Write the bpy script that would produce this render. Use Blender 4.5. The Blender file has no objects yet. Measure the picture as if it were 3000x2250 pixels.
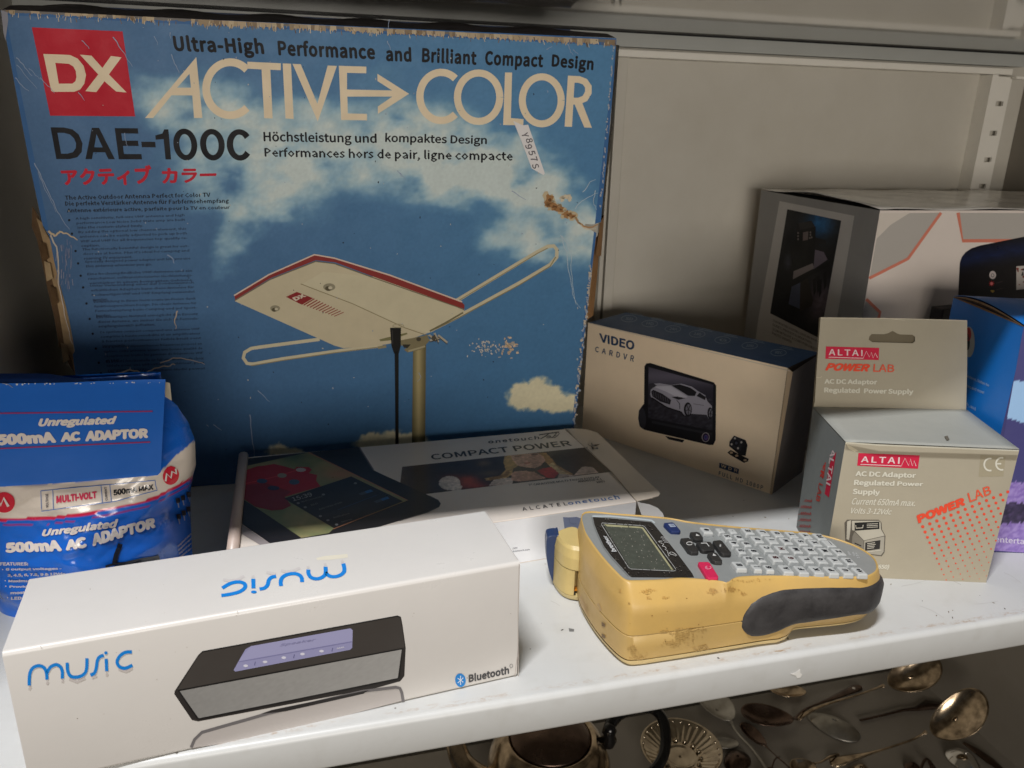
import bpy, bmesh, math, random
from mathutils import Vector, Matrix, noise, Euler
from mathutils.geometry import tessellate_polygon
from mathutils.bvhtree import BVHTree
random.seed(7)
rad = math.radians
S = bpy.context.scene
COL = S.collection

# ------------------------------------------------------------------ camera
CAM_LOC = Vector((0.0, -0.32939, 0.29088))
CAM_ROT = Euler((1.24914, -0.0237, -0.25875), 'XYZ')
FPX, PW, PH = 2313.86, 3000.0, 2250.0
cd = bpy.data.cameras.new('camera')
cam = bpy.data.objects.new('camera', cd)
COL.objects.link(cam)
cam.location = CAM_LOC
cam.rotation_euler = CAM_ROT
cd.sensor_fit = 'HORIZONTAL'
cd.sensor_width = 36.0
cd.lens = 36.0 * FPX / PW
cd.clip_start = 0.01
cd.clip_end = 20.0
cd.dof.use_dof = True
cd.dof.focus_distance = 0.47
cd.dof.aperture_fstop = 20.0
S.camera = cam

# ------------------------------------------------------------------ light
world = bpy.data.worlds.new('World')
S.world = world
world.use_nodes = True
wn = world.node_tree
bg = wn.nodes['Background']
tc = wn.nodes.new('ShaderNodeTexCoord')
sp = wn.nodes.new('ShaderNodeSeparateXYZ')
wr = wn.nodes.new('ShaderNodeValToRGB')
wn.links.new(tc.outputs['Generated'], sp.inputs[0])
wn.links.new(sp.outputs['Z'], wr.inputs[0])
wn.links.new(wr.outputs[0], bg.inputs['Color'])
wr.color_ramp.elements[0].position = 0.0
wr.color_ramp.elements[0].color = (0.52, 0.47, 0.41, 1)
wr.color_ramp.elements[1].position = 0.75
wr.color_ramp.elements[1].color = (0.62, 0.72, 0.86, 1)
bg.inputs['Strength'].default_value = 0.06


def area(name, loc, target, sx, sy, power, color):
    d = bpy.data.lights.new(name, 'AREA')
    d.shape = 'RECTANGLE'
    d.size, d.size_y, d.energy, d.color = sx, sy, power, color
    o = bpy.data.objects.new(name, d)
    COL.objects.link(o)
    o.location = loc
    o.rotation_euler = (Vector(target) - Vector(loc)).to_track_quat('-Z', 'Y').to_euler()
    return o


area('window_light', (-0.30, -0.49, 1.62), (0.1, 0.06, 0.0), 0.40, 0.06, 31.5, (0.97, 0.98, 1.0))
_k = bpy.data.objects['window_light']
_k.rotation_euler = (0.33, 0.0, 0.0)      # its long side stays parallel to the shelf edge
area('room_light', (-0.1, -1.9, 0.20), (0.2, 0.3, 0.2), 1.2, 0.5, 21.0, (1.0, 0.93, 0.84))

S.render.engine = 'CYCLES'
S.view_settings.view_transform = 'Standard'
S.view_settings.look = 'None'
S.view_settings.exposure = 0.0
S.view_settings.gamma = 1.0
S.cycles.max_bounces = 8

# ------------------------------------------------------------------ geometry helpers
CM = CAM_ROT.to_matrix()


def ray(px, py):
    return (CM @ Vector(((px - PW / 2) / FPX, (PH / 2 - py) / FPX, -1.0))).normalized()


def hit(px, py, p0, n):
    d = ray(px, py)
    return CAM_LOC + d * ((Vector(p0) - CAM_LOC).dot(n) / d.dot(n))


def onz(px, py, z=0.0):
    return hit(px, py, (0, 0, z), Vector((0, 0, 1)))


def ony(px, py, y):
    return hit(px, py, (0, y, 0), Vector((0, 1, 0)))


def lin(c):
    r = []
    for v in c[:3]:
        v = max(0.0, min(1.0, v / 255.0))
        r.append(v / 12.92 if v <= 0.04045 else ((v + 0.055) / 1.055) ** 2.4)
    return (r[0], r[1], r[2], 1.0)


class Plane:
    """A flat printed face: picture measurements -> points on the real face."""
    def __init__(self, p0, p1, p2, lift=0.00009):
        self.p0 = Vector(p0)
        self.n = (Vector(p1) - self.p0).cross(Vector(p2) - self.p0).normalized()
        if self.n.dot(CAM_LOC - self.p0) < 0:
            self.n = -self.n
        self.k = lift

    def at(self, px, py, layer=0):
        return hit(px, py, self.p0 + self.n * (self.k * layer), self.n)


class Skin:
    """A curved surface to print on."""
    def __init__(self, mb, lift=0.0003):
        self.bvh = BVHTree.FromPolygons(mb.v, mb.f)
        self.k = lift

    def at(self, px, py, layer=0):
        d = ray(px, py)
        loc, n, i, dist = self.bvh.ray_cast(CAM_LOC, d)
        if loc is None:
            t = 0.45
            for _ in range(4):
                q = CAM_LOC + d * t
                loc, n, i, dist = self.bvh.find_nearest(q)
                t = (loc - CAM_LOC).dot(d)
        if n.dot(d) > 0:
            n = -n
        return loc + n * (self.k * layer)


class MB:
    """Collects faces; every face has a material slot and a colour per corner."""
    def __init__(self):
        self.v, self.f, self.m, self.c, self.s = [], [], [], [], []
        self.mats = []

    def slot(self, mat):
        if mat not in self.mats:
            self.mats.append(mat)
        return self.mats.index(mat)

    def add(self, vs, fs, col, mat, smooth=False):
        b = len(self.v)
        self.v += [Vector(p) for p in vs]
        k = self.slot(mat)
        per = isinstance(col, list)
        lc = None if per else lin(col)
        for f in fs:
            self.f.append(tuple(b + i for i in f))
            self.m.append(k)
            self.s.append(smooth)
            self.c.append([col[i] for i in f] if per else [lc] * len(f))

    def quad(self, a, b, c, d, col, mat):
        self.add([a, b, c, d], [(0, 1, 2, 3)], col, mat)

    def build(self, name, parent=None, xf=None, bevel=0.0, bseg=2, auto=None, thick=0.0):
        me = bpy.data.meshes.new(name)
        inv = xf.inverted() if xf is not None else Matrix()
        me.from_pydata([tuple(inv @ p) for p in self.v], [], self.f)
        for mt in self.mats:
            me.materials.append(mt)
        ca = me.color_attributes.new('Col', 'FLOAT_COLOR', 'CORNER')
        flat = []
        for c in self.c:
            for q in c:
                flat.extend(q)
        ca.data.foreach_set('color', flat)
        me.polygons.foreach_set('material_index', self.m)
        me.polygons.foreach_set('use_smooth', self.s)
        me.update()
        ob = bpy.data.objects.new(name, me)
        COL.objects.link(ob)
        if parent is not None:
            ob.parent = parent
        if thick:
            sm = ob.modifiers.new('thickness', 'SOLIDIFY')
            sm.thickness = thick
            sm.offset = -1
        if bevel:
            bm_ = ob.modifiers.new('bevel', 'BEVEL')
            bm_.width = bevel
            bm_.segments = bseg
            bm_.limit_method = 'ANGLE'
            bm_.angle_limit = rad(40)
            bm_.harden_normals = False
        return ob


def thing(name, label, cat, loc, rz=0.0, group=None):
    o = bpy.data.objects.new(name, None)
    COL.objects.link(o)
    o.location = loc
    o.rotation_euler = (0, 0, rz)
    o.empty_display_size = 0.02
    o['label'] = label
    o['category'] = cat
    if group:
        o['group'] = group
    o_mat = Matrix.Translation(Vector(loc)) @ Matrix.Rotation(rz, 4, 'Z')
    return o, o_mat


def tag(o, label=None, cat=None, group=None, kind=None):
    for k, v in (('label', label), ('category', cat), ('group', group), ('kind', kind)):
        if v:
            o[k] = v
    return o


# ---- drawing in picture units on a face -------------------------------------
def poly(mb, face, pts, col, mat, layer=1, holes=()):
    loops = [pts] + list(holes)
    tri = tessellate_polygon([[Vector((p[0], p[1], 0)) for p in lp] for lp in loops])
    allp = [p for lp in loops for p in lp]
    vs = [face.at(p[0], p[1], layer) for p in allp]
    fs = []
    for t in tri:
        a, b, c = (Vector((allp[i][0], allp[i][1])) for i in t)
        cr = (b - a).x * (c - a).y - (b - a).y * (c - a).x
        if abs(cr) < 1e-9:
            continue
        fs.append(tuple(t) if cr < 0 else (t[0], t[2], t[1]))
    mb.add(vs, fs, col, mat)


def smoothline(pts, n=6, closed=False):
    out = []
    m = len(pts)
    rng = range(m if closed else m - 1)
    for i in rng:
        p0 = pts[(i - 1) % m] if (closed or i > 0) else pts[i]
        p1 = pts[i]
        p2 = pts[(i + 1) % m]
        p3 = pts[(i + 2) % m] if (closed or i + 2 < m) else p2
        for k in range(n):
            t = k / n
            out.append(tuple(0.5 * (2 * p1[j] + (p2[j] - p0[j]) * t + (2 * p0[j] - 5 * p1[j] + 4 * p2[j] - p3[j]) * t * t + (3 * p1[j] - p0[j] - 3 * p2[j] + p3[j]) * t ** 3) for j in range(len(p1))))
    if not closed:
        out.append(tuple(pts[-1]))
    return out


def stroke(mb, face, pts, w, col, mat, layer=2, smooth=False, ax=1.0, taper=None):
    """a line of width w (picture units); ax stretches the pen sideways"""
    if smooth:
        pts = smoothline(pts)
    n = len(pts)
    L, Rr = [], []
    for i in range(n):
        a = pts[max(0, i - 1)]
        b = pts[min(n - 1, i + 1)]
        dx, dy = b[0] - a[0], b[1] - a[1]
        l = math.hypot(dx, dy) or 1.0
        ww = w * 0.5 if taper is None else 0.5 * (w + (taper - w) * i / (n - 1))
        ox, oy = -dy / l * ww * ax, dx / l * ww
        L.append((pts[i][0] + ox, pts[i][1] + oy))
        Rr.append((pts[i][0] - ox, pts[i][1] - oy))
    vs = [face.at(p[0], p[1], layer) for p in L] + [face.at(p[0], p[1], layer) for p in Rr]
    mb.add(vs, [(i, i + 1, n + i + 1, n + i) for i in range(n - 1)], col, mat)


def ell(cx, cy, rx, ry, n=24, a0=0.0, a1=360.0, rot=0.0):
    cr, sr = math.cos(rad(rot)), math.sin(rad(rot))
    full = abs(a1 - a0) >= 359.9
    m = n if full else n + 1
    out = []
    for i in range(m):
        a = rad(a0 + (a1 - a0) * i / n)
        x, y = rx * math.cos(a), -ry * math.sin(a)
        out.append((cx + x * cr - y * sr, cy + x * sr + y * cr))
    return out


def disc(mb, face, cx, cy, rx, ry, col, mat, layer=2, n=20, rot=0):
    poly(mb, face, ell(cx, cy, rx, ry, n, rot=rot), col, mat, layer)


def ring(mb, face, cx, cy, rx, ry, w, col, mat, layer=2, n=28):
    stroke(mb, face, ell(cx, cy, rx, ry, n) + [ell(cx, cy, rx, ry, n)[0]], w, col, mat, layer)


def bil(q, s, t):
    bx, by = q[0][0] + (q[1][0] - q[0][0]) * s, q[0][1] + (q[1][1] - q[0][1]) * s
    tx, ty = q[3][0] + (q[2][0] - q[3][0]) * s, q[3][1] + (q[2][1] - q[3][1]) * s
    return bx + (tx - bx) * t, by + (ty - by) * t


_tcache = {}


try:
    _fp = bpy.utils.system_resource('DATAFILES', path='fonts')
    FONT = bpy.data.fonts.load(_fp + '/Noto Sans CJK Regular.woff2')
except Exception:
    FONT = None


def glyphs(s, bold=0.0, shear=0.0, space=1.0):
    key = (s, bold, shear, space)
    if key not in _tcache:
        cu = bpy.data.curves.new('lettering', 'FONT')
        cu.body = s
        cu.size = 1.0
        if FONT:
            cu.font = FONT
            bold = max(0.0, bold * 0.40 + 0.003)
        bold = max(bold, 0.007) if FONT else bold
        stack = FONT is not None
        cu.offset = 0.0 if FONT else bold
        cu.shear = shear
        cu.space_character = space
        cu.resolution_u = 3 if len(s) < 30 else 1
        ob = bpy.data.objects.new('lettering', cu)
        COL.objects.link(ob)
        dg = bpy.context.evaluated_depsgraph_get()
        me = bpy.data.meshes.new_from_object(ob.evaluated_get(dg))
        vs = [(v.co.x, v.co.y) for v in me.vertices]
        fs = [tuple(p.vertices) for p in me.polygons]
        bpy.data.objects.remove(ob)
        bpy.data.curves.remove(cu)
        bpy.data.meshes.remove(me)
        lays = [0] * len(vs)
        if stack:       # heavier weight: the outline printed again with small shifts
            base, bf, n0 = list(vs), list(fs), len(vs)
            nk = 8 if bold > 0.012 else 4
            for k in range(nk):
                dx, dy = bold * math.cos(k * 2 * math.pi / nk), bold * math.sin(k * 2 * math.pi / nk)
                fs += [tuple(i + len(vs) for i in f) for f in bf]
                vs = vs + [(x + dx, y + dy) for x, y in base]
                lays += [0.06 * (k + 1)] * n0
        x0, x1 = min(v[0] for v in vs), max(v[0] for v in vs)
        y0, y1 = min(v[1] for v in vs), max(v[1] for v in vs)
        _tcache[key] = ([((v[0] - x0) / (x1 - x0), (v[1] - y0) / max(1e-6, y1 - y0), l_) for v, l_ in zip(vs, lays)], fs)
    return _tcache[key]


def text(mb, face, s, q, col, mat, bold=0.0, shear=0.0, layer=2, space=1.0):
    """q: picture corners of the printed word, bottom-left, bottom-right, top-right, top-left"""
    vs, fs = glyphs(s, bold, shear, space)
    P = [face.at(*bil(q, a, b), layer + l_) for a, b, l_ in vs]
    n = [(P[f[1]] - P[f[0]]).cross(P[f[2]] - P[f[0]]) for f in fs]
    fs = [f if k.dot(CAM_LOC - P[f[0]]) > 0 else tuple(reversed(f)) for f, k in zip(fs, n)]
    mb.add(P, fs, col, mat)


def snap(pts, x, y):
    best = None
    n = len(pts)
    for i in range(n):
        x1, y1 = pts[i]
        x2, y2 = pts[(i + 1) % n]
        dx, dy = x2 - x1, y2 - y1
        t = max(0.0, min(1.0, ((x - x1) * dx + (y - y1) * dy) / (dx * dx + dy * dy + 1e-12)))
        qx, qy = x1 + dx * t, y1 + dy * t
        d = (qx - x) ** 2 + (qy - y) ** 2
        if best is None or d < best[0]:
            best = (d, qx, qy)
    return best[1], best[2]


def paint(mb, face, q, nx, ny, fn, mat, layer=1, keep=None):
    """a printed picture: a fine sheet coloured point by point by fn(px, py), trimmed to the outline keep"""
    P, ok = [], []
    for j in range(ny + 1):
        for i in range(nx + 1):
            x, y = bil(q, i / nx, j / ny)
            P.append((x, y))
            ok.append(keep is None or inside(keep, x, y))
    fs, used = [], set()
    for j in range(ny):
        for i in range(nx):
            a = j * (nx + 1) + i
            f = (a, a + 1, a + nx + 2, a + nx + 1)
            if any(ok[k] for k in f):
                fs.append(f)
                used.update(f)
    idx, vs, cols = {}, [], []
    for k in sorted(used):
        x, y = P[k]
        if not ok[k]:
            x, y = snap(keep, x, y)
        idx[k] = len(vs)
        vs.append(face.at(x, y, layer))
        cols.append(lin(fn(x, y)))
    mb.add(vs, [tuple(idx[k] for k in f) for f in fs], cols, mat)


def conv(pts, s, ox, oy):
    return [(ox + p[0] * s, oy + p[1] * s) for p in pts]


def mix(a, b, t):
    t = max(0.0, min(1.0, t))
    return tuple(a[i] + (b[i] - a[i]) * t for i in range(3))


def inside(pts, x, y):
    r = False
    n = len(pts)
    for i in range(n):
        x1, y1 = pts[i]
        x2, y2 = pts[(i + 1) % n]
        if (y1 > y) != (y2 > y) and x < (x2 - x1) * (y - y1) / (y2 - y1) + x1:
            r = not r
    return r


def fbm(x, y, z=0.0, o=4):
    return noise.fractal(Vector((x, y, z)), 0.9, 2.1, o)


def hexa(mb, c, col, mat, skip=()):
    """c: 8 points, bottom fl fr br bl then top fl fr br bl"""
    F = {'bottom': (0, 3, 2, 1), 'top': (4, 5, 6, 7), 'front': (0, 1, 5, 4), 'right': (1, 2, 6, 5), 'back': (2, 3, 7, 6), 'left': (3, 0, 4, 7)}
    mb.add(c, [F[k] for k in F if k not in skip], col, mat)


def boxpts(x, y, a, L, Wd, z0, z1):
    u = Vector((math.cos(a), math.sin(a), 0))
    v = Vector((-math.sin(a), math.cos(a), 0))
    o = Vector((x, y, 0))
    base = [o, o + u * L, o + u * L + v * Wd, o + v * Wd]
    return [p + Vector((0, 0, z0)) for p in base] + [p + Vector((0, 0, z1)) for p in base]


def bxmb(mb, x0, x1, y0, y1, z0, z1, col, mat):
    hexa(mb, boxpts(x0, y0, 0, x1 - x0, y1 - y0, z0, z1), col, mat)


def tube(mb, pts, r, col, mat, n=10, cap=True, flat=1.0):
    P = [Vector(p) for p in pts]
    vs, fs = [], []
    m = len(P)
    up = Vector((0, 0, 1))
    for i in range(m):
        d = (P[min(m - 1, i + 1)] - P[max(0, i - 1)]).normalized()
        s = d.cross(up)
        if s.length < 1e-3:
            s = Vector((1, 0, 0))
        s.normalize()
        t = s.cross(d).normalized()
        rr = r[i] if isinstance(r, (list, tuple)) else r
        for k in range(n):
            a = 2 * math.pi * k / n
            vs.append(P[i] + s * (rr * math.cos(a)) + t * (rr * flat * math.sin(a)))
    for i in range(m - 1):
        for k in range(n):
            fs.append((i * n + k, i * n + (k + 1) % n, (i + 1) * n + (k + 1) % n, (i + 1) * n + k))
    mb.add(vs, fs, col, mat, True)
    if cap:
        mb.add(vs[:n], [tuple(range(n))], col, mat)
        mb.add(vs[-n:], [tuple(reversed(range(n)))], col, mat)


def lathe(mb, c, prof, col, mat, n=48, rfn=None):
    vs, fs = [], []
    c = Vector(c)
    for r, z in prof:
        for k in range(n):
            a = 2 * math.pi * k / n
            dr, dz = rfn(r, a) if rfn else (0, 0)
            vs.append(c + Vector(((r + dr) * math.cos(a), (r + dr) * math.sin(a), z + dz)))
    for i in range(len(prof) - 1):
        for k in range(n):
            fs.append((i * n + k, i * n + (k + 1) % n, (i + 1) * n + (k + 1) % n, (i + 1) * n + k))
    mb.add(vs, fs, col, mat, True)


# ------------------------------------------------------------------ materials
def printed(name, rough=0.5, bump=0.15, bscale=900.0, coat=0.0, grime=0.10, gscale=25.0, spec=0.5, metal=0.0, rvar=0.12):
    m = bpy.data.materials.new(name)
    m.use_nodes = True
    t = m.node_tree
    b = t.nodes['Principled BSDF']
    at = t.nodes.new('ShaderNodeAttribute')
    at.attribute_name = 'Col'
    tcn = t.nodes.new('ShaderNodeTexCoord')
    n1 = t.nodes.new('ShaderNodeTexNoise')
    n1.inputs['Scale'].default_value = gscale
    n1.inputs['Detail'].default_value = 6
    n1.inputs['Roughness'].default_value = 0.65
    t.links.new(tcn.outputs['Object'], n1.inputs['Vector'])
    mr = t.nodes.new('ShaderNodeMapRange')
    mr.inputs['From Min'].default_value = 0.3
    mr.inputs['From Max'].default_value = 0.75
    mr.inputs['To Min'].default_value = 1.0
    mr.inputs['To Max'].default_value = 1.0 - grime
    t.links.new(n1.outputs['Fac'], mr.inputs['Value'])
    mul = t.nodes.new('ShaderNodeMix')
    mul.data_type = 'RGBA'
    mul.blend_type = 'MULTIPLY'
    mul.inputs[0].default_value = 1.0
    t.links.new(at.outputs['Color'], mul.inputs[6])
    t.links.new(mr.outputs['Result'], mul.inputs[7])
    t.links.new(mul.outputs[2], b.inputs['Base Color'])
    r2 = t.nodes.new('ShaderNodeMapRange')
    r2.inputs['From Min'].default_value = 0.3
    r2.inputs['From Max'].default_value = 0.7
    r2.inputs['To Min'].default_value = max(0.02, rough - rvar)
    r2.inputs['To Max'].default_value = min(1.0, rough + rvar)
    t.links.new(n1.outputs['Fac'], r2.inputs['Value'])
    t.links.new(r2.outputs['Result'], b.inputs['Roughness'])
    b.inputs['Specular IOR Level'].default_value = spec
    b.inputs['Coat Weight'].default_value = coat
    b.inputs['Coat Roughness'].default_value = 0.15
    b.inputs['Metallic'].default_value = metal
    if bump:
        n2 = t.nodes.new('ShaderNodeTexNoise')
        n2.inputs['Scale'].default_value = bscale
        n2.inputs['Detail'].default_value = 3
        t.links.new(tcn.outputs['Object'], n2.inputs['Vector'])
        bp = t.nodes.new('ShaderNodeBump')
        bp.inputs['Strength'].default_value = bump
        bp.inputs['Distance'].default_value = 0.0004
        t.links.new(n2.outputs['Fac'], bp.inputs['Height'])
        t.links.new(bp.outputs[0], b.inputs['Normal'])
    return m


CARD = printed('matte_printed_card', 0.55, 0.10, 700, spec=0.25)
GLOSS = printed('laminated_card', 0.36, 0.07, 160, grime=0.07, gscale=18)
OLD = printed('old_printed_card', 0.55, 0.2, 500, grime=0.10, gscale=60, spec=0.22)
KRAFT = printed('corrugated_board', 0.85, 0.5, 350, grime=0.35, gscale=120)
PLASTIC = printed('aged_plastic', 0.42, 0.12, 1500, grime=0.14, gscale=45)
RUBBER = printed('dusty_rubber', 0.5, 0.3, 900, grime=-0.9, gscale=80, spec=0.45)
FILM = printed('crinkled_bag_film', 0.22, 0.30, 45, coat=0.6, grime=0.05)
KEY = printed('key_rubber', 0.5, 0.1, 800, grime=0.12, gscale=90)


def math_node(t, op, a, b=None, c=None):
    n = t.nodes.new('ShaderNodeMath')
    n.operation = op
    for i, v in enumerate((a, b, c)):
        if v is None:
            continue
        if isinstance(v, (int, float)):
            n.inputs[i].default_value = v
        else:
            t.links.new(v, n.inputs[i])
    return n.outputs[0]


def painted_metal(name, color, rough=0.32, dirt=False, grime=0.06, spec=0.5):
    m = bpy.data.materials.new(name)
    m.use_nodes = True
    t = m.node_tree
    b = t.nodes['Principled BSDF']
    tcn = t.nodes.new('ShaderNodeTexCoord')
    n1 = t.nodes.new('ShaderNodeTexNoise')
    n1.inputs['Scale'].default_value = 14
    n1.inputs['Detail'].default_value = 8
    n1.inputs['Roughness'].default_value = 0.7
    t.links.new(tcn.outputs['Object'], n1.inputs['Vector'])
    cr = t.nodes.new('ShaderNodeValToRGB')
    cr.color_ramp.elements[0].position = 0.3
    cr.color_ramp.elements[0].color = (color[0] * (1 - grime), color[1] * (1 - grime * 1.1), color[2] * (1 - grime * 1.3), 1)
    cr.color_ramp.elements[1].position = 0.65
    cr.color_ramp.elements[1].color = (*color, 1)
    t.links.new(n1.outputs['Fac'], cr.inputs[0])
    out = cr.outputs[0]
    if dirt:
        sx = t.nodes.new('ShaderNodeSeparateXYZ')
        t.links.new(tcn.outputs['Object'], sx.inputs[0])
        mp = t.nodes.new('ShaderNodeMapping')
        mp.inputs['Scale'].default_value = (160, 420, 420)
        t.links.new(tcn.outputs['Object'], mp.inputs[0])
        nz = t.nodes.new('ShaderNodeTexNoise')
        nz.inputs['Scale'].default_value = 1.0
        nz.inputs['Detail'].default_value = 9
        nz.inputs['Roughness'].default_value = 0.75
        t.links.new(mp.outputs[0], nz.inputs['Vector'])
        nl = t.nodes.new('ShaderNodeTexNoise')
        nl.inputs['Scale'].default_value = 22
        nl.inputs['Detail'].default_value = 3
        t.links.new(tcn.outputs['Object'], nl.inputs['Vector'])
        # a crust of brown dirt runs just behind the rounded lip
        yy = math_node(t, 'SUBTRACT', sx.outputs['Y'], 0.0060)
        wob = math_node(t, 'MULTIPLY', math_node(t, 'SUBTRACT', nl.outputs['Fac'], 0.5), 0.006)
        dd = math_node(t, 'ABSOLUTE', math_node(t, 'ADD', yy, wob))
        band = math_node(t, 'SUBTRACT', 1.0, math_node(t, 'DIVIDE', dd, 0.0024))
        band = math_node(t, 'MAXIMUM', band, 0.0)
        thr = math_node(t, 'MULTIPLY', math_node(t, 'MAXIMUM', math_node(t, 'SUBTRACT', nz.outputs['Fac'], 0.48), 0.0), 7.0)
        patch = math_node(t, 'MULTIPLY', math_node(t, 'MAXIMUM', math_node(t, 'SUBTRACT', nl.outputs['Fac'], 0.36), 0.0), 4.0)
        msk = math_node(t, 'MINIMUM', math_node(t, 'MULTIPLY', math_node(t, 'MULTIPLY', band, thr), patch), 0.85)
        mx = t.nodes.new('ShaderNodeMix')
        mx.data_type = 'RGBA'
        t.links.new(msk, mx.inputs[0])
        t.links.new(out, mx.inputs[6])
        mx.inputs[7].default_value = (0.36, 0.21, 0.10, 1)
        out = mx.outputs[2]
        # sparse dark specks
        vo = t.nodes.new('ShaderNodeTexVoronoi')
        vo.inputs['Scale'].default_value = 85
        t.links.new(tcn.outputs['Object'], vo.inputs['Vector'])
        sc = t.nodes.new('ShaderNodeSeparateColor')
        t.links.new(vo.outputs['Color'], sc.inputs[0])
        near = math_node(t, 'LESS_THAN', vo.outputs['Distance'], 0.055)
        few = math_node(t, 'GREATER_THAN', sc.outputs[0], 0.80)
        m2 = t.nodes.new('ShaderNodeMix')
        m2.data_type = 'RGBA'
        t.links.new(math_node(t, 'MULTIPLY', math_node(t, 'MULTIPLY', near, few), 0.75), m2.inputs[0])
        t.links.new(out, m2.inputs[6])
        m2.inputs[7].default_value = (0.10, 0.08, 0.06, 1)
        out = m2.outputs[2]
        # faint smudges
        m3 = t.nodes.new('ShaderNodeMix')
        m3.data_type = 'RGBA'
        m3.blend_type = 'MULTIPLY'
        ns = t.nodes.new('ShaderNodeTexNoise')
        ns.inputs['Scale'].default_value = 60
        ns.inputs['Detail'].default_value = 5
        t.links.new(tcn.outputs['Object'], ns.inputs['Vector'])
        t.links.new(math_node(t, 'MULTIPLY', math_node(t, 'MAXIMUM', math_node(t, 'SUBTRACT', ns.outputs['Fac'], 0.55), 0.0), 1.2), m3.inputs[0])
        t.links.new(out, m3.inputs[6])
        m3.inputs[7].default_value = (0.75, 0.72, 0.66, 1)
        out = m3.outputs[2]
    t.links.new(out, b.inputs['Base Color'])
    b.inputs['Roughness'].default_value = rough
    b.inputs['Specular IOR Level'].default_value = spec
    n2 = t.nodes.new('ShaderNodeTexNoise')
    n2.inputs['Scale'].default_value = 260
    n2.inputs['Detail'].default_value = 2
    t.links.new(tcn.outputs['Object'], n2.inputs['Vector'])
    bp = t.nodes.new('ShaderNodeBump')
    bp.inputs['Strength'].default_value = 0.08
    bp.inputs['Distance'].default_value = 0.0003
    t.links.new(n2.outputs['Fac'], bp.inputs['Height'])
    t.links.new(bp.outputs[0], b.inputs['Normal'])
    return m


SHELF = painted_metal('white_painted_shelf', (0.60, 0.60, 0.585), 0.36, dirt=True, spec=0.35)
UNDER = painted_metal('glossy_shelf_underside', (0.66, 0.64, 0.58), 0.07, spec=1.0)
UNDER.node_tree.nodes['Principled BSDF'].inputs['IOR'].default_value = 1.9
UNDER.node_tree.nodes['Principled BSDF'].inputs['Coat Weight'].default_value = 0.6
UNDER.node_tree.nodes['Principled BSDF'].inputs['Coat Roughness'].default_value = 0.05

PANEL = painted_metal('greige_painted_panel', (0.56, 0.53, 0.465), 0.42, grime=0.08)
RAIL = painted_metal('pale_painted_rail', (0.80, 0.77, 0.70), 0.35, grime=0.05)
LOWER = painted_metal('shade_darkened_paint', (0.25, 0.225, 0.19), 0.45, grime=0.1)  # same cabinet paint, darkened so the shade down here sits in its colour

DB = 0.43        # plane of the frame at the back
HU = 0.3736      # underside of the upper shelf
XR = 0.80        # right-hand side panel
XL = -0.62
LZ = -0.435      # lower shelf


def shelf_mb(ztop, mat, under=None, lip=0.0231, y0=0.0, r=0.0035, yb=DB - 0.002, x0=XL + 0.003, x1=XR - 0.003):
    mb = MB()
    prof = [(yb, ztop)]
    for k in range(9):
        a = rad(90 + 90 * k / 8)
        prof.append((y0 + r + r * math.cos(a), ztop - r + r * math.sin(a)))
    prof += [(y0, ztop - lip + 0.002), (y0 + 0.0006, ztop - lip + 0.0006), (y0 + 0.002, ztop - lip), (y0 + 0.016, ztop - lip), (y0 + 0.016, ztop - lip + 0.002), (y0 + 0.004, ztop - lip + 0.002), (y0 + 0.004, ztop - 0.004), (yb, ztop - 0.004)]
    vs = [(x, p[0], p[1]) for x in (x0, x1) for p in prof]
    n = len(prof)
    mb.add(vs, [(i, n + i, n + i + 1, i + 1) for i in range(n - 1)], (200, 200, 200), mat, True)
    return mb


# the shelf everything stands on
m = shelf_mb(0.0, SHELF)
sh = m.build('shelf')
tag(sh, kind='structure')
wn_ = sh.modifiers.new('edge', 'EDGE_SPLIT')
wn_.split_angle = rad(50)
# a chip of lifted paint on the lip
m = MB()
LIPF = Plane((0, -0.0003, 0), (1, -0.0003, 0), (0, -0.0003, -1))
poly(m, LIPF, conv([(1535, 90), (1585, 78), (1638, 42), (1640, 80), (1660, 98), (1642, 128), (1605, 135), (1590, 108), (1560, 100)], 0.2712, 1900, 1950), (225, 222, 216), CARD)
chip = m.build('paint_chip', thick=0.0002)
chip.parent = sh
m = MB()
TOPF = Plane((0, 0, 0.00005), (1, 0, 0.00005), (0, 1, 0.00005))
poly(m, TOPF, [(1666, 1840), (1682, 1843), (1682, 1850), (1668, 1850)], (120, 120, 118), CARD)
_r = random.Random(11)
for _ in range(110):
    x, y = _r.uniform(1530, 2990), _r.uniform(1500, 2040)
    if TOPF.at(x, y).y < 0.007:
        continue
    w_, a_ = _r.uniform(1.2, 4.5), _r.uniform(0, 180)
    poly(m, TOPF, ell(x, y, w_, _r.uniform(0.7, 1.8), 7, rot=a_), _r.choice([(96, 84, 70), (150, 138, 120), (120, 104, 84), (60, 54, 48)]), CARD)
for _ in range(26):
    x, y, l_ = _r.uniform(1540, 2980), _r.uniform(1560, 2040), _r.uniform(20, 80)
    a_ = _r.uniform(-0.5, 0.7)
    if min(TOPF.at(x, y).y, TOPF.at(x + l_, y + l_ * a_).y, TOPF.at(x + l_, y).y) < 0.007:
        continue
    stroke(m, TOPF, [(x, y), (x + l_ * .5, y + l_ * a_ * .4), (x + l_, y + l_ * a_)], _r.uniform(0.8, 1.6), _r.choice([(186, 182, 176), (196, 194, 190), (170, 160, 146)]), CARD, 0, smooth=True)
tag(m.build('shelf_dirt'), kind='stuff').parent = sh

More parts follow.
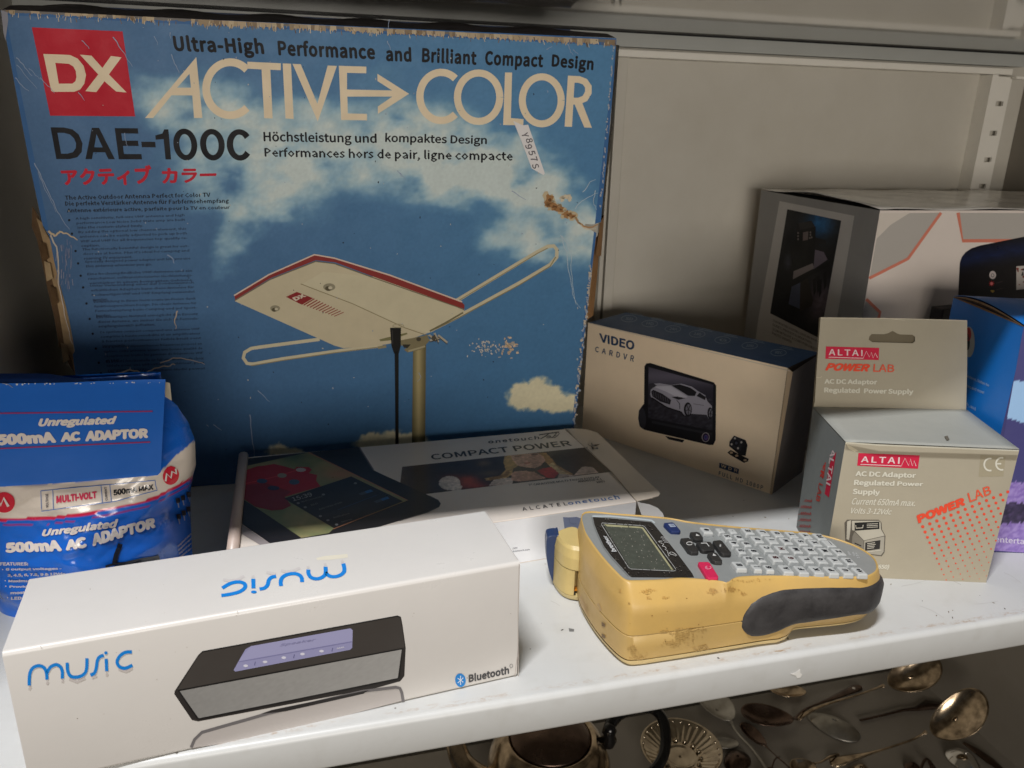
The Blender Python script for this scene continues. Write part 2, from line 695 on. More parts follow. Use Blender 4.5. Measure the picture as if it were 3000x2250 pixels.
# upper shelf: only its glossy underside shows
m = MB()
bxmb(m, XL + 0.003, XR - 0.003, 0.012, DB - 0.002, HU, HU + 0.004, (160, 160, 158), UNDER)
bxmb(m, XL + 0.003, XR - 0.003, 0.0085, 0.0118, HU - 0.0005, HU + 0.03, (160, 160, 158), UNDER)
tag(m.build('upper_shelf'), kind='structure')

# back wall with its frame
m = MB()
bxmb(m, XL, XR + 0.05, DB + 0.012, DB + 0.016, LZ - 0.02, 0.62, (160, 155, 140), PANEL)
back = tag(m.build('back_wall'), kind='structure')
LIPM = painted_metal('grey_shelf_lip', (0.42, 0.43, 0.41), 0.4)
m = MB()
bxmb(m, XL, 0.778, DB - 0.004, DB + 0.004, 0.3600, HU - 0.0016, (120, 124, 122), LIPM)
bxmb(m, XL, XR - 0.004, DB - 0.0035, DB + 0.0118, HU - 0.0015, HU - 0.0001, (30, 30, 30), CARD)
tag(m.build('shelf_back_lip'), kind='structure').parent = back
m = MB()
bxmb(m, XL, 0.7665, DB - 0.002, DB + 0.0118, 0.3513, 0.3579, (175, 170, 155), RAIL)
bxmb(m, 0.3045, 0.3150, DB, DB + 0.0118, 0.0, 0.3512, (150, 146, 134), PANEL)
bxmb(m, 0.2985, 0.3030, DB + 0.002, DB + 0.0118, 0.0, 0.3512, (150, 146, 134), PANEL)
bxmb(m, -0.40, -0.39, DB, DB + 0.0118, 0.0, 0.3512, (150, 146, 134), PANEL)
m.build('frame_rail', bevel=0.0008).parent = back

# slotted upright
m = MB()
bxmb(m, 0.7369, 0.7445, DB - 0.006, DB + 0.0118, 0.0, 0.3508, (165, 160, 146), RAIL)
x0, x1 = 0.7462, 0.7655
sx0, sx1 = 0.7500, 0.7600
zs = [0.3215, 0.2905, 0.2620, 0.2330, 0.2045, 0.1755, 0.1470]
hh = 0.0026
edges = [0.3490] + sum([[z + hh, z - hh] for z in zs], []) + [0.0]
for k in range(0, len(edges), 2):
    bxmb(m, x0, x1, DB - 0.004, DB - 0.002, edges[k + 1], edges[k], (165, 160, 146), RAIL)
for z in zs:
    bxmb(m, x0, sx0, DB - 0.004, DB - 0.002, z - hh, z + hh, (165, 160, 146), RAIL)
    bxmb(m, sx1, x1, DB - 0.004, DB - 0.002, z - hh, z + hh, (165, 160, 146), RAIL)
bxmb(m, x0, x1, DB + 0.004, DB + 0.006, 0.0, 0.349, (60, 58, 52), PANEL)
up = m.build('slotted_upright')
tag(up, 'pale slotted metal upright at the back corner of the cabinet', 'upright')
m = MB()
hexa(m, boxpts(0.7625, DB - 0.012, 0, 0.012, 0.006, 0.3470, 0.3495), (205, 200, 190), RAIL)
m.build('shelf_clip').parent = up

# right and left side panels
m = MB()
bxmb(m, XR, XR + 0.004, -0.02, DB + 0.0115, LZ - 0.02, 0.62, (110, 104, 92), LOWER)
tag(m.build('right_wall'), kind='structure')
m = MB()
bxmb(m, -0.209, -0.205, 0.004, DB + 0.0115, 0.0005, HU - 0.0005, (110, 104, 92), PANEL)
tag(m.build('left_wall'), kind='structure')
m = MB()
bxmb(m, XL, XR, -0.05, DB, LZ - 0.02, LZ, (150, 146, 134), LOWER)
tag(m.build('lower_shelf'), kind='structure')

# ================================================================== big antenna carton
big, BX = thing('antenna_carton', 'large worn blue carton with clouds and a printed aerial, leaning at the back', 'cardboard box', (0.03, 0.33, 0))
BA = Vector((-0.16485, 0.30342, 0.0))
BB = Vector((0.23015, 0.30265, 0.0))
BU = (Vector((-0.16495, 0.24942, 0.34405)) - BA)
BF = Plane(BA, BB, BA + BU, 0.00007)
CREAM = (240, 221, 190)
INK = (24, 24, 29)
RED = (196, 32, 52)
BROWN = (168, 128, 86)
FIBRE = (214, 190, 158)
z1 = lambda pts: conv(pts, 0.45208, 0, 0)
z2 = lambda pts: conv(pts, 0.45208, 900, 0)
z3 = lambda pts: conv(pts, 0.36166, 0, 500)
z4 = lambda pts: conv(pts, 0.5425, 600, 650)

left_edge = [(2, 30)] + z3([(250, 0), (300, 230), (345, 440), (400, 530), (440, 740), (480, 900), (530, 1080), (570, 1250), (605, 1460), (590, 1490), (612, 1659)])
bot = [(292, 1440), (1660, 1362)]
right_edge = [(1672, 1300)] + z4([(1995, 1110), (2040, 720), (2060, 520), (2085, 300), (2115, 60)]) + z2([(1850, 1497), (1800, 1470), (1745, 1400), (1790, 1450), (1850, 1455), (1903, 1438), (1915, 1300), (1945, 1000), (1980, 600), (2002, 290)]) + [(1806, 112)]
outline = left_edge + bot + right_edge
CL = [  # printed clouds: x, y, rx, ry, strength
    (470, 255, 100, 50, .55), (600, 290, 120, 50, .75), (740, 345, 130, 50, .85), (560, 330, 110, 40, .5), (860, 400, 110, 45, .6),
    (650, 480, 160, 60, .65), (820, 470, 150, 60, .8), (980, 430, 130, 60, .85), (1090, 470, 110, 60, .8), (700, 560, 160, 45, .5), (860, 560, 120, 50, .45),
    (1260, 350, 75, 50, .9), (1180, 400, 70, 45, .7), (1340, 400, 90, 60, 1), (1460, 440, 90, 70, 1), (1380, 500, 150, 60, 1.05), (1260, 470, 90, 60, .9), (1520, 520, 100, 50, .95), (1440, 570, 180, 40, .8), (1250, 560, 90, 50, .5), (1620, 540, 60, 40, .5),
    (735, 640, 75, 40, .7), (790, 600, 50, 35, .6), (660, 700, 50, 30, .5), (630, 770, 40, 25, .35), (690, 730, 40, 20, .35),
    (1500, 640, 70, 30, .55), (1560, 700, 90, 50, .8), (1660, 700, 90, 55, 1), (1700, 650, 60, 35, .8), (1460, 690, 50, 30, .5), (1740, 740, 40, 40, .7), (1600, 740, 80, 30, .5),
    (1180, 300, 120, 40, .25), (1090, 230, 90, 40, .25), (960, 330, 100, 30, .35)]
CRISP = [(1530, 1150, 38, 30, 1.3), (1580, 1135, 34, 34, 1.4), (1625, 1160, 36, 26, 1.3), (1560, 1180, 62, 22, 1.4), (1655, 1190, 50, 20, 1.1), (1690, 1180, 40, 18, 0.9),
         (1090, 1290, 40, 20, 1.3), (1160, 1283, 40, 22, 1.3), (1215, 1290, 35, 20, 1.2), (1130, 1305, 100, 14, 1.2), (820, 1322, 42, 18, 1.1), (860, 1330, 50, 12, 1.0)]


def sky(x, y):
    base = mix((86, 120, 160), (88, 138, 180), (x - 200) / 1300)
    low = mix((66, 100, 140), (72, 118, 160), (x - 300) / 1200)
    b = mix(base, low, (y - 300) / 900)
    w1, w2 = fbm(x / 150, y / 120, 3.1), fbm(x / 150, y / 120, 9.7)
    xx, yy = x + 62 * w1, y + 42 * w2
    d = 0.0
    for cx, cy, rx, ry, s in CL:
        e = ((xx - cx) / (rx * 1.12)) ** 2 + ((yy - cy) / (ry * 1.35)) ** 2
        if e < 6:
            d += s * math.exp(-e)
    d = d * (0.85 + 0.55 * fbm(x / 105, y / 68, 1.3, 4)) + 0.14 * fbm(x / 150, y / 74, 6.1, 4)
    d = max(0, min(1, (d - 0.10) * 0.78))
    c = mix(b, (128, 176, 204), d * 1.6)
    c = mix(c, (218, 226, 220), (d - 0.18) * 1.1)
    xx, yy = x + 16 * fbm(x / 26, y / 26, 4.4, 4), y + 12 * fbm(x / 26, y / 26, 7.7, 4)
    d2 = 0.0
    for cx, cy, rx, ry, s in CRISP:
        e = ((xx - cx) / rx) ** 2 + ((yy - cy) / ry) ** 2
        if e < 5:
            d2 += s * math.exp(-e)
    if d2 > 0:
        c = mix(c, (226, 218, 186), (d2 - 0.36) * 2.2)
    g = 1 + 0.035 * fbm(x / 9, y / 9, 2.0, 2)
    return tuple(v * g for v in c)


m = MB()
poly(m, BF, outline, (64, 108, 160), OLD, 0)
paint(m, BF, [(296, 1437), (1662, 1358), (1803, 134), (16, 44)], 400, 320, sky, OLD, 1, keep=outline)
# red square and its two letters
poly(m, BF, [(147, 339), (396, 341), (359, 92), (93, 80)], RED, OLD, 2)
poly(m, BF, [(127, 158), (205, 161), (228, 172), (245, 193), (252, 220), (247, 245), (235, 262), (217, 269), (155, 269), (150, 266)], CREAM, OLD, 3,
     holes=[[(162, 184), (202, 187), (215, 195), (222, 208), (224, 225), (221, 238), (212, 245), (172, 245)]])
poly(m, BF, [(234, 160), (268, 163), (300, 199), (325, 164), (356, 168), (319, 218), (371, 271), (340, 268), (306, 238), (282, 270), (250, 267), (288, 218)], CREAM, OLD, 3)
# strap line
for s, q in (("Ultra-High", [(513, 163), (777, 172), (769, 112), (504, 101)]), ("Performance", [(816, 163), (1100, 175), (1097, 128), (812, 115)]),
             ("and", [(1131, 180), (1206, 182), (1204, 138), (1130, 134)]), ("Brilliant", [(1236, 183), (1396, 191), (1397, 147), (1237, 137)]),
             ("Compact", [(1420, 202), (1590, 208), (1593, 158), (1422, 148)]), ("Design", [(1615, 206), (1737, 217), (1741, 168), (1618, 157)])):
    text(m, BF, s, q, INK, OLD, bold=0.035, layer=3, space=1.04)
# ACTIVE -> COLOR, drawn letter by letter
poly(m, BF, z1([(940, 765), (1272, 370), (1312, 765), (1258, 765), (1246, 618), (1112, 618), (992, 765)]), CREAM, OLD, 3, holes=[z1([(1148, 568), (1228, 478), (1238, 568)])])
stroke(m, BF, z1(ell(1492, 575, 156, 172, 30, 46, 314)), 23, CREAM, OLD, 3)
poly(m, BF, z1([(1603, 400), (1820, 410), (1820, 455), (1752, 452), (1767, 768), (1712, 766), (1695, 450), (1603, 445)]), CREAM, OLD, 3)
poly(m, BF, z1([(1832, 411), (1886, 413), (1903, 771), (1850, 768)]), CREAM, OLD, 3)
poly(m, BF, [(857, 187), (881, 188), (930, 304), (960, 192), (987, 193), (931, 356)], CREAM, OLD, 3)
poly(m, BF, z2([(205, 426), (383, 432), (383, 475), (258, 472), (258, 580), (550, 586), (455, 525), (455, 478), (660, 608), (458, 738), (458, 690), (552, 626), (260, 626), (263, 735), (388, 738), (388, 780), (220, 778)]), CREAM, OLD, 3)
stroke(m, BF, z2(ell(868, 625, 138, 156, 30, 48, 312)), 21.5, CREAM, OLD, 3)
ring(m, BF, *z2([(1111, 630)])[0], 62, 71, 21, CREAM, OLD, 3, 36)
poly(m, BF, z2([(1282, 470), (1328, 470), (1320, 765), (1402, 772), (1400, 812), (1270, 810)]), CREAM, OLD, 3)
ring(m, BF, *z2([(1520, 650)])[0], 57, 69, 20.5, CREAM, OLD, 3, 36)
poly(m, BF, z2([(1690, 490), (1735, 492), (1716, 822), (1668, 820)]), CREAM, OLD, 3)
stroke(m, BF, z2([(1712, 513), (1762, 515), (1800, 530), (1822, 562), (1822, 600), (1800, 638), (1760, 655), (1712, 655)]), 20, CREAM, OLD, 3.2)
poly(m, BF, z2([(1724, 655), (1776, 650), (1845, 828), (1796, 826)]), CREAM, OLD, 3.4)
DQ = [(165, 466), (741, 468), (739, 380), (148, 373)]


def dq(x0, x1, pts):
    """letter units 0..100 high, placed along the model number"""
    return [bil(DQ, (x0 + (x1 - x0) * px / 100.0) / 100.0, py / 100.0) for px, py in pts]


def dstroke(x0, x1, pts, w=15.5, smooth=False):
    if smooth:
        pts = smoothline(pts, 5)
    stroke(m, BF, dq(x0, x1, pts), w, INK, OLD, 3)


poly(m, BF, dq(0, 14.6, [(0, 0), (46, 0), (74, 6), (92, 22), (100, 50), (92, 78), (74, 94), (46, 100), (0, 100)]), INK, OLD, 3, holes=[dq(0, 14.6, [(20, 17), (42, 17), (62, 22), (74, 35), (78, 50), (74, 65), (62, 78), (42, 83), (20, 83)])])
poly(m, BF, dq(14.8, 29.8, [(0, 0), (22, 0), (30, 22), (70, 22), (78, 0), (100, 0), (62, 100), (38, 100)]), INK, OLD, 3, holes=[dq(14.8, 29.8, [(36, 38), (64, 38), (50, 80)])])
poly(m, BF, dq(31.8, 43.6, [(0, 0), (100, 0), (100, 17), (25, 17), (25, 43), (92, 43), (92, 60), (25, 60), (25, 83), (97, 83), (97, 100), (0, 100)]), INK, OLD, 3)
poly(m, BF, dq(44.2, 51.2, [(0, 39), (100, 39), (100, 57), (0, 57)]), INK, OLD, 3)
poly(m, BF, dq(51.6, 58.4, [(58, 0), (100, 0), (100, 98), (70, 98), (52, 84), (0, 78), (0, 64), (58, 66)]), INK, OLD, 3)
for a_, b_ in ((60.2, 72.2), (73.6, 86.0)):
    poly(m, BF, dq(a_, b_, ell(50, 49, 50, 52, 40)), INK, OLD, 3, holes=[dq(a_, b_, ell(50, 49, 25, 34, 32))])
co = ell(50, 49, 50, 52, 40, 38, 322)
ci_ = ell(50, 49, 25, 34, 34, 34, 326)
poly(m, BF, dq(87.0, 100, co + ci_[::-1]), INK, OLD, 3)
text(m, BF, "\u30a2\u30af\u30c6\u30a3\u30d6", [(188, 545), (445, 541), (443, 483), (175, 493)], (200, 34, 56), OLD, bold=0.03, layer=3)
text(m, BF, "\u30ab\u30e9\u30fc", [(476, 539), (630, 532), (638, 492), (472, 492)], (200, 34, 56), OLD, bold=0.03, layer=3)
for s, q in (("H\u00f6chstleistung und", [(773, 423), (1104, 427), (1103, 391), (771, 384)]), ("kompaktes Design", [(1128, 424), (1426, 430), (1427, 397), (1129, 389)]),
             ("Performances hors de pair, ligne compacte", [(776, 467), (1502, 479), (1503, 442), (774, 431)])):
    text(m, BF, s, q, INK, OLD, bold=0.018, layer=3)
for s, q in (("The Active Outdoor Antenna Perfect for Color TV", [(191, 586), (617, 577), (616, 563), (189, 572)]),
             ("Die perfekte Verst\u00e4rker-Antenne f\u00fcr Farbfernsehempfang", [(192, 607), (671, 598), (671, 581), (190, 589)]),
             ("Antenne ext\u00e9rieure active, parfaite pour la TV en couleur", [(197, 626), (673, 615), (673, 601), (195, 609)])):
    text(m, BF, s, q, (30, 34, 44), OLD, bold=0.02, layer=3)
GROUPS = [(395, ["A high sensitivity, full-size UHF antenna and high", "performance Low Noise Solid State amp are built", "into the custom-styled body."]),
          (505, ["By adding the optional low channel element, this", "antenna can be easily adjusted to pick up both", "VHF and UHF for all frequencies top quality re-", "ception."]),
          (645, ["The functionally beautiful design is great for out-", "door use at home. Plus it's ideal for camping and", "roaming TV enjoyment."]),
          (745, ["Specially designed power adaptor unit lets you use", "this antenna wherever you go."]),
          (845, ["Eine hochempfindliche UHF-Antenne und ein", "rauscharmer, volltransistorisierter Hochleistungs-", "verst\u00e4rker in einem kompakten Geh\u00e4use."]),
          (940, ["Unter Verwendung eines auf Sonderwunsch", "erh\u00e4ltlichen Adapters kann diese Antenne f\u00fcr", "hochwertigen VHF und UHF Empfang verwendet", "werden."]),
          (1070, ["Verwendung in Ihrem Heim sowie im Freien dank", "funktionsgerechtem Design. Die ideale Antenne f\u00fcr", "Fernsehempfang beim Camping und auf Sport-", "booten."]),
          (1195, ["Ein neuartiges Netzteil erm\u00f6glicht den Einsatz", "dieser Antenne, wo immer Sie sich im Fernseh-", "empfangsbereich aufhalten."]),
          (1315, ["Ce syst\u00e8me compact comprend une antenne UHF", "compl\u00e8te \u00e0 haute sensibilit\u00e9 et un amplificateur", "\u00e0 hautes performances faible bruit sont", "incorpor\u00e9s."]),
          (1435, ["En y ajoutant l'\u00e9l\u00e9ment basses fr\u00e9quences propos\u00e9 en", "option, cette antenne assure une bonne qualit\u00e9 de", "r\u00e9ception sur toutes les gammes de fr\u00e9quences VHF", "et UHF."]),
          (1550, ["Sa beaut\u00e9 fonctionnelle en fait une antenne de choix", "id\u00e9ale pour une utilisation en ext\u00e9rieur, pour", "camping ou loisirs."]),
          (1635, ["Un adaptateur sp\u00e9cialement \u00e9tudi\u00e9 permet"])]
for y, lines in GROUPS:
    xb = 560 + (y - 395) * 0.208
    cx, cy = z3([(xb, y + 6)])[0]
    disc(m, BF, cx, cy, 3.6, 3.6, (24, 28, 38), OLD, 3, 10)
    for k, s in enumerate(lines):
        yy = y + 8 + k * 37
        xl = 612 + (yy - 400) * 0.212
        xr = 1492 + (yy - 385) * 0.135
        fr = min(1.0, len(s) / 46.0) if len(s) < 36 else 1.0
        xe = xl + (xr - xl) * fr
        dy = -28 * fr
        text(m, BF, s, z3([(xl, yy), (xe, yy + dy), (xe, yy + dy - 26), (xl, yy - 26)]), (34, 44, 66), OLD, layer=3)

# printed aerial
AB = (208, 198, 168)
stroke(m, BF, z4([(1352, 430), (1620, 268), (1800, 160), (1855, 132), (1885, 130), (1902, 150), (1900, 190), (1865, 232), (1700, 330), (1380, 505), (1215, 588)]), 11, AB, OLD, 3)
stroke(m, BF, z4([(620, 634), (300, 676), (250, 684), (215, 705), (208, 735), (228, 764), (262, 768), (420, 740), (700, 700), (960, 668)]), 10, AB, OLD, 3)
stroke(m, BF, z4([(1352, 436), (1620, 276), (1800, 168), (1852, 142)]), 2.5, (150, 138, 98), OLD, 3.3)
stroke(m, BF, z4([(1895, 190), (1865, 240), (1700, 340), (1380, 513), (1215, 594)]), 2.8, (140, 128, 88), OLD, 3.3)
stroke(m, BF, z4([(250, 776), (262, 775), (420, 748), (700, 707), (940, 676)]), 2.5, (150, 138, 100), OLD, 3.3)


def mast(x, y):
    t = (x - 1208) / 40.0
    return mix((104, 96, 66), (176, 162, 118), 1 - abs(t - 0.45) * 2.2)


paint(m, BF, z4([(1118, 1215), (1190, 1205), (1195, 640), (1125, 650)]), 10, 6, mast, OLD, 3.5)
under = z4([(162, 428), (350, 316), (598, 214), (700, 226), (900, 300), (1365, 462), (1402, 475), (1398, 492), (1200, 602), (1085, 642), (940, 668), (750, 682), (700, 668)])
poly(m, BF, under, (204, 192, 162), OLD, 4)
poly(m, BF, z4([(950, 300), (1365, 462), (1398, 492), (1210, 600), (1080, 570), (800, 440), (525, 336), (640, 270)]), (208, 198, 168), OLD, 4.2)
stroke(m, BF, z4([(162, 425), (350, 312), (598, 214), (700, 226), (900, 298), (1365, 460), (1400, 474)]), 3, (120, 108, 84), OLD, 4.4)
poly(m, BF, z4([(160, 400), (345, 290), (590, 180), (700, 200), (1000, 292), (1385, 432), (1402, 448), (1402, 470), (1365, 458), (900, 292), (705, 219), (600, 207), (350, 306), (164, 420)]), (142, 52, 48), OLD, 4.6)
stroke(m, BF, z4([(158, 398), (345, 286), (592, 177), (700, 196), (1000, 288), (1390, 432)]), 4, (224, 200, 184), OLD, 4.8)
stroke(m, BF, z4([(518, 335), (800, 443), (1080, 572), (1215, 618)]), 2.2, (142, 130, 98), OLD, 5)
stroke(m, BF, z4([(1215, 590), (1300, 545), (1395, 490)]), 5, (120, 112, 82), OLD, 5)
for cx, cy, r in ((672, 352, 33), (380, 467, 27)):
    disc(m, BF, *z4([(cx, cy)])[0], r * 0.54, r * 0.33, (150, 142, 118), OLD, 5)
    disc(m, BF, *z4([(cx - 4, cy + 8)])[0], r * 0.3, r * 0.22, (92, 84, 62), OLD, 5.2)
    disc(m, BF, *z4([(cx + 6, cy + 4)])[0], r * 0.18, r * 0.14, (206, 196, 170), OLD, 5.4)
poly(m, BF, z4([(438, 405), (497, 378), (585, 412), (525, 448)]), (140, 38, 40), OLD, 5)
text(m, BF, "DX", z4([(490, 428), (550, 402), (530, 388), (470, 410)]), (214, 200, 180), OLD, bold=0.05, layer=6)
for k in range(11):
    stroke(m, BF, z4([(534 + 16.5 * k, 450 + 6 * k), (592 + 15.8 * k, 415 + 7.3 * k)]), 3.6 - 0.13 * k, (146, 60, 52), OLD, 5)
poly(m, BF, z4([(942, 635), (1090, 598), (1095, 606), (1000, 640), (948, 645)]), (126, 122, 84), OLD, 5)
poly(m, BF, z4([(1055, 640), (1200, 612), (1215, 640), (1170, 690), (1095, 705), (1075, 690), (1100, 675), (1060, 668)]), (132, 122, 92), OLD, 5)
poly(m, BF, z4([(1068, 662), (1112, 662), (1095, 682), (1075, 680)]), (52, 48, 38), OLD, 5.3)
disc(m, BF, *z4([(1155, 634)])[0], 7, 6, (70, 64, 52), OLD, 5.4)
stroke(m, BF, z4([(1100, 698), (1190, 672)]), 5, (170, 160, 128), OLD, 5.4)
for a, b in (((1210, 610), (1250, 640)), ((1240, 600), (1262, 650)), ((1260, 612), (1310, 652)), ((1215, 640), (1270, 625))):
    stroke(m, BF, z4([a, b]), 6, (176, 168, 150), OLD, 5.5)
    stroke(m, BF, z4([(a[0], a[1] + 9), (b[0], b[1] + 9)]), 2.2, (64, 58, 46), OLD, 5.6)
disc(m, BF, *z4([(1236, 628)])[0], 6, 8, (84, 78, 66), OLD, 5.7)
stroke(m, BF, z4([(935, 680), (980, 672)]), 8, (150, 142, 112), OLD, 5.4)
ring(m, BF, *z4([(1045, 562)])[0], 16, 5, 3, (176, 166, 136), OLD, 5.5)
poly(m, BF, z4([(1000, 572), (1060, 572), (1058, 670), (1048, 712), (1022, 712), (1008, 670)]), (26, 25, 24), OLD, 6)
stroke(m, BF, z4([(1036, 700), (1037, 900), (1038, 1215)]), 12, (24, 23, 22), OLD, 6, taper=9.5)
stroke(m, BF, z4([(1012, 585), (1015, 660)]), 2.5, (60, 58, 56), OLD, 6.3)


# wear: worn top fold, scratches, torn patches
def jag(x0, y0, x1, y1, hmin, hmax, n, skip=0.0, side=1):
    top, b = [], []
    for i in range(n + 1):
        t = i / n
        x, y = x0 + (x1 - x0) * t, y0 + (y1 - y0) * t
        top.append((x, y))
        b.append((x + random.uniform(-2, 2), y + side * random.uniform(hmin, hmax)))
    return top + b[::-1]


topline = lambda x: 44 + (x - 3) * 0.0493
seg = [(4, 90, 4, 0), (90, 190, 2, -8), (190, 380, 3, -4), (380, 560, 8, 0), (560, 900, 10, 2), (900, 985, 10, 3), (985, 1240, 8, 2), (1240, 1600, 6, 1), (1600, 1804, 7, 4)]
for a, b, h, o in seg:
    x = a
    while x < b:
        w_ = random.uniform(7, 26)
        x2 = min(b, x + w_)
        gap = random.random()
        if not (gap < (0.45 if a < 560 else 0.10)):
            hh_ = random.uniform(0.45, 1.1)
            n = max(2, int((x2 - x) / 3))
            pts = jag(x, topline(x) - 16, x2, topline(x2) - 16, 9 + o * .6, 10 + (4 + h + o) * hh_, n)
            poly(m, BF, pts, random.choice([(178, 158, 128), (160, 140, 112), (196, 178, 148), (140, 120, 96), (186, 166, 138)]), OLD, 3 + random.random() * .2)
        else:
            poly(m, BF, [(x, topline(x) - 16), (x2, topline(x2) - 16), (x2, topline(x2) - 9 + random.uniform(-2, 3)), (x, topline(x) - 8)], (120, 116, 112), OLD, 3.1)
        x = x2
    for k in range(int((b - a) / 8)):
        x = random.uniform(a, b)
        y = topline(x) - random.uniform(2, 14)
        stroke(m, BF, [(x, y), (x + random.uniform(-3, 5), y + random.uniform(4, 15))], random.uniform(0.8, 2.6), random.choice([(110, 88, 64), (206, 190, 160), (132, 110, 84), (216, 200, 174), (90, 100, 124)]), OLD, 3.5)
poly(m, BF, [(3, 30), (22, 36), (24, 60), (16, 120), (10, 96)], (150, 150, 160), OLD, 3.6)
SCR = (150, 165, 190)


def scratch(pts, w=2.0, col=SCR, jit=1.5):
    pts = smoothline(pts, 4)
    pts = [(x + random.uniform(-jit, jit), y + random.uniform(-jit, jit)) for x, y in pts]
    stroke(m, BF, pts, w, col, OLD, 7, taper=w * 0.4)


for a in ([(48, 168), (74, 198), (96, 224)], [(50, 190), (78, 225), (108, 260)], [(45, 228), (62, 250), (86, 268)], [(118, 228), (140, 250), (160, 272)], [(84, 200), (100, 215), (118, 234)],
          [(332, 108), (356, 146), (388, 196)], [(230, 272), (248, 296)], [(240, 118), (262, 142)], [(100, 478), (118, 510), (140, 560), (160, 600), (180, 640), (205, 672)], [(112, 500), (128, 545), (150, 590), (165, 620)],
          [(498, 95), (500, 112)], [(452, 105), (462, 130)], [(503, 160), (512, 186), (526, 214)], [(365, 390), (368, 410), (372, 430)], [(1140, 56), (1138, 86)], [(1134, 120), (1144, 146)],
          [(1680, 145), (1694, 160)], [(1600, 145), (1618, 135)], [(1664, 128), (1670, 148), (1680, 162)], [(1604, 270), (1603, 264)], [(1165, 500), (1180, 515), (1190, 526)], [(1170, 508), (1178, 518)],
          [(1500, 560), (1540, 586)], [(733, 1215), (735, 1260), (742, 1310), (748, 1350)], [(605, 1245), (610, 1250)], [(755, 1145), (790, 1178)], [(625, 1245), (650, 1260)], [(1225, 1090), (1232, 1105), (1224, 1118)]):
    scratch(a, random.uniform(1.6, 3.2))
for a in ([(1640, 690), (1660, 740), (1668, 800), (1680, 860), (1700, 905)], [(1648, 688), (1672, 745), (1676, 810), (1688, 890)], [(1710, 560), (1730, 535), (1745, 528)], [(1685, 610), (1710, 585), (1750, 566)], [(1745, 560), (1740, 590), (1746, 612)]):
    scratch(a, 2.2, (190, 205, 214), 3)
# long crease with white fibres, low on the left
scratch([(335, 1096), (380, 1085), (420, 1092), (450, 1080), (500, 1070), (512, 1066)], 5, (196, 180, 156), 3)
scratch([(470, 1062), (520, 1048), (560, 1056), (600, 1066)], 3, (190, 176, 156), 2)
scratch([(520, 912), (513, 935), (516, 962)], 4, (186, 170, 150), 2)
scratch([(490, 745), (505, 760), (512, 772)], 3, SCR, 2)
for _ in range(46):      # scuffed corner under the torn edge
    x = random.uniform(165, 212)
    y = random.uniform(690, 830)
    stroke(m, BF, [(x, y), (x + random.uniform(-4, 4), y + random.uniform(8, 30))], random.uniform(0.8, 2.0), random.choice([(150, 150, 168), (120, 128, 158)]), OLD, 6.5)
scratch([(141, 676), (160, 690), (176, 680), (200, 688), (226, 702)], 7, (206, 186, 156), 2)
scratch([(150, 690), (168, 740), (172, 830), (190, 920), (212, 1010)], 5, (200, 190, 178), 2)


def splotch(cx, cy, rx, ry, col, layer=7, n=14, rough=0.45):
    pts = []
    for i in range(n):
        a = 2 * math.pi * i / n
        k = 1 + random.uniform(-rough, rough)
        pts.append((cx + rx * k * math.cos(a), cy + ry * k * math.sin(a)))
    poly(m, BF, pts, col, OLD, layer)


for cx, cy, rx, ry in z2([(0, 0)]) and [(1608, 585, 12, 16), (1622, 603, 18, 10), (1640, 612, 14, 9), (1660, 628, 12, 10), (1675, 633, 12, 8), (1604, 598, 8, 8)]:
    splotch(cx, cy, rx * 1.25, ry * 1.3, (204, 186, 152), 7)
    splotch(cx, cy, rx, ry, (166, 122, 78), 7.4)
    splotch(cx + 3, cy + 2, rx * .4, ry * .35, (112, 78, 46), 7.8)
for cx, cy, rx, ry in ((1658, 576, 12, 8), (1648, 582, 8, 8), (1670, 580, 6, 9)):
    splotch(cx, cy, rx, ry, (220, 206, 180), 7)
scratch([(1684, 636), (1696, 652), (1712, 664), (1730, 666), (1752, 658)], 7, (182, 140, 96), 1.5)
scratch([(1690, 640), (1702, 658), (1722, 672), (1748, 668)], 4, (224, 208, 178), 1.5)
for _ in range(70):
    x, y = random.gauss(1420, 22), random.gauss(1018, 10)
    splotch(x, y, random.uniform(1, 3), random.uniform(1, 3), random.choice([(220, 210, 196), (196, 190, 180)]), 7, 7)
for _ in range(46):
    x, y = random.gauss(1490, 14), random.gauss(1016, 14)
    splotch(x, y, random.uniform(1, 6), random.uniform(1, 5), random.choice([(226, 200, 168), (202, 176, 148), (190, 180, 170)]), 7.4, 8)
for _ in range(150):
    x, y = random.uniform(120, 1760), random.uniform(80, 1390)
    if inside(outline, x, y):
        splotch(x, y, random.uniform(0.8, 2.2), random.uniform(0.8, 3.2), random.choice([(150, 160, 180), (190, 188, 180), (44, 56, 76)]), 7, 7)
for y in range(780, 1260, 7):   # scuffs down the right-hand fold
    xe = 1738 - (y - 760) * 0.108
    splotch(xe - random.uniform(0, 9), y, random.uniform(1, 5), random.uniform(2, 6), random.choice([(196, 186, 170), (160, 170, 184)]), 7, 8)
for y in range(140, 620, 8):
    xe = 1800 - (y - 140) * 0.085
    if random.random() < 0.5:
        splotch(xe - random.uniform(0, 4), y, random.uniform(1, 3), random.uniform(2, 6), (170, 172, 178), 7, 8)
front = m.build('front_panel', big, BX)

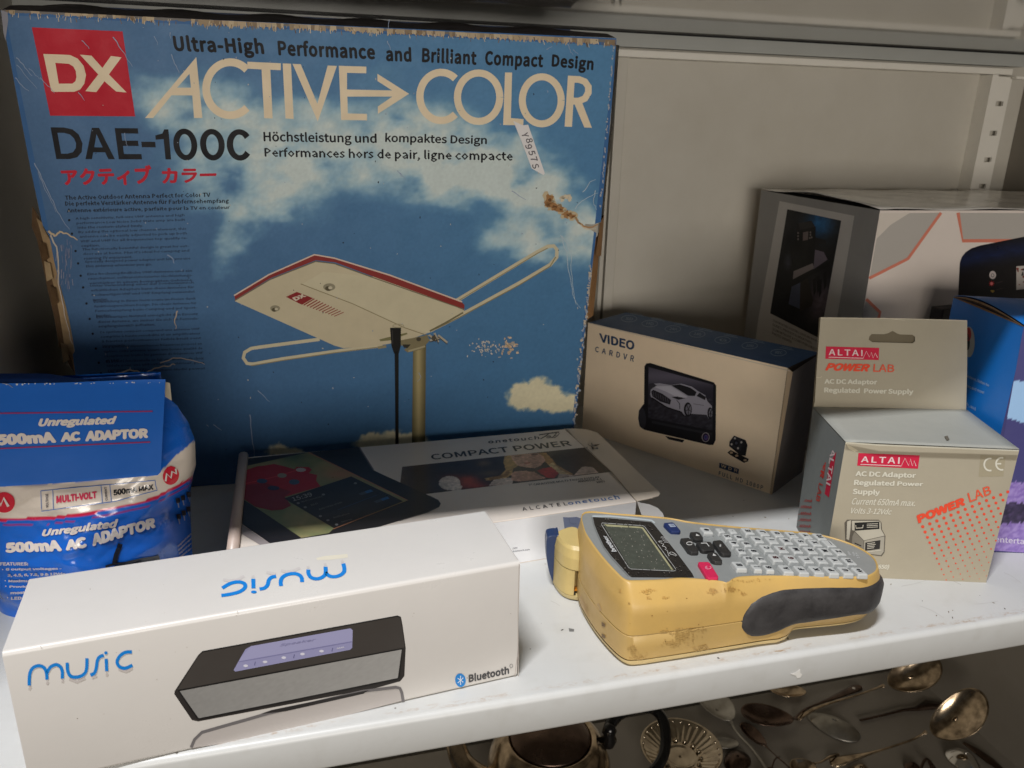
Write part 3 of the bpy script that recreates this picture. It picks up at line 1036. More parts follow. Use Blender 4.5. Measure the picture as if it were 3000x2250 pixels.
# body behind the front panel
upn = BU.normalized()
dep = Vector((0, 1, 0))
TH = 0.115
ftl, ftr = BF.at(4, 30), BF.at(1804, 112)
fbl, fbr = BF.at(292, 1440), BF.at(1664, 1366)
fbl.z = fbr.z = 0
off = -BF.n * 0.0008
m = MB()
btl = ftl + Vector((-0.0, TH, 0.0165))
btr = ftr + Vector((0.004, TH, 0.0165))
bbl = fbl + Vector((0, TH - 0.01, 0))
bbr = fbr + Vector((0, TH - 0.01, 0))
DK = (46, 58, 84)
m.add([fbl + off, fbr + off, bbr, bbl], [(0, 3, 2, 1)], BROWN, KRAFT)
m.add([bbl, bbr, btr, btl], [(1, 0, 3, 2)], DK, OLD)
m.add([ftl + off * 0.2 + Vector((0.003, 0, 0)), BF.at(96, 480) + off, BF.at(205, 900) + off, fbl + off, bbl, btl], [(0, 1, 2, 3, 4, 5)], (24, 24, 30), OLD)
m.build('carton_body', big, BX)
m = MB()
n = 40
vs = []
for i in range(n + 1):
    a = ftl.lerp(ftr, i / n) + upn * 0.0002
    b_ = btl.lerp(btr, i / n) + Vector((0, 0, 0.0012 * math.sin(i * 0.9)))
    for k in range(7):
        t = k / 6
        p = a.lerp(b_, t)
        p.z += 0.0022 * math.sin(math.pi * min(1, t * 2.2)) * (1 if t < 0.45 else 0)
        vs.append(p)
m.add(vs, [(i * 7 + k, (i + 1) * 7 + k, (i + 1) * 7 + k + 1, i * 7 + k + 1) for i in range(n) for k in range(6)], (66, 62, 64), OLD, True)
m.build('top_panel', big, BX)
# right side: black printed side panel bulging a little past the front, brown board below the tear
m = MB()
SP = Vector((0, 1, 0))
outer = z2([(2022, 292), (1985, 800), (1940, 1180), (1922, 1392)])
inner = z2([(2000, 290), (1968, 800), (1922, 1180), (1905, 1400)])
vs = []
for (ox, oy), (ix, iy) in zip(outer, inner):
    q = BF.at(ix, iy) + off
    vs += [q, ony(ox, oy, q.y + 0.035), ony(ox - 6, oy, q.y + 0.10)]
m.add(vs, [(i * 3 + k, i * 3 + k + 1, i * 3 + k + 4, i * 3 + k + 3) for i in range(3) for k in range(2)], (20, 20, 24), OLD)
for k in range(26):
    t = random.random()
    i = min(2, int(t * 3))
    f = t * 3 - i
    ox = outer[i][0] + (outer[i + 1][0] - outer[i][0]) * f
    oy = outer[i][1] + (outer[i + 1][1] - outer[i][1]) * f
    q = BF.at(ox - 4, oy)
    pl = Plane(vs[i * 3], vs[i * 3 + 1], vs[i * 3 + 3])
    stroke(m, pl, [(ox - 2.5, oy), (ox - 3.5 + random.uniform(-1, 1), oy + random.uniform(4, 16))], random.uniform(0.8, 2.2), random.choice([(150, 140, 120), (110, 104, 96)]), OLD, 2)
m.build('side_panel', big, BX)
m = MB()
outer = z2([(1925, 1392), (1905, 1659)]) + z4([(2138, 60), (2120, 280), (2098, 505), (2062, 530)])
inner = z2([(1900, 1450), (1870, 1659)]) + z4([(2110, 90), (2090, 300), (2066, 500), (2052, 540)])
vs = []
for (ox, oy), (ix, iy) in zip(outer, inner):
    q = BF.at(ix, iy) + off
    vs += [q, ony(ox, oy, q.y + 0.020), ony(ox - 8, oy, q.y + 0.05)]
m.add(vs, [(i * 3 + k, i * 3 + k + 1, i * 3 + k + 4, i * 3 + k + 3) for i in range(len(outer) - 1) for k in range(2)], (176, 130, 82), KRAFT)
m.build('torn_side_flap', big, BX)
# left side: torn corrugated edge
m = MB()
A = z3([(262, 285), (262, 450), (300, 560), (350, 750), (390, 960), (430, 1180), (480, 1420), (560, 1560), (604, 1640)])
Bm = z3([(300, 380), (320, 470), (360, 600), (395, 760), (440, 960), (478, 1180), (530, 1420), (580, 1540), (606, 1650)])
Cc = z3([(338, 420), (348, 460), (402, 560), (440, 740), (482, 920), (535, 1120), (590, 1380), (600, 1500), (612, 1655)])
for P_, Q_, yo, c in ((A, Bm, 0.012, (120, 92, 64)), (Bm, Cc, 0.004, (190, 160, 120))):
    vs = []
    for (ax_, ay_), (qx, qy) in zip(P_, Q_):
        q = BF.at(qx, qy)
        w = 0.0 if P_ is Bm else 0.004
        vs += [ony(ax_ + random.uniform(-3, 3), ay_, q.y + yo), q + Vector((0, w + 0.0006, 0))]
    m.add(vs, [(i * 2, i * 2 + 1, i * 2 + 3, i * 2 + 2) for i in range(len(P_) - 1)], c, KRAFT)
for k in range(8):
    i = random.randrange(1, 7)
    ax_, ay_ = Bm[i]
    q = BF.at(ax_, ay_)
    m.add([ony(ax_ - 14, ay_ - 10, q.y + 0.004), ony(ax_ + 4, ay_ - 4, q.y - 0.0005), ony(ax_ + 12, ay_ + 40, q.y - 0.0003), ony(ax_ - 6, ay_ + 50, q.y + 0.003)], [(0, 1, 2, 3)], random.choice([(204, 176, 134), (150, 118, 82), (96, 72, 50)]), KRAFT)
m.build('torn_corner', big, BX)
# handwritten price label
m = MB()
lab = z2([(1335, 783), (1398, 812), (1432, 808), (1540, 1122), (1532, 1135), (1455, 1092), (1400, 945)])
poly(m, BF, lab, (236, 232, 232), CARD, 12)
for s, c in (("Y", (1412, 876)), ("8", (1440, 912)), ("9", (1436, 952)), ("5", (1456, 992)), ("7", (1470, 1032)), ("S", (1480, 1078))):
    x, y = c
    text(m, BF, s, z2([(x - 26, y - 12), (x - 16, y + 18), (x + 26, y + 8), (x + 16, y - 20)]), (96, 92, 98), CARD, bold=-0.012, layer=14)
m.build('price_label', big, BX)

# ================================================================== white speaker carton (front)
zA = lambda pts: conv(pts, 0.72332, 0, 1450)
zB = lambda pts: conv(pts, 0.33906, 550, 1450)
zC = lambda pts: conv(pts, 0.38427, 450, 1750)
WHITE = (214, 209, 203)
SKY = (10, 128, 214)
mus, MX = thing('speaker_box', 'long white speaker box printed with music, lying at the front edge', 'box', (-0.01, 0.04, 0), 0.0942)
pts = boxpts(-0.1320, -0.0035, 0.0942, 0.2350, 0.0613, 0.0, 0.0720)
m = MB()
# body with softly rounded, slightly bulging faces
u = Vector((math.cos(.0942), math.sin(.0942), 0))
v = Vector((-math.sin(.0942), math.cos(.0942), 0))
O = pts[0]
r = 0.0022
prof = []
corners = [(0, 0), (0.0613, 0), (0.0613, 0.0720), (0, 0.0720)]
arc = {0: (r, r, 180, 270), 1: (0.0613 - r, r, 270, 360), 2: (0.0613 - r, 0.072 - r, 0, 90), 3: (r, 0.072 - r, 90, 180)}
for k in range(4):
    cx, cz, a0, a1 = arc[k]
    for j in range(6):
        a = rad(a0 + (a1 - a0) * j / 5)
        prof.append((cx + r * math.cos(a), cz + r * math.sin(a)))
n = len(prof)
NX = 24
vs = []
for i in range(NX + 1):
    t = i / NX
    for (y, z) in prof:
        vs.append(O + u * (0.235 * t) + v * y + Vector((0, 0, z)))
m.add(vs, [(i * n + k, (i + 1) * n + k, (i + 1) * n + (k + 1) % n, i * n + (k + 1) % n) for i in range(NX) for k in range(n)], WHITE, GLOSS, True)
m.add(vs[:n], [tuple(range(n))], WHITE, GLOSS)
m.add(vs[-n:], [tuple(reversed(range(n)))], WHITE, GLOSS)
body = m.build('carton', mus, MX)
es = body.modifiers.new('edge', 'EDGE_SPLIT')
es.split_angle = rad(60)
MF = Plane(pts[0], pts[1], pts[4], 0.00008)
MT = Plane(pts[4], pts[5], pts[7], 0.00008)
m = MB()
# logo on the front
for st in ([(118, 772), (120, 728), (132, 702), (156, 692), (178, 700), (188, 722), (190, 748)], [(190, 722), (204, 698), (226, 688), (244, 696), (252, 716), (252, 744)],
           [(272, 680), (274, 712), (286, 734), (312, 738), (338, 728), (350, 706), (352, 662)], [(366, 730), (382, 722), (390, 700), (394, 672), (404, 656), (420, 650)],
           [(430, 664), (432, 714)], [(534, 636), (508, 638), (486, 652), (474, 676), (484, 696), (508, 702), (536, 690)]):
    stroke(m, MF, zA(st), 9.5, SKY, GLOSS, 3, smooth=len(st) > 2)
disc(m, MF, *zA([(429, 640)])[0], 5, 4.5, SKY, GLOSS, 3)
for st in ([(118, 790), (124, 776)], [(190, 768), (194, 756)], [(252, 760), (256, 750)], [(280, 746), (312, 758), (345, 742)], [(372, 742), (392, 734)], [(432, 734), (434, 722)], [(480, 706), (510, 716), (536, 702)]):
    stroke(m, MF, zA(st), 7, (196, 188, 184), GLOSS, 2)
# mirrored logo on the top
for st in ([(290, 868), (360, 858), (440, 838), (488, 808), (496, 776), (470, 756), (420, 752), (360, 768), (298, 804)], [(566, 724), (568, 806)],
           [(620, 812), (662, 804), (690, 776), (700, 738), (722, 712), (764, 702)], [(806, 786), (804, 742), (824, 706), (872, 684), (930, 680), (970, 696), (986, 722), (988, 752)],
           [(1042, 644), (1044, 680), (1066, 712), (1110, 724), (1150, 716), (1182, 694), (1192, 664), (1190, 620)], [(1192, 668), (1218, 696), (1262, 706), (1314, 694), (1350, 664), (1352, 628), (1344, 592)]):
    stroke(m, MT, zB(st), 9.5, SKY, GLOSS, 3, smooth=len(st) > 2, ax=1.25)
disc(m, MT, *zB([(571, 838)])[0], 8.5, 4.2, SKY, GLOSS, 3)
for st in ([(306, 730), (350, 742), (420, 738), (488, 700)], [(562, 694), (566, 714)], [(680, 668), (720, 676), (760, 684)], [(806, 652), (850, 664), (910, 656), (970, 630)], [(1036, 614), (1042, 634)], [(1184, 590), (1190, 612)], [(1328, 562), (1342, 584)]):
    stroke(m, MT, zB(st), 8, (205, 198, 194), GLOSS, 2)
poly(m, MT, zB([(1110, 545), (1180, 528), (1380, 510), (1386, 540), (1230, 560), (1120, 562)]), (226, 218, 198), GLOSS, 1)


# printed speaker
def grill(x, y):
    g = 160 - 22 * (1 - (x - 520) / 700)
    return tuple(g * k * (1 + 0.04 * fbm(x / 3, y / 3, 1, 2)) for k in (1.0, 0.985, 0.96))


poly(m, MF, zC([(160, 715), (340, 440), (372, 412), (1860, 140), (1886, 150), (1898, 210), (1922, 385), (1912, 600), (1880, 640), (1700, 690), (340, 946), (292, 935), (158, 738)]), (46, 42, 40), GLOSS, 1)
poly(m, MF, zC([(345, 445), (375, 418), (1858, 146), (1882, 156), (1914, 380), (1890, 388), (195, 704), (185, 700)]), (66, 61, 57), GLOSS, 2)
paint(m, MF, zC([(345, 925), (1862, 615), (1892, 396), (198, 714)]), 60, 16, grill, GLOSS, 3)
stroke(m, MF, zC([(190, 712), (1896, 392), (1872, 612), (1850, 626), (348, 926), (330, 915), (190, 712)]), 3.5, (26, 24, 24), GLOSS, 3.6)
stroke(m, MF, zC([(345, 440), (372, 414), (1860, 142), (1884, 152)]), 2.2, (24, 22, 22), GLOSS, 3.6)
LAV = (150, 148, 186)
poly(m, MF, zC([(610, 556), (640, 500), (700, 396), (742, 372), (1500, 236), (1518, 250), (1514, 385), (1498, 400), (624, 566)]), LAV, GLOSS, 3)
poly(m, MF, zC([(640, 500), (668, 455), (742, 372), (1500, 236), (1518, 250), (1516, 335), (1300, 372)]), (160, 158, 194), GLOSS, 3.3)
stroke(m, MF, zC([(648, 492), (1512, 338)]), 3, (128, 126, 168), GLOSS, 3.5)
text(m, MF, "Speaker", zC([(960, 380), (1240, 335), (1238, 312), (960, 355)]), (132, 130, 170), GLOSS, bold=-.01, shear=0.3, layer=3.8)
for x, y in ((702, 522), (850, 492), (992, 460), (1135, 432), (1280, 410)):
    disc(m, MF, *zC([(x, y)])[0], 7, 4, (216, 214, 226), GLOSS, 3.8, 8)
text(m, MF, "AUX", zC([(1395, 396), (1455, 384), (1454, 374), (1394, 386)]), (222, 220, 230), GLOSS, bold=.03, layer=3.8)
for x, y in ((772, 505), (1070, 450), (1362, 400)):
    stroke(m, MF, zC([(x - 3, y + 14), (x + 4, y - 14)]), 2, (88, 86, 130), GLOSS, 3.8)


def fade(x, y):
    return mix((150, 144, 138), (214, 206, 200), 0.25 + 0.9 * fbm(x / 90, y / 40, 5, 2) * .2 + (y - 2080) / 240 + (x - 600) / 1500 * .35)


poly(m, MF, zC([(300, 1148), (330, 1080), (380, 1036), (880, 900), (1600, 735), (1850, 702), (1880, 716), (1890, 790), (1100, 998), (640, 1100)]), (184, 177, 172), GLOSS, 1.4)
stroke(m, MF, zC([(286, 1146), (312, 1085), (368, 1030), (880, 884), (1600, 716), (1846, 686), (1878, 694), (1892, 726), (1904, 796)]), 9, (112, 108, 108), GLOSS, 2, smooth=False)
poly(m, MF, zC([(820, 888), (900, 860), (1600, 715), (1640, 708), (1600, 735), (1000, 870)]), (44, 41, 40), GLOSS, 2.4)
# wireless mark
ic = zA([(1863, 752)])[0]
poly(m, MF, ell(1349, 1993, 15.5, 20, 24, rot=-8), (18, 128, 204), GLOSS, 3)
stroke(m, MF, [(1341, 1987), (1357, 1998), (1349, 2007), (1349, 1980), (1357, 1986), (1341, 2001)], 2.2, (228, 232, 240), GLOSS, 4)
text(m, MF, "Bluetooth", [(1373, 2000), (1492, 1974), (1491, 1951), (1373, 1976)], (66, 64, 66), GLOSS, bold=0.03, layer=3)
ring(m, MF, 1498, 1951, 4.6, 5, 1.2, (90, 88, 90), GLOSS, 3, 12)
stroke(m, MF, zA([(2096, 655), (2090, 690), (2085, 742)]), 1.6, (184, 174, 166), GLOSS, 3)  # not print: crease and edge shading by the tuck flap, drawn as thin darker lines
stroke(m, MF, zA([(2103, 280), (2098, 480), (2099, 738)]), 2.0, (190, 180, 172), GLOSS, 3)
stroke(m, MT, zA([(1966, 64), (2096, 262)]), 1.6, (196, 190, 184), GLOSS, 2)
_r = random.Random(4)
for _ in range(40):
    x, y = _r.uniform(60, 1500), _r.uniform(1700, 2200)
    poly(m, MF if y > 1930 - (x * .19) else MT, ell(x, y, _r.uniform(.8, 2.2), _r.uniform(.6, 1.4), 6), _r.choice([(176, 164, 152), (190, 180, 170), (140, 126, 112)]), GLOSS, 1)
m.build('printed_artwork', mus, MX)

# ================================================================== sand coloured dash camera carton
zV = lambda pts: conv(pts, 0.39177, 1600, 850)
SAND = (240, 219, 190)
NAVY = (44, 66, 98)
vid, VX = thing('camera_box', 'sand coloured video camera carton with a dark blue top', 'box', (0.32, 0.29, 0), -1.0011)
P = boxpts(0.2615, 0.3585, -1.0011, 0.1984, 0.0637, 0.0, 0.1103)
m = MB()
hexa(m, P, SAND, CARD, skip=('right', 'top'))
m.add([P[4], P[5], P[6], P[7]], [(0, 1, 2, 3)], (66, 98, 140), CARD)
VT = Plane(P[4], P[5], P[7])
VF = Plane(P[0], P[1], P[4])
vbody = m.build('carton', vid, VX)
m = MB()
stroke(m, VF, [(1721, 946), (2316, 1087)], 3, (214, 200, 180), CARD, 2)
text(m, VF, "VIDEO", zV([(402, 388), (656, 452), (664, 382), (396, 320)]), NAVY, CARD, bold=0.03, layer=2)
text(m, VF, "CARDVR", zV([(365, 460), (654, 538), (660, 490), (368, 420)]), (66, 82, 108), CARD, bold=0.02, layer=2, space=1.35)
DKC = (26, 26, 31)
poly(m, VF, zV([(735, 570), (750, 548), (780, 545), (1255, 690), (1272, 715), (1268, 1120), (1250, 1158), (1220, 1158), (735, 1045), (700, 1020), (688, 960), (694, 900), (722, 860), (732, 850)]), DKC, CARD, 2)
poly(m, VF, zV([(890, 1090), (1035, 1120), (1020, 1140), (915, 1116)]), (34, 34, 38), CARD, 1.8)
disc(m, VF, *zV([(719, 958)])[0], 11, 31, (48, 48, 56), CARD, 3, rot=-4)


def scr(x, y):
    t = (y - 1075) / 170
    return mix((44, 42, 52), (92, 88, 102), math.exp(-((t - 0.15) / 0.18) ** 2)) if t < 0.55 else mix((34, 33, 40), (84, 82, 94), 0.5 * fbm(x / 14, y / 5, 3, 3) + 0.25)


paint(m, VF, zV([(762, 955), (1244, 1050), (1250, 708), (766, 575)]), 34, 26, scr, CARD, 3)
poly(m, VF, zV([(775, 770), (785, 735), (800, 700), (850, 696), (930, 710), (1010, 699), (1090, 722), (1140, 758), (1190, 786), (1205, 830), (1240, 868), (1236, 930), (1215, 960), (1200, 932), (1090, 925), (1040, 938), (1000, 905), (900, 872), (830, 836), (785, 800)]), (146, 144, 156), CARD, 4)
poly(m, VF, zV([(800, 720), (930, 716), (1000, 760), (1060, 800), (1000, 812), (900, 760)]), (176, 174, 186), CARD, 4.3)
poly(m, VF, zV([(935, 712), (1000, 705), (1080, 730), (1125, 762), (1112, 792), (1062, 790), (990, 745)]), (30, 29, 34), CARD, 4.6)
poly(m, VF, zV([(1125, 792), (1147, 766), (1195, 800), (1188, 822)]), (34, 33, 38), CARD, 4.6)
poly(m, VF, zV([(785, 760), (800, 745), (870, 775), (935, 822), (926, 856), (850, 832), (795, 795)]), (38, 36, 42), CARD, 4.6)
for k in range(7):
    stroke(m, VF, zV([(800 + 18 * k, 755 + 9 * k), (806 + 18 * k, 795 + 8 * k)]), 1, (96, 94, 104), CARD, 5)
poly(m, VF, zV([(935, 800), (980, 795), (1042, 808), (990, 820)]), (36, 34, 40), CARD, 4.6)
stroke(m, VF, zV([(975, 820), (998, 850), (1000, 890)]), 2, (40, 38, 44), CARD, 4.8)
stroke(m, VF, zV([(790, 805), (900, 876), (1010, 912), (1030, 940)]), 4, (20, 19, 23), CARD, 4.8)
poly(m, VF, zV([(770, 700), (800, 695), (828, 715), (800, 730), (782, 745), (776, 800), (768, 790)]), (52, 50, 58), CARD, 4.4)
for cx, cy, rx, ry in ((1060, 893, 30, 54), (1226, 920, 20, 44)):
    disc(m, VF, *zV([(cx, cy)])[0], rx * .392, ry * .392, (24, 23, 27), CARD, 5)
    disc(m, VF, *zV([(cx + 4, cy)])[0], rx * .27, ry * .29, (110, 108, 118), CARD, 5.2)
    for k in range(5):
        a = rad(72 * k + 20)
        stroke(m, VF, zV([(cx + 4, cy), (cx + 4 + rx * .7 * math.cos(a), cy + ry * .74 * math.sin(a))]), 2, (30, 29, 34), CARD, 5.4)
stroke(m, VF, zV([(1100, 850), (1180, 862)]), 1.5, (90, 88, 100), CARD, 5)
stroke(m, VF, zV([(790, 985), (1240, 1078)]), 7, (44, 44, 50), CARD, 3.4)
cx, cy = zV([(1193, 1100)])[0]
disc(m, VF, cx, cy, 11.5, 14, (156, 146, 150), CARD, 4)
disc(m, VF, cx, cy, 9.5, 12, (40, 36, 60), CARD, 4.4)
disc(m, VF, cx + 1, cy + 1, 6, 8, (86, 66, 120), CARD, 4.8)
disc(m, VF, cx, cy, 3, 4, (30, 60, 110), CARD, 5.2)
poly(m, VF, zV([(1355, 1215), (1380, 1195), (1440, 1225), (1515, 1262), (1510, 1280), (1480, 1292), (1380, 1235)]), (28, 27, 30), CARD, 2)
for x, y in ((1385, 1215), (1425, 1238), (1488, 1272)):
    disc(m, VF, *zV([(x, y)])[0], 5, 3.5, (176, 152, 126), CARD, 2.5, 10)
poly(m, VF, zV([(1372, 1132), (1405, 1088), (1492, 1122), (1506, 1160), (1492, 1240), (1452, 1235), (1368, 1166)]), (30, 30, 34), CARD, 3)
poly(m, VF, zV([(1375, 1132), (1405, 1092), (1470, 1120), (1455, 1205), (1372, 1166)]), (44, 44, 50), CARD, 3.3)
disc(m, VF, *zV([(1422, 1144)])[0], 8, 9, (20, 20, 24), CARD, 3.6)
disc(m, VF, *zV([(1422, 1144)])[0], 4, 4.5, (70, 70, 84), CARD, 3.9)
for x, y in ((1412, 1108), (1460, 1138), (1387, 1153), (1435, 1182)):
    disc(m, VF, *zV([(x, y)])[0], 3, 3.2, (190, 182, 176), CARD, 4, 8)
poly(m, VF, zV([(1293, 1328), (1438, 1376), (1442, 1338), (1296, 1290)]), NAVY, CARD, 2)
text(m, VF, "WDR", zV([(1306, 1322), (1430, 1364), (1432, 1340), (1309, 1300)]), (214, 190, 160), CARD, bold=0.02, layer=3, space=1.2)
text(m, VF, "FULL HD 1080P", zV([(1290, 1383), (1620, 1494), (1624, 1462), (1293, 1352)]), (74, 84, 104), CARD, bold=0.008, layer=2, space=1.15)
m.build('front_artwork', vid, VX)
m = MB()
LN = (156, 178, 202)
for k, (x, y) in enumerate(((620, 213), (775, 250), (948, 290), (1130, 328), (1320, 373), (1522, 415), (1738, 467))):
    cx, cy = zV([(x, y)])[0]
    ring(m, VT, cx, cy, 23, 9.5, 1.6, LN, CARD, 2, 24)
    text(m, VT, ("SD", "HD", "24H", "140", "G", "1080", "REC")[k], [(cx - 11, cy + 3), (cx + 11, cy + 5), (cx + 12, cy - 3), (cx - 8, cy - 5)], LN, CARD, layer=2)
    stroke(m, VT, [(cx + 4, cy - 15), (cx + 44, cy - 7)], 1.4, LN, CARD, 2)
    stroke(m, VT, [(cx + 10, cy - 18), (cx + 40, cy - 12)], 1.2, LN, CARD, 2)
m.build('top_artwork', vid, VX)
m = MB()
zz = Vector((0, 0, 1))
w_ = (P[2] - P[1])
o_ = Vector((math.cos(-1.0011), math.sin(-1.0011), 0))
a, b, c, d = P[1], P[2], P[6], P[5]
m.add([a + o_ * 0.0016, b + o_ * 0.0004, c + o_ * 0.0002 - zz * 0.001, d + o_ * 0.0030 - zz * 0.0035 + w_ * 0.05], [(0, 1, 2, 3)], (132, 124, 118), CARD)
m.add([a, b, c, d], [(0, 1, 2, 3)], (60, 52, 46), CARD)
m.add([d, d + o_ * 0.0030 - zz * 0.0035 + w_ * 0.05, a + o_ * 0.0016, a], [(0, 1, 2, 3)], (190, 168, 140), CARD)
m.build('end_flap', vid, VX, thick=0.0004)

# ================================================================== grey and white scanner carton, back right
zG = lambda pts: conv(pts, 0.36166, 2200, 500)
gw, GX = thing('scanner_box', 'big grey and white carton behind the others with coral star lines', 'cardboard box', (0.6, 0.31, 0))
P = boxpts(0.4534, 0.2200, -0.0395, 0.335, 0.1876, 0.0, 0.2295)
m = MB()
hexa(m, P, (236, 224, 214), GLOSS, skip=('left', 'top', 'bottom'))
m.add([P[3], P[0], P[4], P[7]], [(0, 1, 2, 3)], (158, 156, 154), CARD)
m.build('carton', gw, GX)
GF = Plane(P[0], P[1], P[4])
GL = Plane(P[0], P[3], P[4])
TOPG = printed('glossy_white_card', 0.16, 0.04, 60, grime=0.08, spec=0.8)
m = MB()
nx, ny = 30, 14
vs = []
for j in range(ny + 1):
    for i in range(nx + 1):
        a = P[4].lerp(P[5], i / nx)
        b_ = P[7].lerp(P[6], i / nx)
        p = a.lerp(b_, j / ny)
        t = i / nx
        lift = 0.0045 * math.sin(math.pi * min(1, max(0, (j / ny - 0.02) / 0.86))) * math.exp(-t * 5)
        p = p + Vector((0.0, 0, 0.0012 + lift + 0.0006 * math.sin(i * .8 + j)))
        vs.append(p)
m.add(vs, [(j * (nx + 1) + i, j * (nx + 1) + i + 1, (j + 1) * (nx + 1) + i + 1, (j + 1) * (nx + 1) + i) for j in range(ny) for i in range(nx)], (232, 228, 222), TOPG, True)
m.build('lid_flap', gw, GX, thick=0.0004)
m = MB()
zr = Vector((0, 0, 0.0005))
m.add([P[4] - zz * 0.0008, P[7] - zz * 0.0008, P[7] + Vector((0.03, 0, -0.0008)), P[4] + Vector((0.03, 0, -0.0008))], [(0, 1, 2, 3)], (14, 13, 13), KRAFT)
m.build('lid_gap', gw, GX)
m = MB()
CORAL = (226, 136, 112)
GR = (192, 186, 178)
poly(m, GF, zG([(1040, 345), (1285, 343), (1130, 440), (1018, 552)]), (226, 216, 204), GLOSS, 1)
poly(m, GF, zG([(1285, 343), (1545, 341), (1272, 716), (960, 868), (1018, 552), (1130, 440)]), GR, GLOSS, 1)
poly(m, GF, zG([(1665, 341), (2600, 345), (2600, 562), (1712, 566)]), GR, GLOSS, 1)
stroke(m, GF, zG([(1540, 341), (1272, 714), (958, 872)]), 8.5, CORAL, GLOSS, 2)
stroke(m, GF, zG([(1678, 341), (1716, 568), (2600, 566)]), 10, CORAL, GLOSS, 2)
poly(m, GF, zG([(930, 1050), (1040, 1150), (1030, 1190), (900, 1190)]), GR, GLOSS, 1)
stroke(m, GF, zG([(934, 1040), (1046, 1148), (1034, 1195)]), 9, CORAL, GLOSS, 2)


def blk(x, y):
    c = mix((22, 18, 20), (20, 30, 62), math.exp(-((y - 760 + (x - 2820) * .18) / 26) ** 2))
    return tuple(v * (1 + .25 * fbm(x / 30, y / 8, 1, 3)) for v in c)


dk = zG([(1674, 1320), (1680, 1010), (1692, 750), (1708, 700), (1740, 660), (1790, 628), (1860, 606), (2212, 535), (2560, 500), (2600, 700), (2600, 1320)])
poly(m, GF, dk, (22, 18, 20), GLOSS, 2)
paint(m, GF, zG([(1674, 1320), (2590, 1320), (2590, 500), (1674, 500)]), 90, 80, blk, GLOSS, 2.5, keep=dk)
cx, cy = zG([(1958, 845)])[0]
disc(m, GF, cx, cy, 10, 12, (214, 202, 198), GLOSS, 4)
ring(m, GF, cx, cy + 1, 4, 5, 1.3, (60, 60, 70), GLOSS, 5, 14)
star = []
for k in range(16):
    a = 2 * math.pi * k / 16
    q = 9 if k % 2 == 0 else 4
    star.append((2905 + q * math.cos(a), 831 + q * math.sin(a)))
poly(m, GF, star, (226, 56, 50), GLOSS, 4)
disc(m, GF, 2905, 831, 4, 4, (250, 150, 150), GLOSS, 5)
poly(m, GF, zG([(1942, 968), (1970, 968), (1972, 978), (1958, 990), (1944, 980)]), (232, 190, 80), GLOSS, 4)
for y in (905, 960):
    stroke(m, GF, zG([(1985, y + 6), (2040, y - 8)]), 2, (70, 56, 58), GLOSS, 4)
poly(m, GF, zG([(2150, 775), (2330, 760), (2330, 950), (2150, 966)]), (206, 198, 190), GLOSS, 4)
text(m, GF, "4", zG([(2190, 860), (2212, 856), (2212, 820), (2190, 824)]), (30, 28, 30), GLOSS, bold=.03, layer=5)
for _ in range(30):
    x, y = random.uniform(2160, 2320), random.uniform(790, 940)
    disc(m, GF, *zG([(x, y)])[0], random.uniform(1, 4), random.uniform(1, 4), random.choice([(150, 60, 50), (40, 38, 40), (90, 100, 120)]), GLOSS, 4.6, 7)
m.build('front_artwork', gw, GX)
m = MB()
poly(m, GL, zG([(232, 246), (838, 366), (700, 1180), (640, 1660), (20, 1500), (60, 1200)]), (206, 202, 198), CARD, 1)
fr = zG([(295, 312), (732, 405), (600, 1180), (560, 1360), (155, 1155)])


def pho(x, y):
    X, Y = (x - 2200) / .36166, (y - 500) / .36166
    c = mix((22, 22, 26), (40, 110, 170), math.exp(-(((X - 560) / 110) ** 2 + ((Y - 430) / 110) ** 2)) * 1.0)
    c = mix(c, (120, 104, 116), 0.9 * math.exp(-(((X - 560) / 110) ** 2 + ((Y - 1060) / 170) ** 2)))
    c = mix(c, (96, 92, 110), 0.6 * math.exp(-(((X - 300) / 30) ** 2 + ((Y - 740) / 60) ** 2)))
    return tuple(v * (1 + .2 * fbm(x / 12, y / 12, 1, 3)) for v in c)


paint(m, GL, zG([(155, 1155), (560, 1360), (732, 405), (295, 312)]), 46, 80, pho, CARD, 2)
BK = (18, 17, 19)
poly(m, GL, zG([(370, 430), (490, 405), (525, 460), (520, 600), (515, 720), (340, 810), (310, 600), (365, 560)]), BK, CARD, 4)
poly(m, GL, zG([(385, 425), (490, 410), (520, 455), (400, 480)]), (44, 42, 44), CARD, 4.3)
poly(m, GL, zG([(422, 500), (465, 492), (462, 560), (420, 568)]), (120, 106, 104), CARD, 4.6)
for x, y in ((382, 505), (382, 530), (382, 555), (482, 500), (482, 520), (492, 540), (478, 545)):
    disc(m, GL, *zG([(x, y)])[0], 2.5, 3, (130, 120, 116), CARD, 4.6, 8)
poly(m, GL, zG([(520, 540), (612, 565), (608, 600), (540, 590), (640, 730), (520, 790), (520, 620)]), (30, 28, 32), CARD, 4)
poly(m, GL, zG([(345, 815), (500, 750), (512, 790), (340, 880)]), (150, 140, 140), CARD, 4.4)
poly(m, GL, zG([(520, 640), (590, 660), (620, 720), (520, 790), (505, 800)]), (120, 110, 124), CARD, 4.4)
poly(m, GL, zG([(330, 890), (640, 735), (645, 765), (340, 925)]), (20, 19, 22), CARD, 4.8)
for k, (x, y) in enumerate(((500, 950), (530, 930), (545, 960), (585, 900))):
    poly(m, GL, zG([(x, y - 70), (x + 28, y - 86), (x + 26, y + 30), (x + 8, y + 70)]), (22, 20, 24), CARD, 4.6)
poly(m, GL, zG([(330, 940), (400, 905), (395, 1120), (305, 1080)]), (84, 92, 116), CARD, 4.4)
poly(m, GL, zG([(400, 905), (460, 870), (505, 1050), (490, 1100), (395, 1140)]), (52, 44, 40), CARD, 4.4)
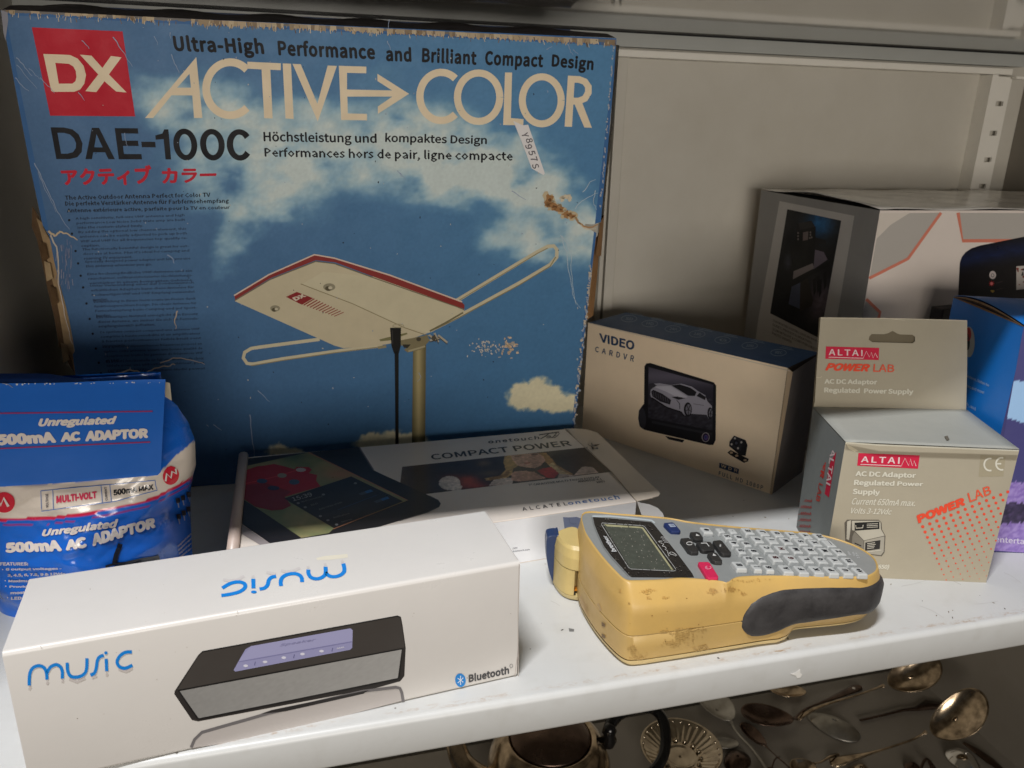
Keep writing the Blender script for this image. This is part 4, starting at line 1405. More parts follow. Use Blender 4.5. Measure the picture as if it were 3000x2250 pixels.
for k, s in enumerate(("SCAN NEGATIVES, POSITIVES, SLIDES AND MOUNTED", "SLIDES, PROCESS & NEGATIVES", "SCAN WITHOUT A COMPUTER DIRECTLY", "PHOTO VIEWER")):
    y = 1225 + k * 34
    xe = (560, 490, 560, 330)[k]
    text(m, GL, s, zG([(178 - k * 2, y), (xe, y + (xe - 178) * .47), (xe, y - 20 + (xe - 178) * .47), (178 - k * 2, y - 24)]), (92, 88, 86), CARD, layer=2)
m.build('side_artwork', gw, GX)

# ================================================================== blue box at the right edge
zU = lambda pts: conv(pts, 0.5427, 2600, 800)
bl, LX = thing('gadget_box', 'bright blue carton with a purple picture front, behind the hanging-tab box', 'box', (0.56, 0.12, 0), -0.2771)
P = boxpts(0.4631, 0.0750, -0.2771, 0.155, 0.094, 0.0, 0.1688)
BLUE = (18, 122, 216)
m = MB()
hexa(m, P, (64, 62, 112), GLOSS, skip=('left', 'top'))
m.add([P[3], P[0], P[4], P[7]], [(0, 1, 2, 3)], BLUE, GLOSS)
m.build('carton', bl, LX)
UF = Plane(P[0], P[1], P[4])
UL = Plane(P[0], P[3], P[4])
m = MB()
n = 16
vs = []
for j in range(n + 1):
    t = j / n
    a = P[4].lerp(P[7], t)
    b_ = P[5].lerp(P[6], t)
    h_ = 0.0052 * math.sin(math.pi * (1 - t) ** 0.8) + 0.0012
    vs += [a + zz * h_, a.lerp(b_, 0.3) + zz * (h_ * .6), b_ + zz * 0.001]
m.add(vs, [(j * 3 + k, j * 3 + k + 1, j * 3 + k + 4, j * 3 + k + 3) for j in range(n) for k in range(2)], (22, 112, 196), GLOSS, True)
m.build('lid_flap', bl, LX, thick=0.0005)
m = MB()
for off_, c in ((0.0, (150, 116, 84)), (0.0016, (66, 48, 38)), (0.0026, (172, 138, 104))):
    vs = []
    for j in range(n + 1):
        t = j / n
        a = P[4].lerp(P[7], t) - Vector((math.cos(-.2771), math.sin(-.2771), 0)) * 0.0003
        h_ = 0.0046 * math.sin(math.pi * (1 - t) ** 0.8)
        vs += [a + zz * (h_ * off_ / 0.0034), a + zz * (h_ * (off_ + 0.0010) / 0.0034 + 0.0001)]
    m.add(vs, [(j * 2, j * 2 + 1, j * 2 + 3, j * 2 + 2) for j in range(n)], c, KRAFT)
m.build('board_edge', bl, LX)
m = MB()
for s, q in (("play videos, listen to", [(390, 549), (548, 618), (549, 598), (390, 530)]), ("games, films and more!", [(370, 598), (520, 658), (522, 636), (370, 576)]), ("work, and", [(400, 702), (475, 748), (476, 724), (400, 680)])):
    text(m, UL, s, zU(q), (170, 196, 226), GLOSS, bold=.01, layer=2)
disc(m, UL, *zU([(440, 372)])[0], 17, 45, (176, 178, 176), GLOSS, 2)
disc(m, UL, *zU([(436, 330)])[0], 9, 20, (176, 52, 52), GLOSS, 3)
disc(m, UL, *zU([(432, 372)])[0], 7, 24, (40, 52, 60), GLOSS, 3)


def purp(x, y):
    X, Y = (x - 2600) / .5427, (y - 800) / .5427
    c = (72, 70, 122)
    if Y < 780 + (X - 640) * .3 and Y > 590 - (X - 640) * .1:
        c = (158, 194, 232)
    if Y > 1130 + 20 * fbm(X / 12, 1, 1, 2):
        c = mix((164, 142, 204), (130, 104, 178), .5 + fbm(X / 26, Y / 14, 3, 4))
    if 1240 + 10 * fbm(X / 20, 2, 2, 2) < Y < 1350 + 12 * fbm(X / 16, 4, 1, 2):
        c = mix((44, 38, 62), (80, 66, 104), .4 + fbm(X / 30, Y / 16, 8, 3))
    return c


paint(m, UF, [(2880, 1622), (3110, 1640), (3200, 900), (2996, 960)], 60, 120, purp, GLOSS, 1, keep=[(2998, 962), (3190, 905), (3100, 1626), (2915, 1613), (2880, 1612)])
text(m, UF, "entertainment", zU([(580, 1452), (900, 1478), (900, 1446), (580, 1420)]), (212, 204, 226), GLOSS, bold=.01, layer=3)
m.build('printed_artwork', bl, LX)
# small black clip-like gadget tucked between the cartons
m = MB()
q = ony(2762, 902, 0.20)
hexa(m, boxpts(q.x - 0.003, 0.196, 0.15, 0.03, 0.012, 0.0, q.z), (30, 26, 30), PLASTIC)
g_ = m.build('black_case', bevel=0.001)
tag(g_, 'dark plastic case wedged behind the bright blue carton', 'case')

# ================================================================== kraft coloured power supply with hanging tab
zT = lambda pts: conv(pts, 0.54237, 2200, 850)
al, AX = thing('adaptor_box', 'grey-brown power supply box with a punched hanging tab', 'box', (0.385, 0.08, 0), -0.3106)
KG = (172, 163, 143)
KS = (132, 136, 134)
fl, frb_, blb = onz(2410, 1687), onz(2889, 1707), onz(2333, 1544)
nrm = (frb_ - fl).cross(Vector((-0.002, 0.006, 0.1))).normalized()
ftl_, ftr_ = hit(2477, 1297, fl, nrm), hit(2986, 1319, fl, nrm)
zt = (ftl_.z + ftr_.z) / 2
btl_, btr_ = onz(2382, 1194, zt), onz(2832, 1203, zt)
brb = frb_ + (blb - fl)
m = MB()
m.add([fl, frb_, ftr_, ftl_], [(0, 1, 2, 3)], KG, CARD)
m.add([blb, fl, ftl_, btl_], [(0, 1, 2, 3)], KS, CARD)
m.add([frb_, brb, btr_, ftr_], [(0, 1, 2, 3)], KG, CARD)
m.add([brb, blb, btl_, btr_], [(0, 1, 2, 3)], KG, CARD)
m.build('carton', al, AX)
# lid, a slightly dished sheet
m = MB()
n = 12
vs = []
for j in range(n + 1):
    for i in range(n + 1):
        p = ftl_.lerp(ftr_, i / n).lerp(btl_.lerp(btr_, i / n), j / n)
        p.z += 0.0008 - 0.0012 * math.sin(math.pi * i / n) * math.sin(math.pi * j / n) * .6
        vs.append(p)
m.add(vs, [(j * (n + 1) + i, j * (n + 1) + i + 1, (j + 1) * (n + 1) + i + 1, (j + 1) * (n + 1) + i) for j in range(n) for i in range(n)], (168, 168, 160), CARD, True)
LIDS = Plane(ftl_ + zz * 0.0008, ftr_ + zz * 0.0008, btl_ + zz * 0.0008)
stroke(m, LIDS, zT([(512, 822), (700, 836), (1000, 848), (1446, 866)]), 3, (206, 198, 176), CARD, 3)
poly(m, LIDS, zT([(1045, 790), (1062, 785), (1072, 805), (1060, 812)]), (110, 104, 92), CARD, 5)
m.build('lid', al, AX, thick=0.0003)
# hanging tab: two sheets with a euro slot
ed = (btr_ - btl_).normalized()
tn = ed.cross(Vector((0.0, -0.03, 1))).normalized()
TF = Plane(btl_ + zz * 0.001, btr_ + zz * 0.001, btl_ + Vector((0, -0.0015, 0.06)))
slot = [(640, 250), (652, 237), (720, 238), (742, 232), (765, 220), (790, 234), (805, 239), (872, 241), (886, 252), (886, 276), (872, 287), (655, 281), (636, 268)]
tab = [(336, 640), (345, 600), (358, 380), (376, 146), (820, 152), (1168, 162), (1168, 400), (1162, 655), (900, 652), (600, 648)]
m = MB()
poly(m, TF, zT(tab), KG, CARD, 0, holes=[zT(slot)])
back_sh = [TF.at(*p, 0) - TF.n * 0.0012 for p in zT([(336, 636), (340, 600), (356, 380), (372, 150), (820, 156), (1172, 166), (1173, 400), (1168, 650)])]
m.add(back_sh, [tuple(range(8))], (112, 102, 82), CARD)  # back sheet coloured darker to paint shade into the slot
RDL = (204, 30, 66)
ORG = (232, 78, 50)
PALE = (216, 212, 196)


def logo(F, s, q, tq, zig, M_=CARD):
    poly(m, F, zT(q), RDL, M_, 1.5)
    text(m, F, "ALTAI", zT(tq), (232, 206, 206), M_, bold=0.012, layer=3, space=1.12)
    stroke(m, F, zT(zig), 2.0, (232, 206, 206), M_, 3)


logo(TF, 1, [(402, 371), (690, 378), (693, 312), (405, 304)], [(420, 351), (603, 356), (603, 323), (421, 318)], [(420, 362), (606, 368), (624, 330), (640, 362), (650, 336), (660, 366), (672, 340), (684, 364)])
text(m, TF, "POWER", zT([(400, 435), (640, 441), (645, 399), (408, 393)]), ORG, CARD, bold=0.05, shear=0.25, layer=3)
text(m, TF, "LAB", zT([(660, 441), (774, 444), (776, 403), (663, 399)]), (222, 92, 66), CARD, bold=-0.012, layer=3)
text(m, TF, "AC DC Adaptor", zT([(397, 512), (682, 516), (683, 482), (397, 478)]), PALE, CARD, bold=0.035, layer=3)
text(m, TF, "Regulated  Power Supply", zT([(395, 560), (876, 570), (878, 534), (396, 524)]), PALE, CARD, bold=0.035, layer=3)
stroke(m, TF, zT([(352, 470), (372, 474), (384, 466)]), 1.4, (206, 196, 170), CARD, 2)
stroke(m, TF, zT([(378, 150), (560, 152), (830, 155), (1166, 166)]), 1.6, (206, 198, 176), CARD, 2)
stroke(m, TF, zT([(700, 154), (706, 150), (830, 162)]), 1.2, (214, 206, 186), CARD, 2.4)
stroke(m, TF, zT([(345, 632), (600, 644), (900, 648), (1160, 650)]), 2.2, (140, 130, 108), CARD, 2)
m.build('hanging_tab', al, AX)
AF = Plane(fl, frb_, ftl_)
AL_ = Plane(fl, blb, ftl_)
m = MB()
logo(AF, 1, [(574, 948), (902, 965), (912, 893), (581, 880)], [(594, 929), (802, 938), (805, 903), (598, 898)], [(592, 941), (812, 950), (832, 908), (852, 948), (862, 912), (872, 950), (882, 922), (892, 950)])
text(m, AF, "AC DC Adaptor", zT([(563, 1012), (890, 1022), (893, 986), (566, 975)]), PALE, CARD, bold=0.035, layer=3)
text(m, AF, "Regulated Power", zT([(555, 1062), (928, 1066), (932, 1036), (558, 1022)]), PALE, CARD, bold=0.035, layer=3)
text(m, AF, "Supply", zT([(548, 1110), (695, 1114), (698, 1078), (551, 1070)]), PALE, CARD, bold=0.035, layer=3)
text(m, AF, "Current 650mA max.", zT([(544, 1158), (886, 1168), (890, 1134), (548, 1122)]), PALE, CARD, bold=-0.005, shear=0.3, layer=3)
text(m, AF, "Volts 3-12Vdc", zT([(540, 1206), (760, 1213), (763, 1181), (543, 1173)]), PALE, CARD, bold=-0.005, shear=0.3, layer=3)
poly(m, AF, zT([(1240, 890), (1376, 899), (1364, 1006), (1230, 1008)]), (164, 154, 130), CARD, 1)
stroke(m, AF, zT(ell(1290, 942, 30, 33, 16, 72, 288)), 5, PALE, CARD, 3)
stroke(m, AF, zT(ell(1354, 938, 30, 33, 16, 72, 288)), 5, PALE, CARD, 3)
stroke(m, AF, zT([(1326, 938), (1352, 938)]), 4.5, PALE, CARD, 3.2)
text(m, AF, "POWER", zT([(905, 1262), (1160, 1160), (1150, 1116), (893, 1217)]), ORG, CARD, bold=0.06, layer=3)
text(m, AF, "LAB", zT([(1182, 1148), (1302, 1100), (1290, 1054), (1168, 1098)]), (226, 92, 62), CARD, bold=-0.005, layer=3)
for i in range(-14, 26):
    for j in range(0, 26):
        x = 928 + 38.3 * j + 12.7 * i
        y = 1278 - 15.7 * j + 28.7 * i
        if y > 1566 or x > 1441 - (y - 880) * .245 or i < 0 and True:
            continue
        rr = 9.5 - 6 * (i / 10.0) - (j * 0.06)
        if rr < 2.2:
            rr = 2.2
        disc(m, AF, *zT([(x, y)])[0], rr * .54, rr * .5, ORG, CARD, 2, 9)
PG = (150, 146, 134)
LW = (212, 206, 190)
poly(m, AF, zT([(505, 1256), (520, 1240), (690, 1240), (706, 1256), (708, 1292), (727, 1328), (722, 1416), (706, 1438), (606, 1424), (510, 1370)]), (96, 90, 80), CARD, 1.5)
poly(m, AF, zT([(520, 1250), (540, 1242), (538, 1290), (530, 1350), (516, 1345)]), (190, 184, 168), CARD, 1.8)
poly(m, AF, zT([(545, 1246), (692, 1246), (700, 1256), (702, 1292), (722, 1326), (610, 1352), (560, 1300), (546, 1296)]), (186, 180, 164), CARD, 2)
poly(m, AF, zT([(560, 1306), (608, 1354), (606, 1420), (545, 1380), (548, 1330)]), (132, 126, 114), CARD, 2)
poly(m, AF, zT([(612, 1354), (721, 1330), (717, 1412), (702, 1432), (608, 1420)]), (166, 160, 146), CARD, 2)
poly(m, AF, zT([(560, 1256), (694, 1250), (694, 1290), (560, 1300)]), (30, 29, 28), CARD, 2.6)
poly(m, AF, zT([(618, 1364), (700, 1350), (696, 1398), (616, 1408)]), (44, 42, 40), CARD, 2.6)
for k in range(3):
    stroke(m, AF, zT([(560, 1366 + k * 14), (596, 1382 + k * 14)]), 3, (34, 32, 30), CARD, 2.6)
stroke(m, AF, zT([(566, 1270), (568, 1286), (604, 1284), (606, 1268)]), 2, LW, CARD, 3)
for k in range(3):
    stroke(m, AF, zT([(626, 1264 + k * 9), (686, 1261 + k * 9)]), 1.4, LW, CARD, 3)
for k in range(4):
    stroke(m, AF, zT([(628, 1370 + k * 9), (628 + random.uniform(30, 60), 1364 + k * 9)]), 1.6, LW, CARD, 3)
stroke(m, AF, zT([(612, 1416), (704, 1404)]), 1.6, LW, CARD, 3)
text(m, AF, "(PS650)", zT([(640, 1507), (745, 1512), (748, 1482), (642, 1478)]), PALE, CARD, bold=.035, shear=.2, layer=3)
# torn edge of the lid corner
poly(m, AF, zT([(512, 828), (545, 846), (580, 866), (560, 874), (530, 858)]), (206, 196, 170), CARD, 1.2)
m.build('front_artwork', al, AX)
m = MB()
poly(m, AL_, zT([(398, 1100), (421, 1120), (468, 834), (447, 815)]), RDL, CARD, 1.5)
text(m, AL_, "ALTAI", zT([(432, 850), (405, 1045), (428, 1058), (456, 862)]), (232, 206, 206), CARD, bold=0.01, layer=3)
text(m, AL_, "POWER", zT([(402, 790), (372, 1010), (392, 1022), (426, 800)]), (200, 56, 48), CARD, bold=0.05, layer=3)
text(m, AL_, "LAB", zT([(368, 1040), (350, 1136), (370, 1148), (388, 1050)]), (190, 66, 56), CARD, layer=3)
for q, s in ((((386, 745), (356, 925), (368, 932), (398, 752)), "AC DC Adaptor"), (((364, 735), (330, 1040), (342, 1046), (378, 742)), "Regulated Power"), (((344, 722), (324, 850), (336, 856), (356, 728)), "Supply")):
    text(m, AL_, s, zT(q), (184, 184, 176), CARD, bold=0.03, layer=3)
for k, y in enumerate((1142, 1176, 1212, 1246, 1280, 1312)):
    text(m, AL_, "..:650mA", zT([(258 - k * 2, y), (330 - k * 2, y + 4), (332 - k * 2, y - 12), (260 - k * 2, y - 14)]), (180, 60, 56), CARD, bold=.02, layer=3)
m.build('side_artwork', al, AX)

# ================================================================== flat white tablet carton
zP = lambda pts: conv(pts, 0.36166, 1200, 1220)
zQ = lambda pts: conv(pts, 0.31646, 600, 1250)
tb, TX = thing('tablet_box', 'flat white tablet box with its flaps sticking out, below the aerial carton', 'box', (0.08, 0.21, 0))
HT = 0.035
c_bl, c_fl = onz(716, 1340, HT), onz(682, 1640, HT)
c_fr, c_br = onz(1865, 1469, HT), onz(1662, 1256, HT)
TW = (226, 214, 202)
m = MB()
bt = [Vector((p.x, p.y, 0)) for p in (c_fl, c_fr, c_br, c_bl)]
tp = [c_fl, c_fr, c_br, c_bl]
m.add(bt + tp, [(4, 5, 6, 7), (0, 1, 5, 4), (3, 0, 4, 7), (2, 3, 7, 6), (1, 2, 6, 5)], TW, GLOSS)
m.build('carton', tb, TX, bevel=0.0006)
TP = Plane(c_fl, c_fr, c_bl, 0.00008)
TFR = Plane(bt[0], bt[1], tp[0], 0.00008)
m = MB()
poly(m, TP, zP([(1250, 99), (1350, 98), (1440, 105), (1520, 130), (1562, 168), (1800, 400), (2015, 605), (2028, 622), (2018, 640), (1960, 660), (1840, 686), (1640, 450)]), (212, 198, 180), GLOSS, 0)
stroke(m, TP, zP([(1256, 101), (1640, 450), (1838, 684)]), 2, (176, 160, 142), GLOSS, 1.5)
m.build('top_flap', tb, TX, thick=0.0005)
m = MB()
poly(m, TFR, zP([(1842, 690), (1880, 704), (1950, 716), (2010, 742), (2050, 782), (2066, 830), (2066, 900), (1900, 960), (1880, 800)]), (234, 232, 230), GLOSS, -2)
m.build('side_flap', tb, TX, thick=0.0005)


BLD = (196, 158, 92)
SK = (214, 168, 146)
LADY = [
    (ell(325, 540, 88, 58, 26), TW),
    ([(360, 560), (430, 560), (415, 600), (340, 610)], TW),
    ([(640, 560), (690, 505), (740, 490), (840, 500), (830, 545), (780, 560)], (226, 208, 194)),
    ([(1095, 296), (1440, 254), (1500, 330), (1400, 402), (1280, 400), (1200, 370), (1140, 320)], (40, 28, 28)),
    ([(770, 318), (820, 312), (850, 350), (880, 400), (840, 420), (830, 470), (780, 500), (620, 520), (610, 500), (730, 480), (780, 430), (760, 370)], BLD),
    ([(1040, 296), (1100, 292), (1150, 340), (1190, 390), (1260, 430), (1330, 470), (1260, 475), (1180, 440), (1110, 380)], (176, 134, 80)),
    ([(640, 500), (760, 470), (800, 430), (810, 450), (790, 485), (650, 520)], (150, 110, 58)),
    ([(1210, 460), (1330, 478), (1400, 405), (1480, 410), (1530, 455), (1200, 498)], (206, 184, 170)),
    ([(820, 316), (930, 302), (1040, 297), (1085, 325), (1100, 360), (1060, 400), (1010, 420), (930, 418), (870, 395), (832, 350)], SK),
    ([(1130, 390), (1160, 372), (1220, 430), (1300, 470), (1220, 466), (1150, 430)], (206, 180, 132)),
    ([(1430, 262), (1462, 280), (1640, 448), (1580, 448)], (22, 20, 22)),
    ([(1030, 440), (1080, 420), (1150, 410), (1210, 460), (1170, 500), (1110, 495)], (176, 24, 36)),
    ([(850, 420), (900, 405), (1010, 420), (1020, 436), (900, 448), (850, 440)], (34, 28, 34)),
    ([(820, 470), (850, 445), (930, 440), (1010, 448), (1060, 480), (1110, 500), (900, 528), (830, 520)], (208, 160, 136)),
]


def bandc(x, y):
    X, Y = (x - 1200) / .36166, (y - 1220) / .36166
    c = (58, 44, 38)
    c = mix(c, (112, 92, 74), math.exp(-((X + 120) / 110) ** 2))
    c = mix(c, (200, 84, 44), 0.9 * math.exp(-(((X - 470) / 90) ** 2 + ((Y - 520) / 42) ** 2)))
    c = mix(c, (190, 76, 42), 0.8 * math.exp(-(((X - 520) / 130) ** 2 + ((Y - 560) / 30) ** 2)))
    c = mix(c, (168, 70, 44), 0.7 * math.exp(-(((X - 330) / 70) ** 2 + ((Y - 500) / 30) ** 2)))
    c = mix(c, (150, 120, 86), 0.6 * math.exp(-(((X - 600) / 60) ** 2 + ((Y - 380) / 30) ** 2)))
    c = mix(c, (120, 96, 66), 0.7 * math.exp(-(((X - 640) / 90) ** 2 + ((Y - 460) / 24) ** 2)))
    c = mix(c, (30, 22, 24), 0.9 * math.exp(-(((X - 1380) / 150) ** 2 + ((Y - 330) / 60) ** 2)))
    for pts_, col_ in LADY:
        if inside(pts_, X + 3 * fbm(X / 20, Y / 10, 4, 2), Y + 2 * fbm(X / 20, Y / 10, 9, 2)):
            k_ = 1 + 0.16 * fbm(X / 30, Y / 9, 7, 3) + (0.10 if X > 950 else -0.04) * math.sin(X / 34)
            c = mix(c, tuple(v * k_ for v in col_), 0.92)
    return tuple(v * (1 + .10 * fbm(x / 14, y / 9, 1, 3)) for v in c)


m = MB()
band = zP([(-330, 440), (0, 402), (1430, 250), (1640, 448), (1500, 462), (880, 545), (430, 590), (-60, 650), (-330, 560)])
paint(m, TP, zP([(-90, 655), (1640, 448), (1430, 250), (-60, 408)]), 300, 64, bandc, GLOSS, 1)
stroke(m, TP, zP([(850, 324), (905, 318)]), 2.0, (92, 62, 48), GLOSS, 3)
stroke(m, TP, zP([(985, 311), (1040, 307)]), 2.0, (92, 62, 48), GLOSS, 3)
stroke(m, TP, zP([(930, 380), (955, 378), (975, 374)]), 2.6, (172, 84, 80), GLOSS, 3)
text(m, TP, "onetouch", zP([(640, 220), (1052, 184), (1046, 155), (632, 190)]), (46, 42, 42), GLOSS, bold=0.0, layer=2, space=1.08)
stroke(m, TP, zP([(1048, 150), (1130, 137), (1210, 126)]), 2.6, (46, 42, 42), GLOSS, 2)
stroke(m, TP, zP([(1130, 138), (1100, 160), (1060, 182)]), 2.6, (46, 42, 42), GLOSS, 2)
stroke(m, TP, zP([(1140, 158), (1118, 160), (1108, 172), (1128, 174), (1146, 160), (1140, 172), (1160, 170), (1190, 134), (1162, 168), (1176, 172), (1196, 158), (1170, 156)]), 2.2, (46, 42, 42), GLOSS, 2.3)
stroke(m, TP, zP([(1196, 160), (1212, 140), (1204, 126)]), 1.8, (46, 42, 42), GLOSS, 2)
text(m, TP, "COMPACT POWER", zP([(182, 352), (1318, 236), (1286, 193), (166, 308)]), (40, 36, 36), GLOSS, bold=-0.002, layer=2)
text(m, TP, "7\" CAPACITIVE MULTI-TOUCH DISPLAY", zP([(966, 564), (1542, 498), (1534, 482), (960, 548)]), (62, 54, 50), GLOSS, layer=2)
text(m, TP, "ANDROID 4.1", zP([(1366, 536), (1560, 514), (1552, 499), (1360, 521)]), (62, 54, 50), GLOSS, layer=2)
text(m, TP, "WIFI", zP([(1516, 541), (1582, 533), (1576, 518), (1510, 526)]), (62, 54, 50), GLOSS, layer=2)
text(m, TP, "ALCATEL", zP([(918, 765), (1282, 719), (1268, 692), (905, 738)]), (44, 40, 42), GLOSS, bold=-.005, layer=2, space=1.25)
text(m, TP, "onetouch", zP([(1290, 716), (1706, 668), (1686, 634), (1272, 690)]), (24, 92, 156), GLOSS, bold=.005, layer=2, space=1.08)
# tablet picture
body_p = zQ([(388, 294), (1425, 190), (1560, 402), (1640, 440), (2080, 640), (2160, 680), (2182, 712), (2168, 742), (2060, 792), (1500, 960), (880, 1160), (620, 1090), (290, 862), (310, 690), (360, 400)])
poly(m, TP, body_p, (30, 27, 30), GLOSS, 3)
stroke(m, TP, zQ([(2080, 640), (2160, 680), (2182, 712), (2168, 742), (2060, 792), (1800, 870)]), 2, (92, 88, 88), GLOSS, 3.5)
stroke(m, TP, zQ([(1430, 192), (1562, 402)]), 4, (110, 104, 106), GLOSS, 3.5)


def wall(x, y):
    X, Y = (x - 600) / .31646, (y - 1250) / .31646
    c = mix((156, 146, 100), (120, 132, 88), .5 + 1.2 * fbm(X / 260, Y / 130, 2, 3))
    c = mix(c, (176, 128, 88), math.exp(-(((X - 1250) / 160) ** 2 + ((Y - 440) / 60) ** 2)))
    c = mix(c, (60, 84, 74), .6 * math.exp(-(((X - 830) / 120) ** 2 + ((Y - 270) / 40) ** 2)))
    return mix(c, (196, 176, 124), .5 * math.exp(-(((X - 1000) / 120) ** 2 + ((Y - 940) / 40) ** 2)))


wp = zQ([(372, 366), (960, 238), (1878, 682), (1190, 945), (1150, 985), (895, 1030), (480, 752), (325, 655)])
paint(m, TP, zQ([(320, 1060), (1900, 1040), (1900, 230), (320, 240)]), 120, 60, wall, GLOSS, 3.6, keep=wp)
stroke(m, TP, zQ([(960, 238), (1878, 682), (1190, 945)]), 3.4, (176, 120, 86), GLOSS, 4)
poly(m, TP, zQ([(372, 405), (480, 368), (560, 360), (640, 345), (740, 368), (830, 395), (850, 372), (960, 374), (992, 398), (962, 430), (1040, 448), (1030, 500), (1072, 552), (740, 650), (800, 730), (720, 768), (620, 776), (470, 742), (336, 652), (350, 500)]), (176, 22, 34), GLOSS, 4.4)
poly(m, TP, zQ([(350, 545), (560, 520), (800, 600), (740, 650), (800, 730), (720, 768), (620, 776), (470, 742), (336, 652)]), (136, 14, 26), GLOSS, 4.6)
stroke(m, TP, zQ([(360, 530), (500, 500), (700, 450), (860, 400)]), 3, (206, 60, 66), GLOSS, 4.8)
for x, y, rx, ry, c in ((530, 503, 16, 7, (52, 76, 110)), (715, 452, 14, 7, (150, 146, 128)), (890, 400, 15, 6, (190, 184, 180)), (828, 512, 16, 8, (70, 92, 116)), (636, 568, 18, 7, (40, 44, 76))):
    disc(m, TP, *zQ([(x, y)])[0], rx, ry, c, GLOSS, 5, 12)
poly(m, TP, zQ([(735, 665), (1355, 460), (1836, 690), (1196, 940)]), (26, 23, 25), GLOSS, 5)
MG = (158, 154, 152)
text(m, TP, "15:39", zQ([(822, 690), (1000, 642), (980, 606), (800, 656)]), MG, GLOSS, bold=-.02, layer=6)
for s, q in (("Wi-Fi connected", [(896, 705), (1090, 650), (1080, 636), (886, 690)]), ("Wi-Fi", [(985, 735), (1050, 716), (1040, 702), (976, 720)]), ("Auto-rotate screen", [(1060, 774), (1275, 706), (1262, 690), (1050, 758)]),
             ("Notifications", [(1196, 850), (1342, 808), (1332, 794), (1186, 836)]), ("Settings", [(1272, 890), (1368, 862), (1358, 848), (1262, 876)])):
    text(m, TP, s, zQ(q), (118, 114, 112), GLOSS, layer=6)
for q in ([(1420, 620), (1450, 636), (1560, 598), (1536, 580)], [(1560, 692), (1590, 708), (1710, 664), (1690, 646)]):
    poly(m, TP, zQ(q), (70, 78, 92), GLOSS, 6)
    poly(m, TP, zQ([((q[0][0] + q[3][0]) / 2, (q[0][1] + q[3][1]) / 2), ((q[1][0] + q[2][0]) / 2, (q[1][1] + q[2][1]) / 2), q[2], q[3]]), (44, 104, 160), GLOSS, 6.3)
stroke(m, TP, zQ([(1230, 770), (1590, 634)]), 1.6, (44, 70, 110), GLOSS, 6)
for x, y in ((865, 708), (930, 746), (1070, 828), (1140, 866), (1220, 906), (1394, 524), (1098, 628)):
    disc(m, TP, *zQ([(x, y)])[0], 5, 3, (132, 130, 130), GLOSS, 6, 8)
poly(m, TP, zQ([(290, 872), (400, 945), (620, 1092), (540, 1110), (270, 950)]), (150, 140, 138), GLOSS, 3.4)
m.build('top_artwork', tb, TX)
m = MB()
m.add([TFR.at(*p, 0.5) for p in zP([(640, 1190), (640, 842), (1838, 692), (1838, 960)])], [(0, 1, 2, 3)], (238, 238, 240), GLOSS)  # whiter front sheet: brightness of the lit face put into its colour
m.v[:4] = [bt[0].lerp(bt[1], t_) * (1 - h_) + tp[0].lerp(tp[1], t_) * h_ + TFR.n * 0.0001 for t_, h_ in ((0.001, .02), (0.001, .98), (.999, .98), (.999, .02))]
poly(m, TFR, zP([(1204, 815), (1240, 812), (1262, 915), (1262, 960), (1238, 960)]), (196, 198, 226), GLOSS, 1)
poly(m, TFR, zP([(1242, 815), (1290, 818), (1355, 814), (1400, 830), (1370, 960), (1262, 960)]), (132, 144, 176), GLOSS, 2)
stroke(m, TFR, zP([(1290, 818), (1298, 860), (1330, 872), (1352, 868)]), 1.2, (100, 112, 146), GLOSS, 3)
stroke(m, TFR, zP([(1040, 1060), (1024, 876), (1235, 850)]), 1.1, (214, 208, 190), GLOSS, 1)
poly(m, TFR, zP([(1026, 878), (1236, 851), (1250, 1040), (1042, 1060)]), (222, 218, 210), GLOSS, 0.8)
text(m, TFR, ".com", zP([(832, 1077), (873, 1071), (872, 1058), (832, 1064)]), (110, 108, 118), GLOSS, layer=2)
text(m, TFR, "alcatelonetouch.com", zP([(780, 1106), (974, 1084), (972, 1070), (780, 1092)]), (96, 96, 110), GLOSS, layer=2)
m.build('front_artwork', tb, TX)
# raised folded rim on the left end and a scrap of foil tape
m = MB()
a0, a1 = onz(690, 1640, HT), onz(722, 1341, HT)
d_ = (a1 - a0).normalized()
s_ = Vector((d_.y, -d_.x, 0))
prof = [(0.0008, 0), (0.0014, 0.0022), (0.0006, 0.0042), (-0.0012, 0.0050), (-0.0036, 0.0048), (-0.0050, 0.0036), (-0.0054, -0.034)]
vs = []
for e in (a0 - d_ * 0.004, a1):
    vs += [e + s_ * p[0] + zz * p[1] for p in prof]
n = len(prof)
m.add(vs, [(k, k + 1, n + k + 1, n + k) for k in range(n - 1)], (206, 184, 170), GLOSS, True)
m.add(vs[n:], [tuple(range(n))], (150, 130, 116), GLOSS)
m.build('folded_rim', tb, TX, thick=0.0004)
FOIL = printed('foil_scrap', 0.3, 0.6, 900, metal=0.5, grime=0.4)
m = MB()
cx, cy = 1734, 1308
for k in range(10):
    p = onz(cx + random.uniform(-14, 14), cy + random.uniform(-6, 8), HT + 0.0006)
    q = p + Vector((random.uniform(-.004, .004), random.uniform(-.003, .003), random.uniform(0.0005, .003)))
    w = p + Vector((random.uniform(-.004, .004), random.uniform(-.003, .003), random.uniform(0.0, .0015)))
    m.add([p, q, w], [(0, 1, 2)], random.choice([(170, 164, 156), (70, 66, 62), (120, 116, 110)]), FOIL)
tag(m.build('foil_scrap', thick=0.0002), 'crumpled scrap of grey foil on the flat tablet box', 'foil scrap')

# ================================================================== blue adaptor bag, left
def project(p):
    q = CM.transposed() @ (Vector(p) - CAM_LOC)
    return PW / 2 + FPX * q.x / -q.z, PH / 2 - FPX * q.y / -q.z


def sstep(a, b, x):
    t = max(0, min(1, (x - a) / (b - a)))
    return t * t * (3 - 2 * t)


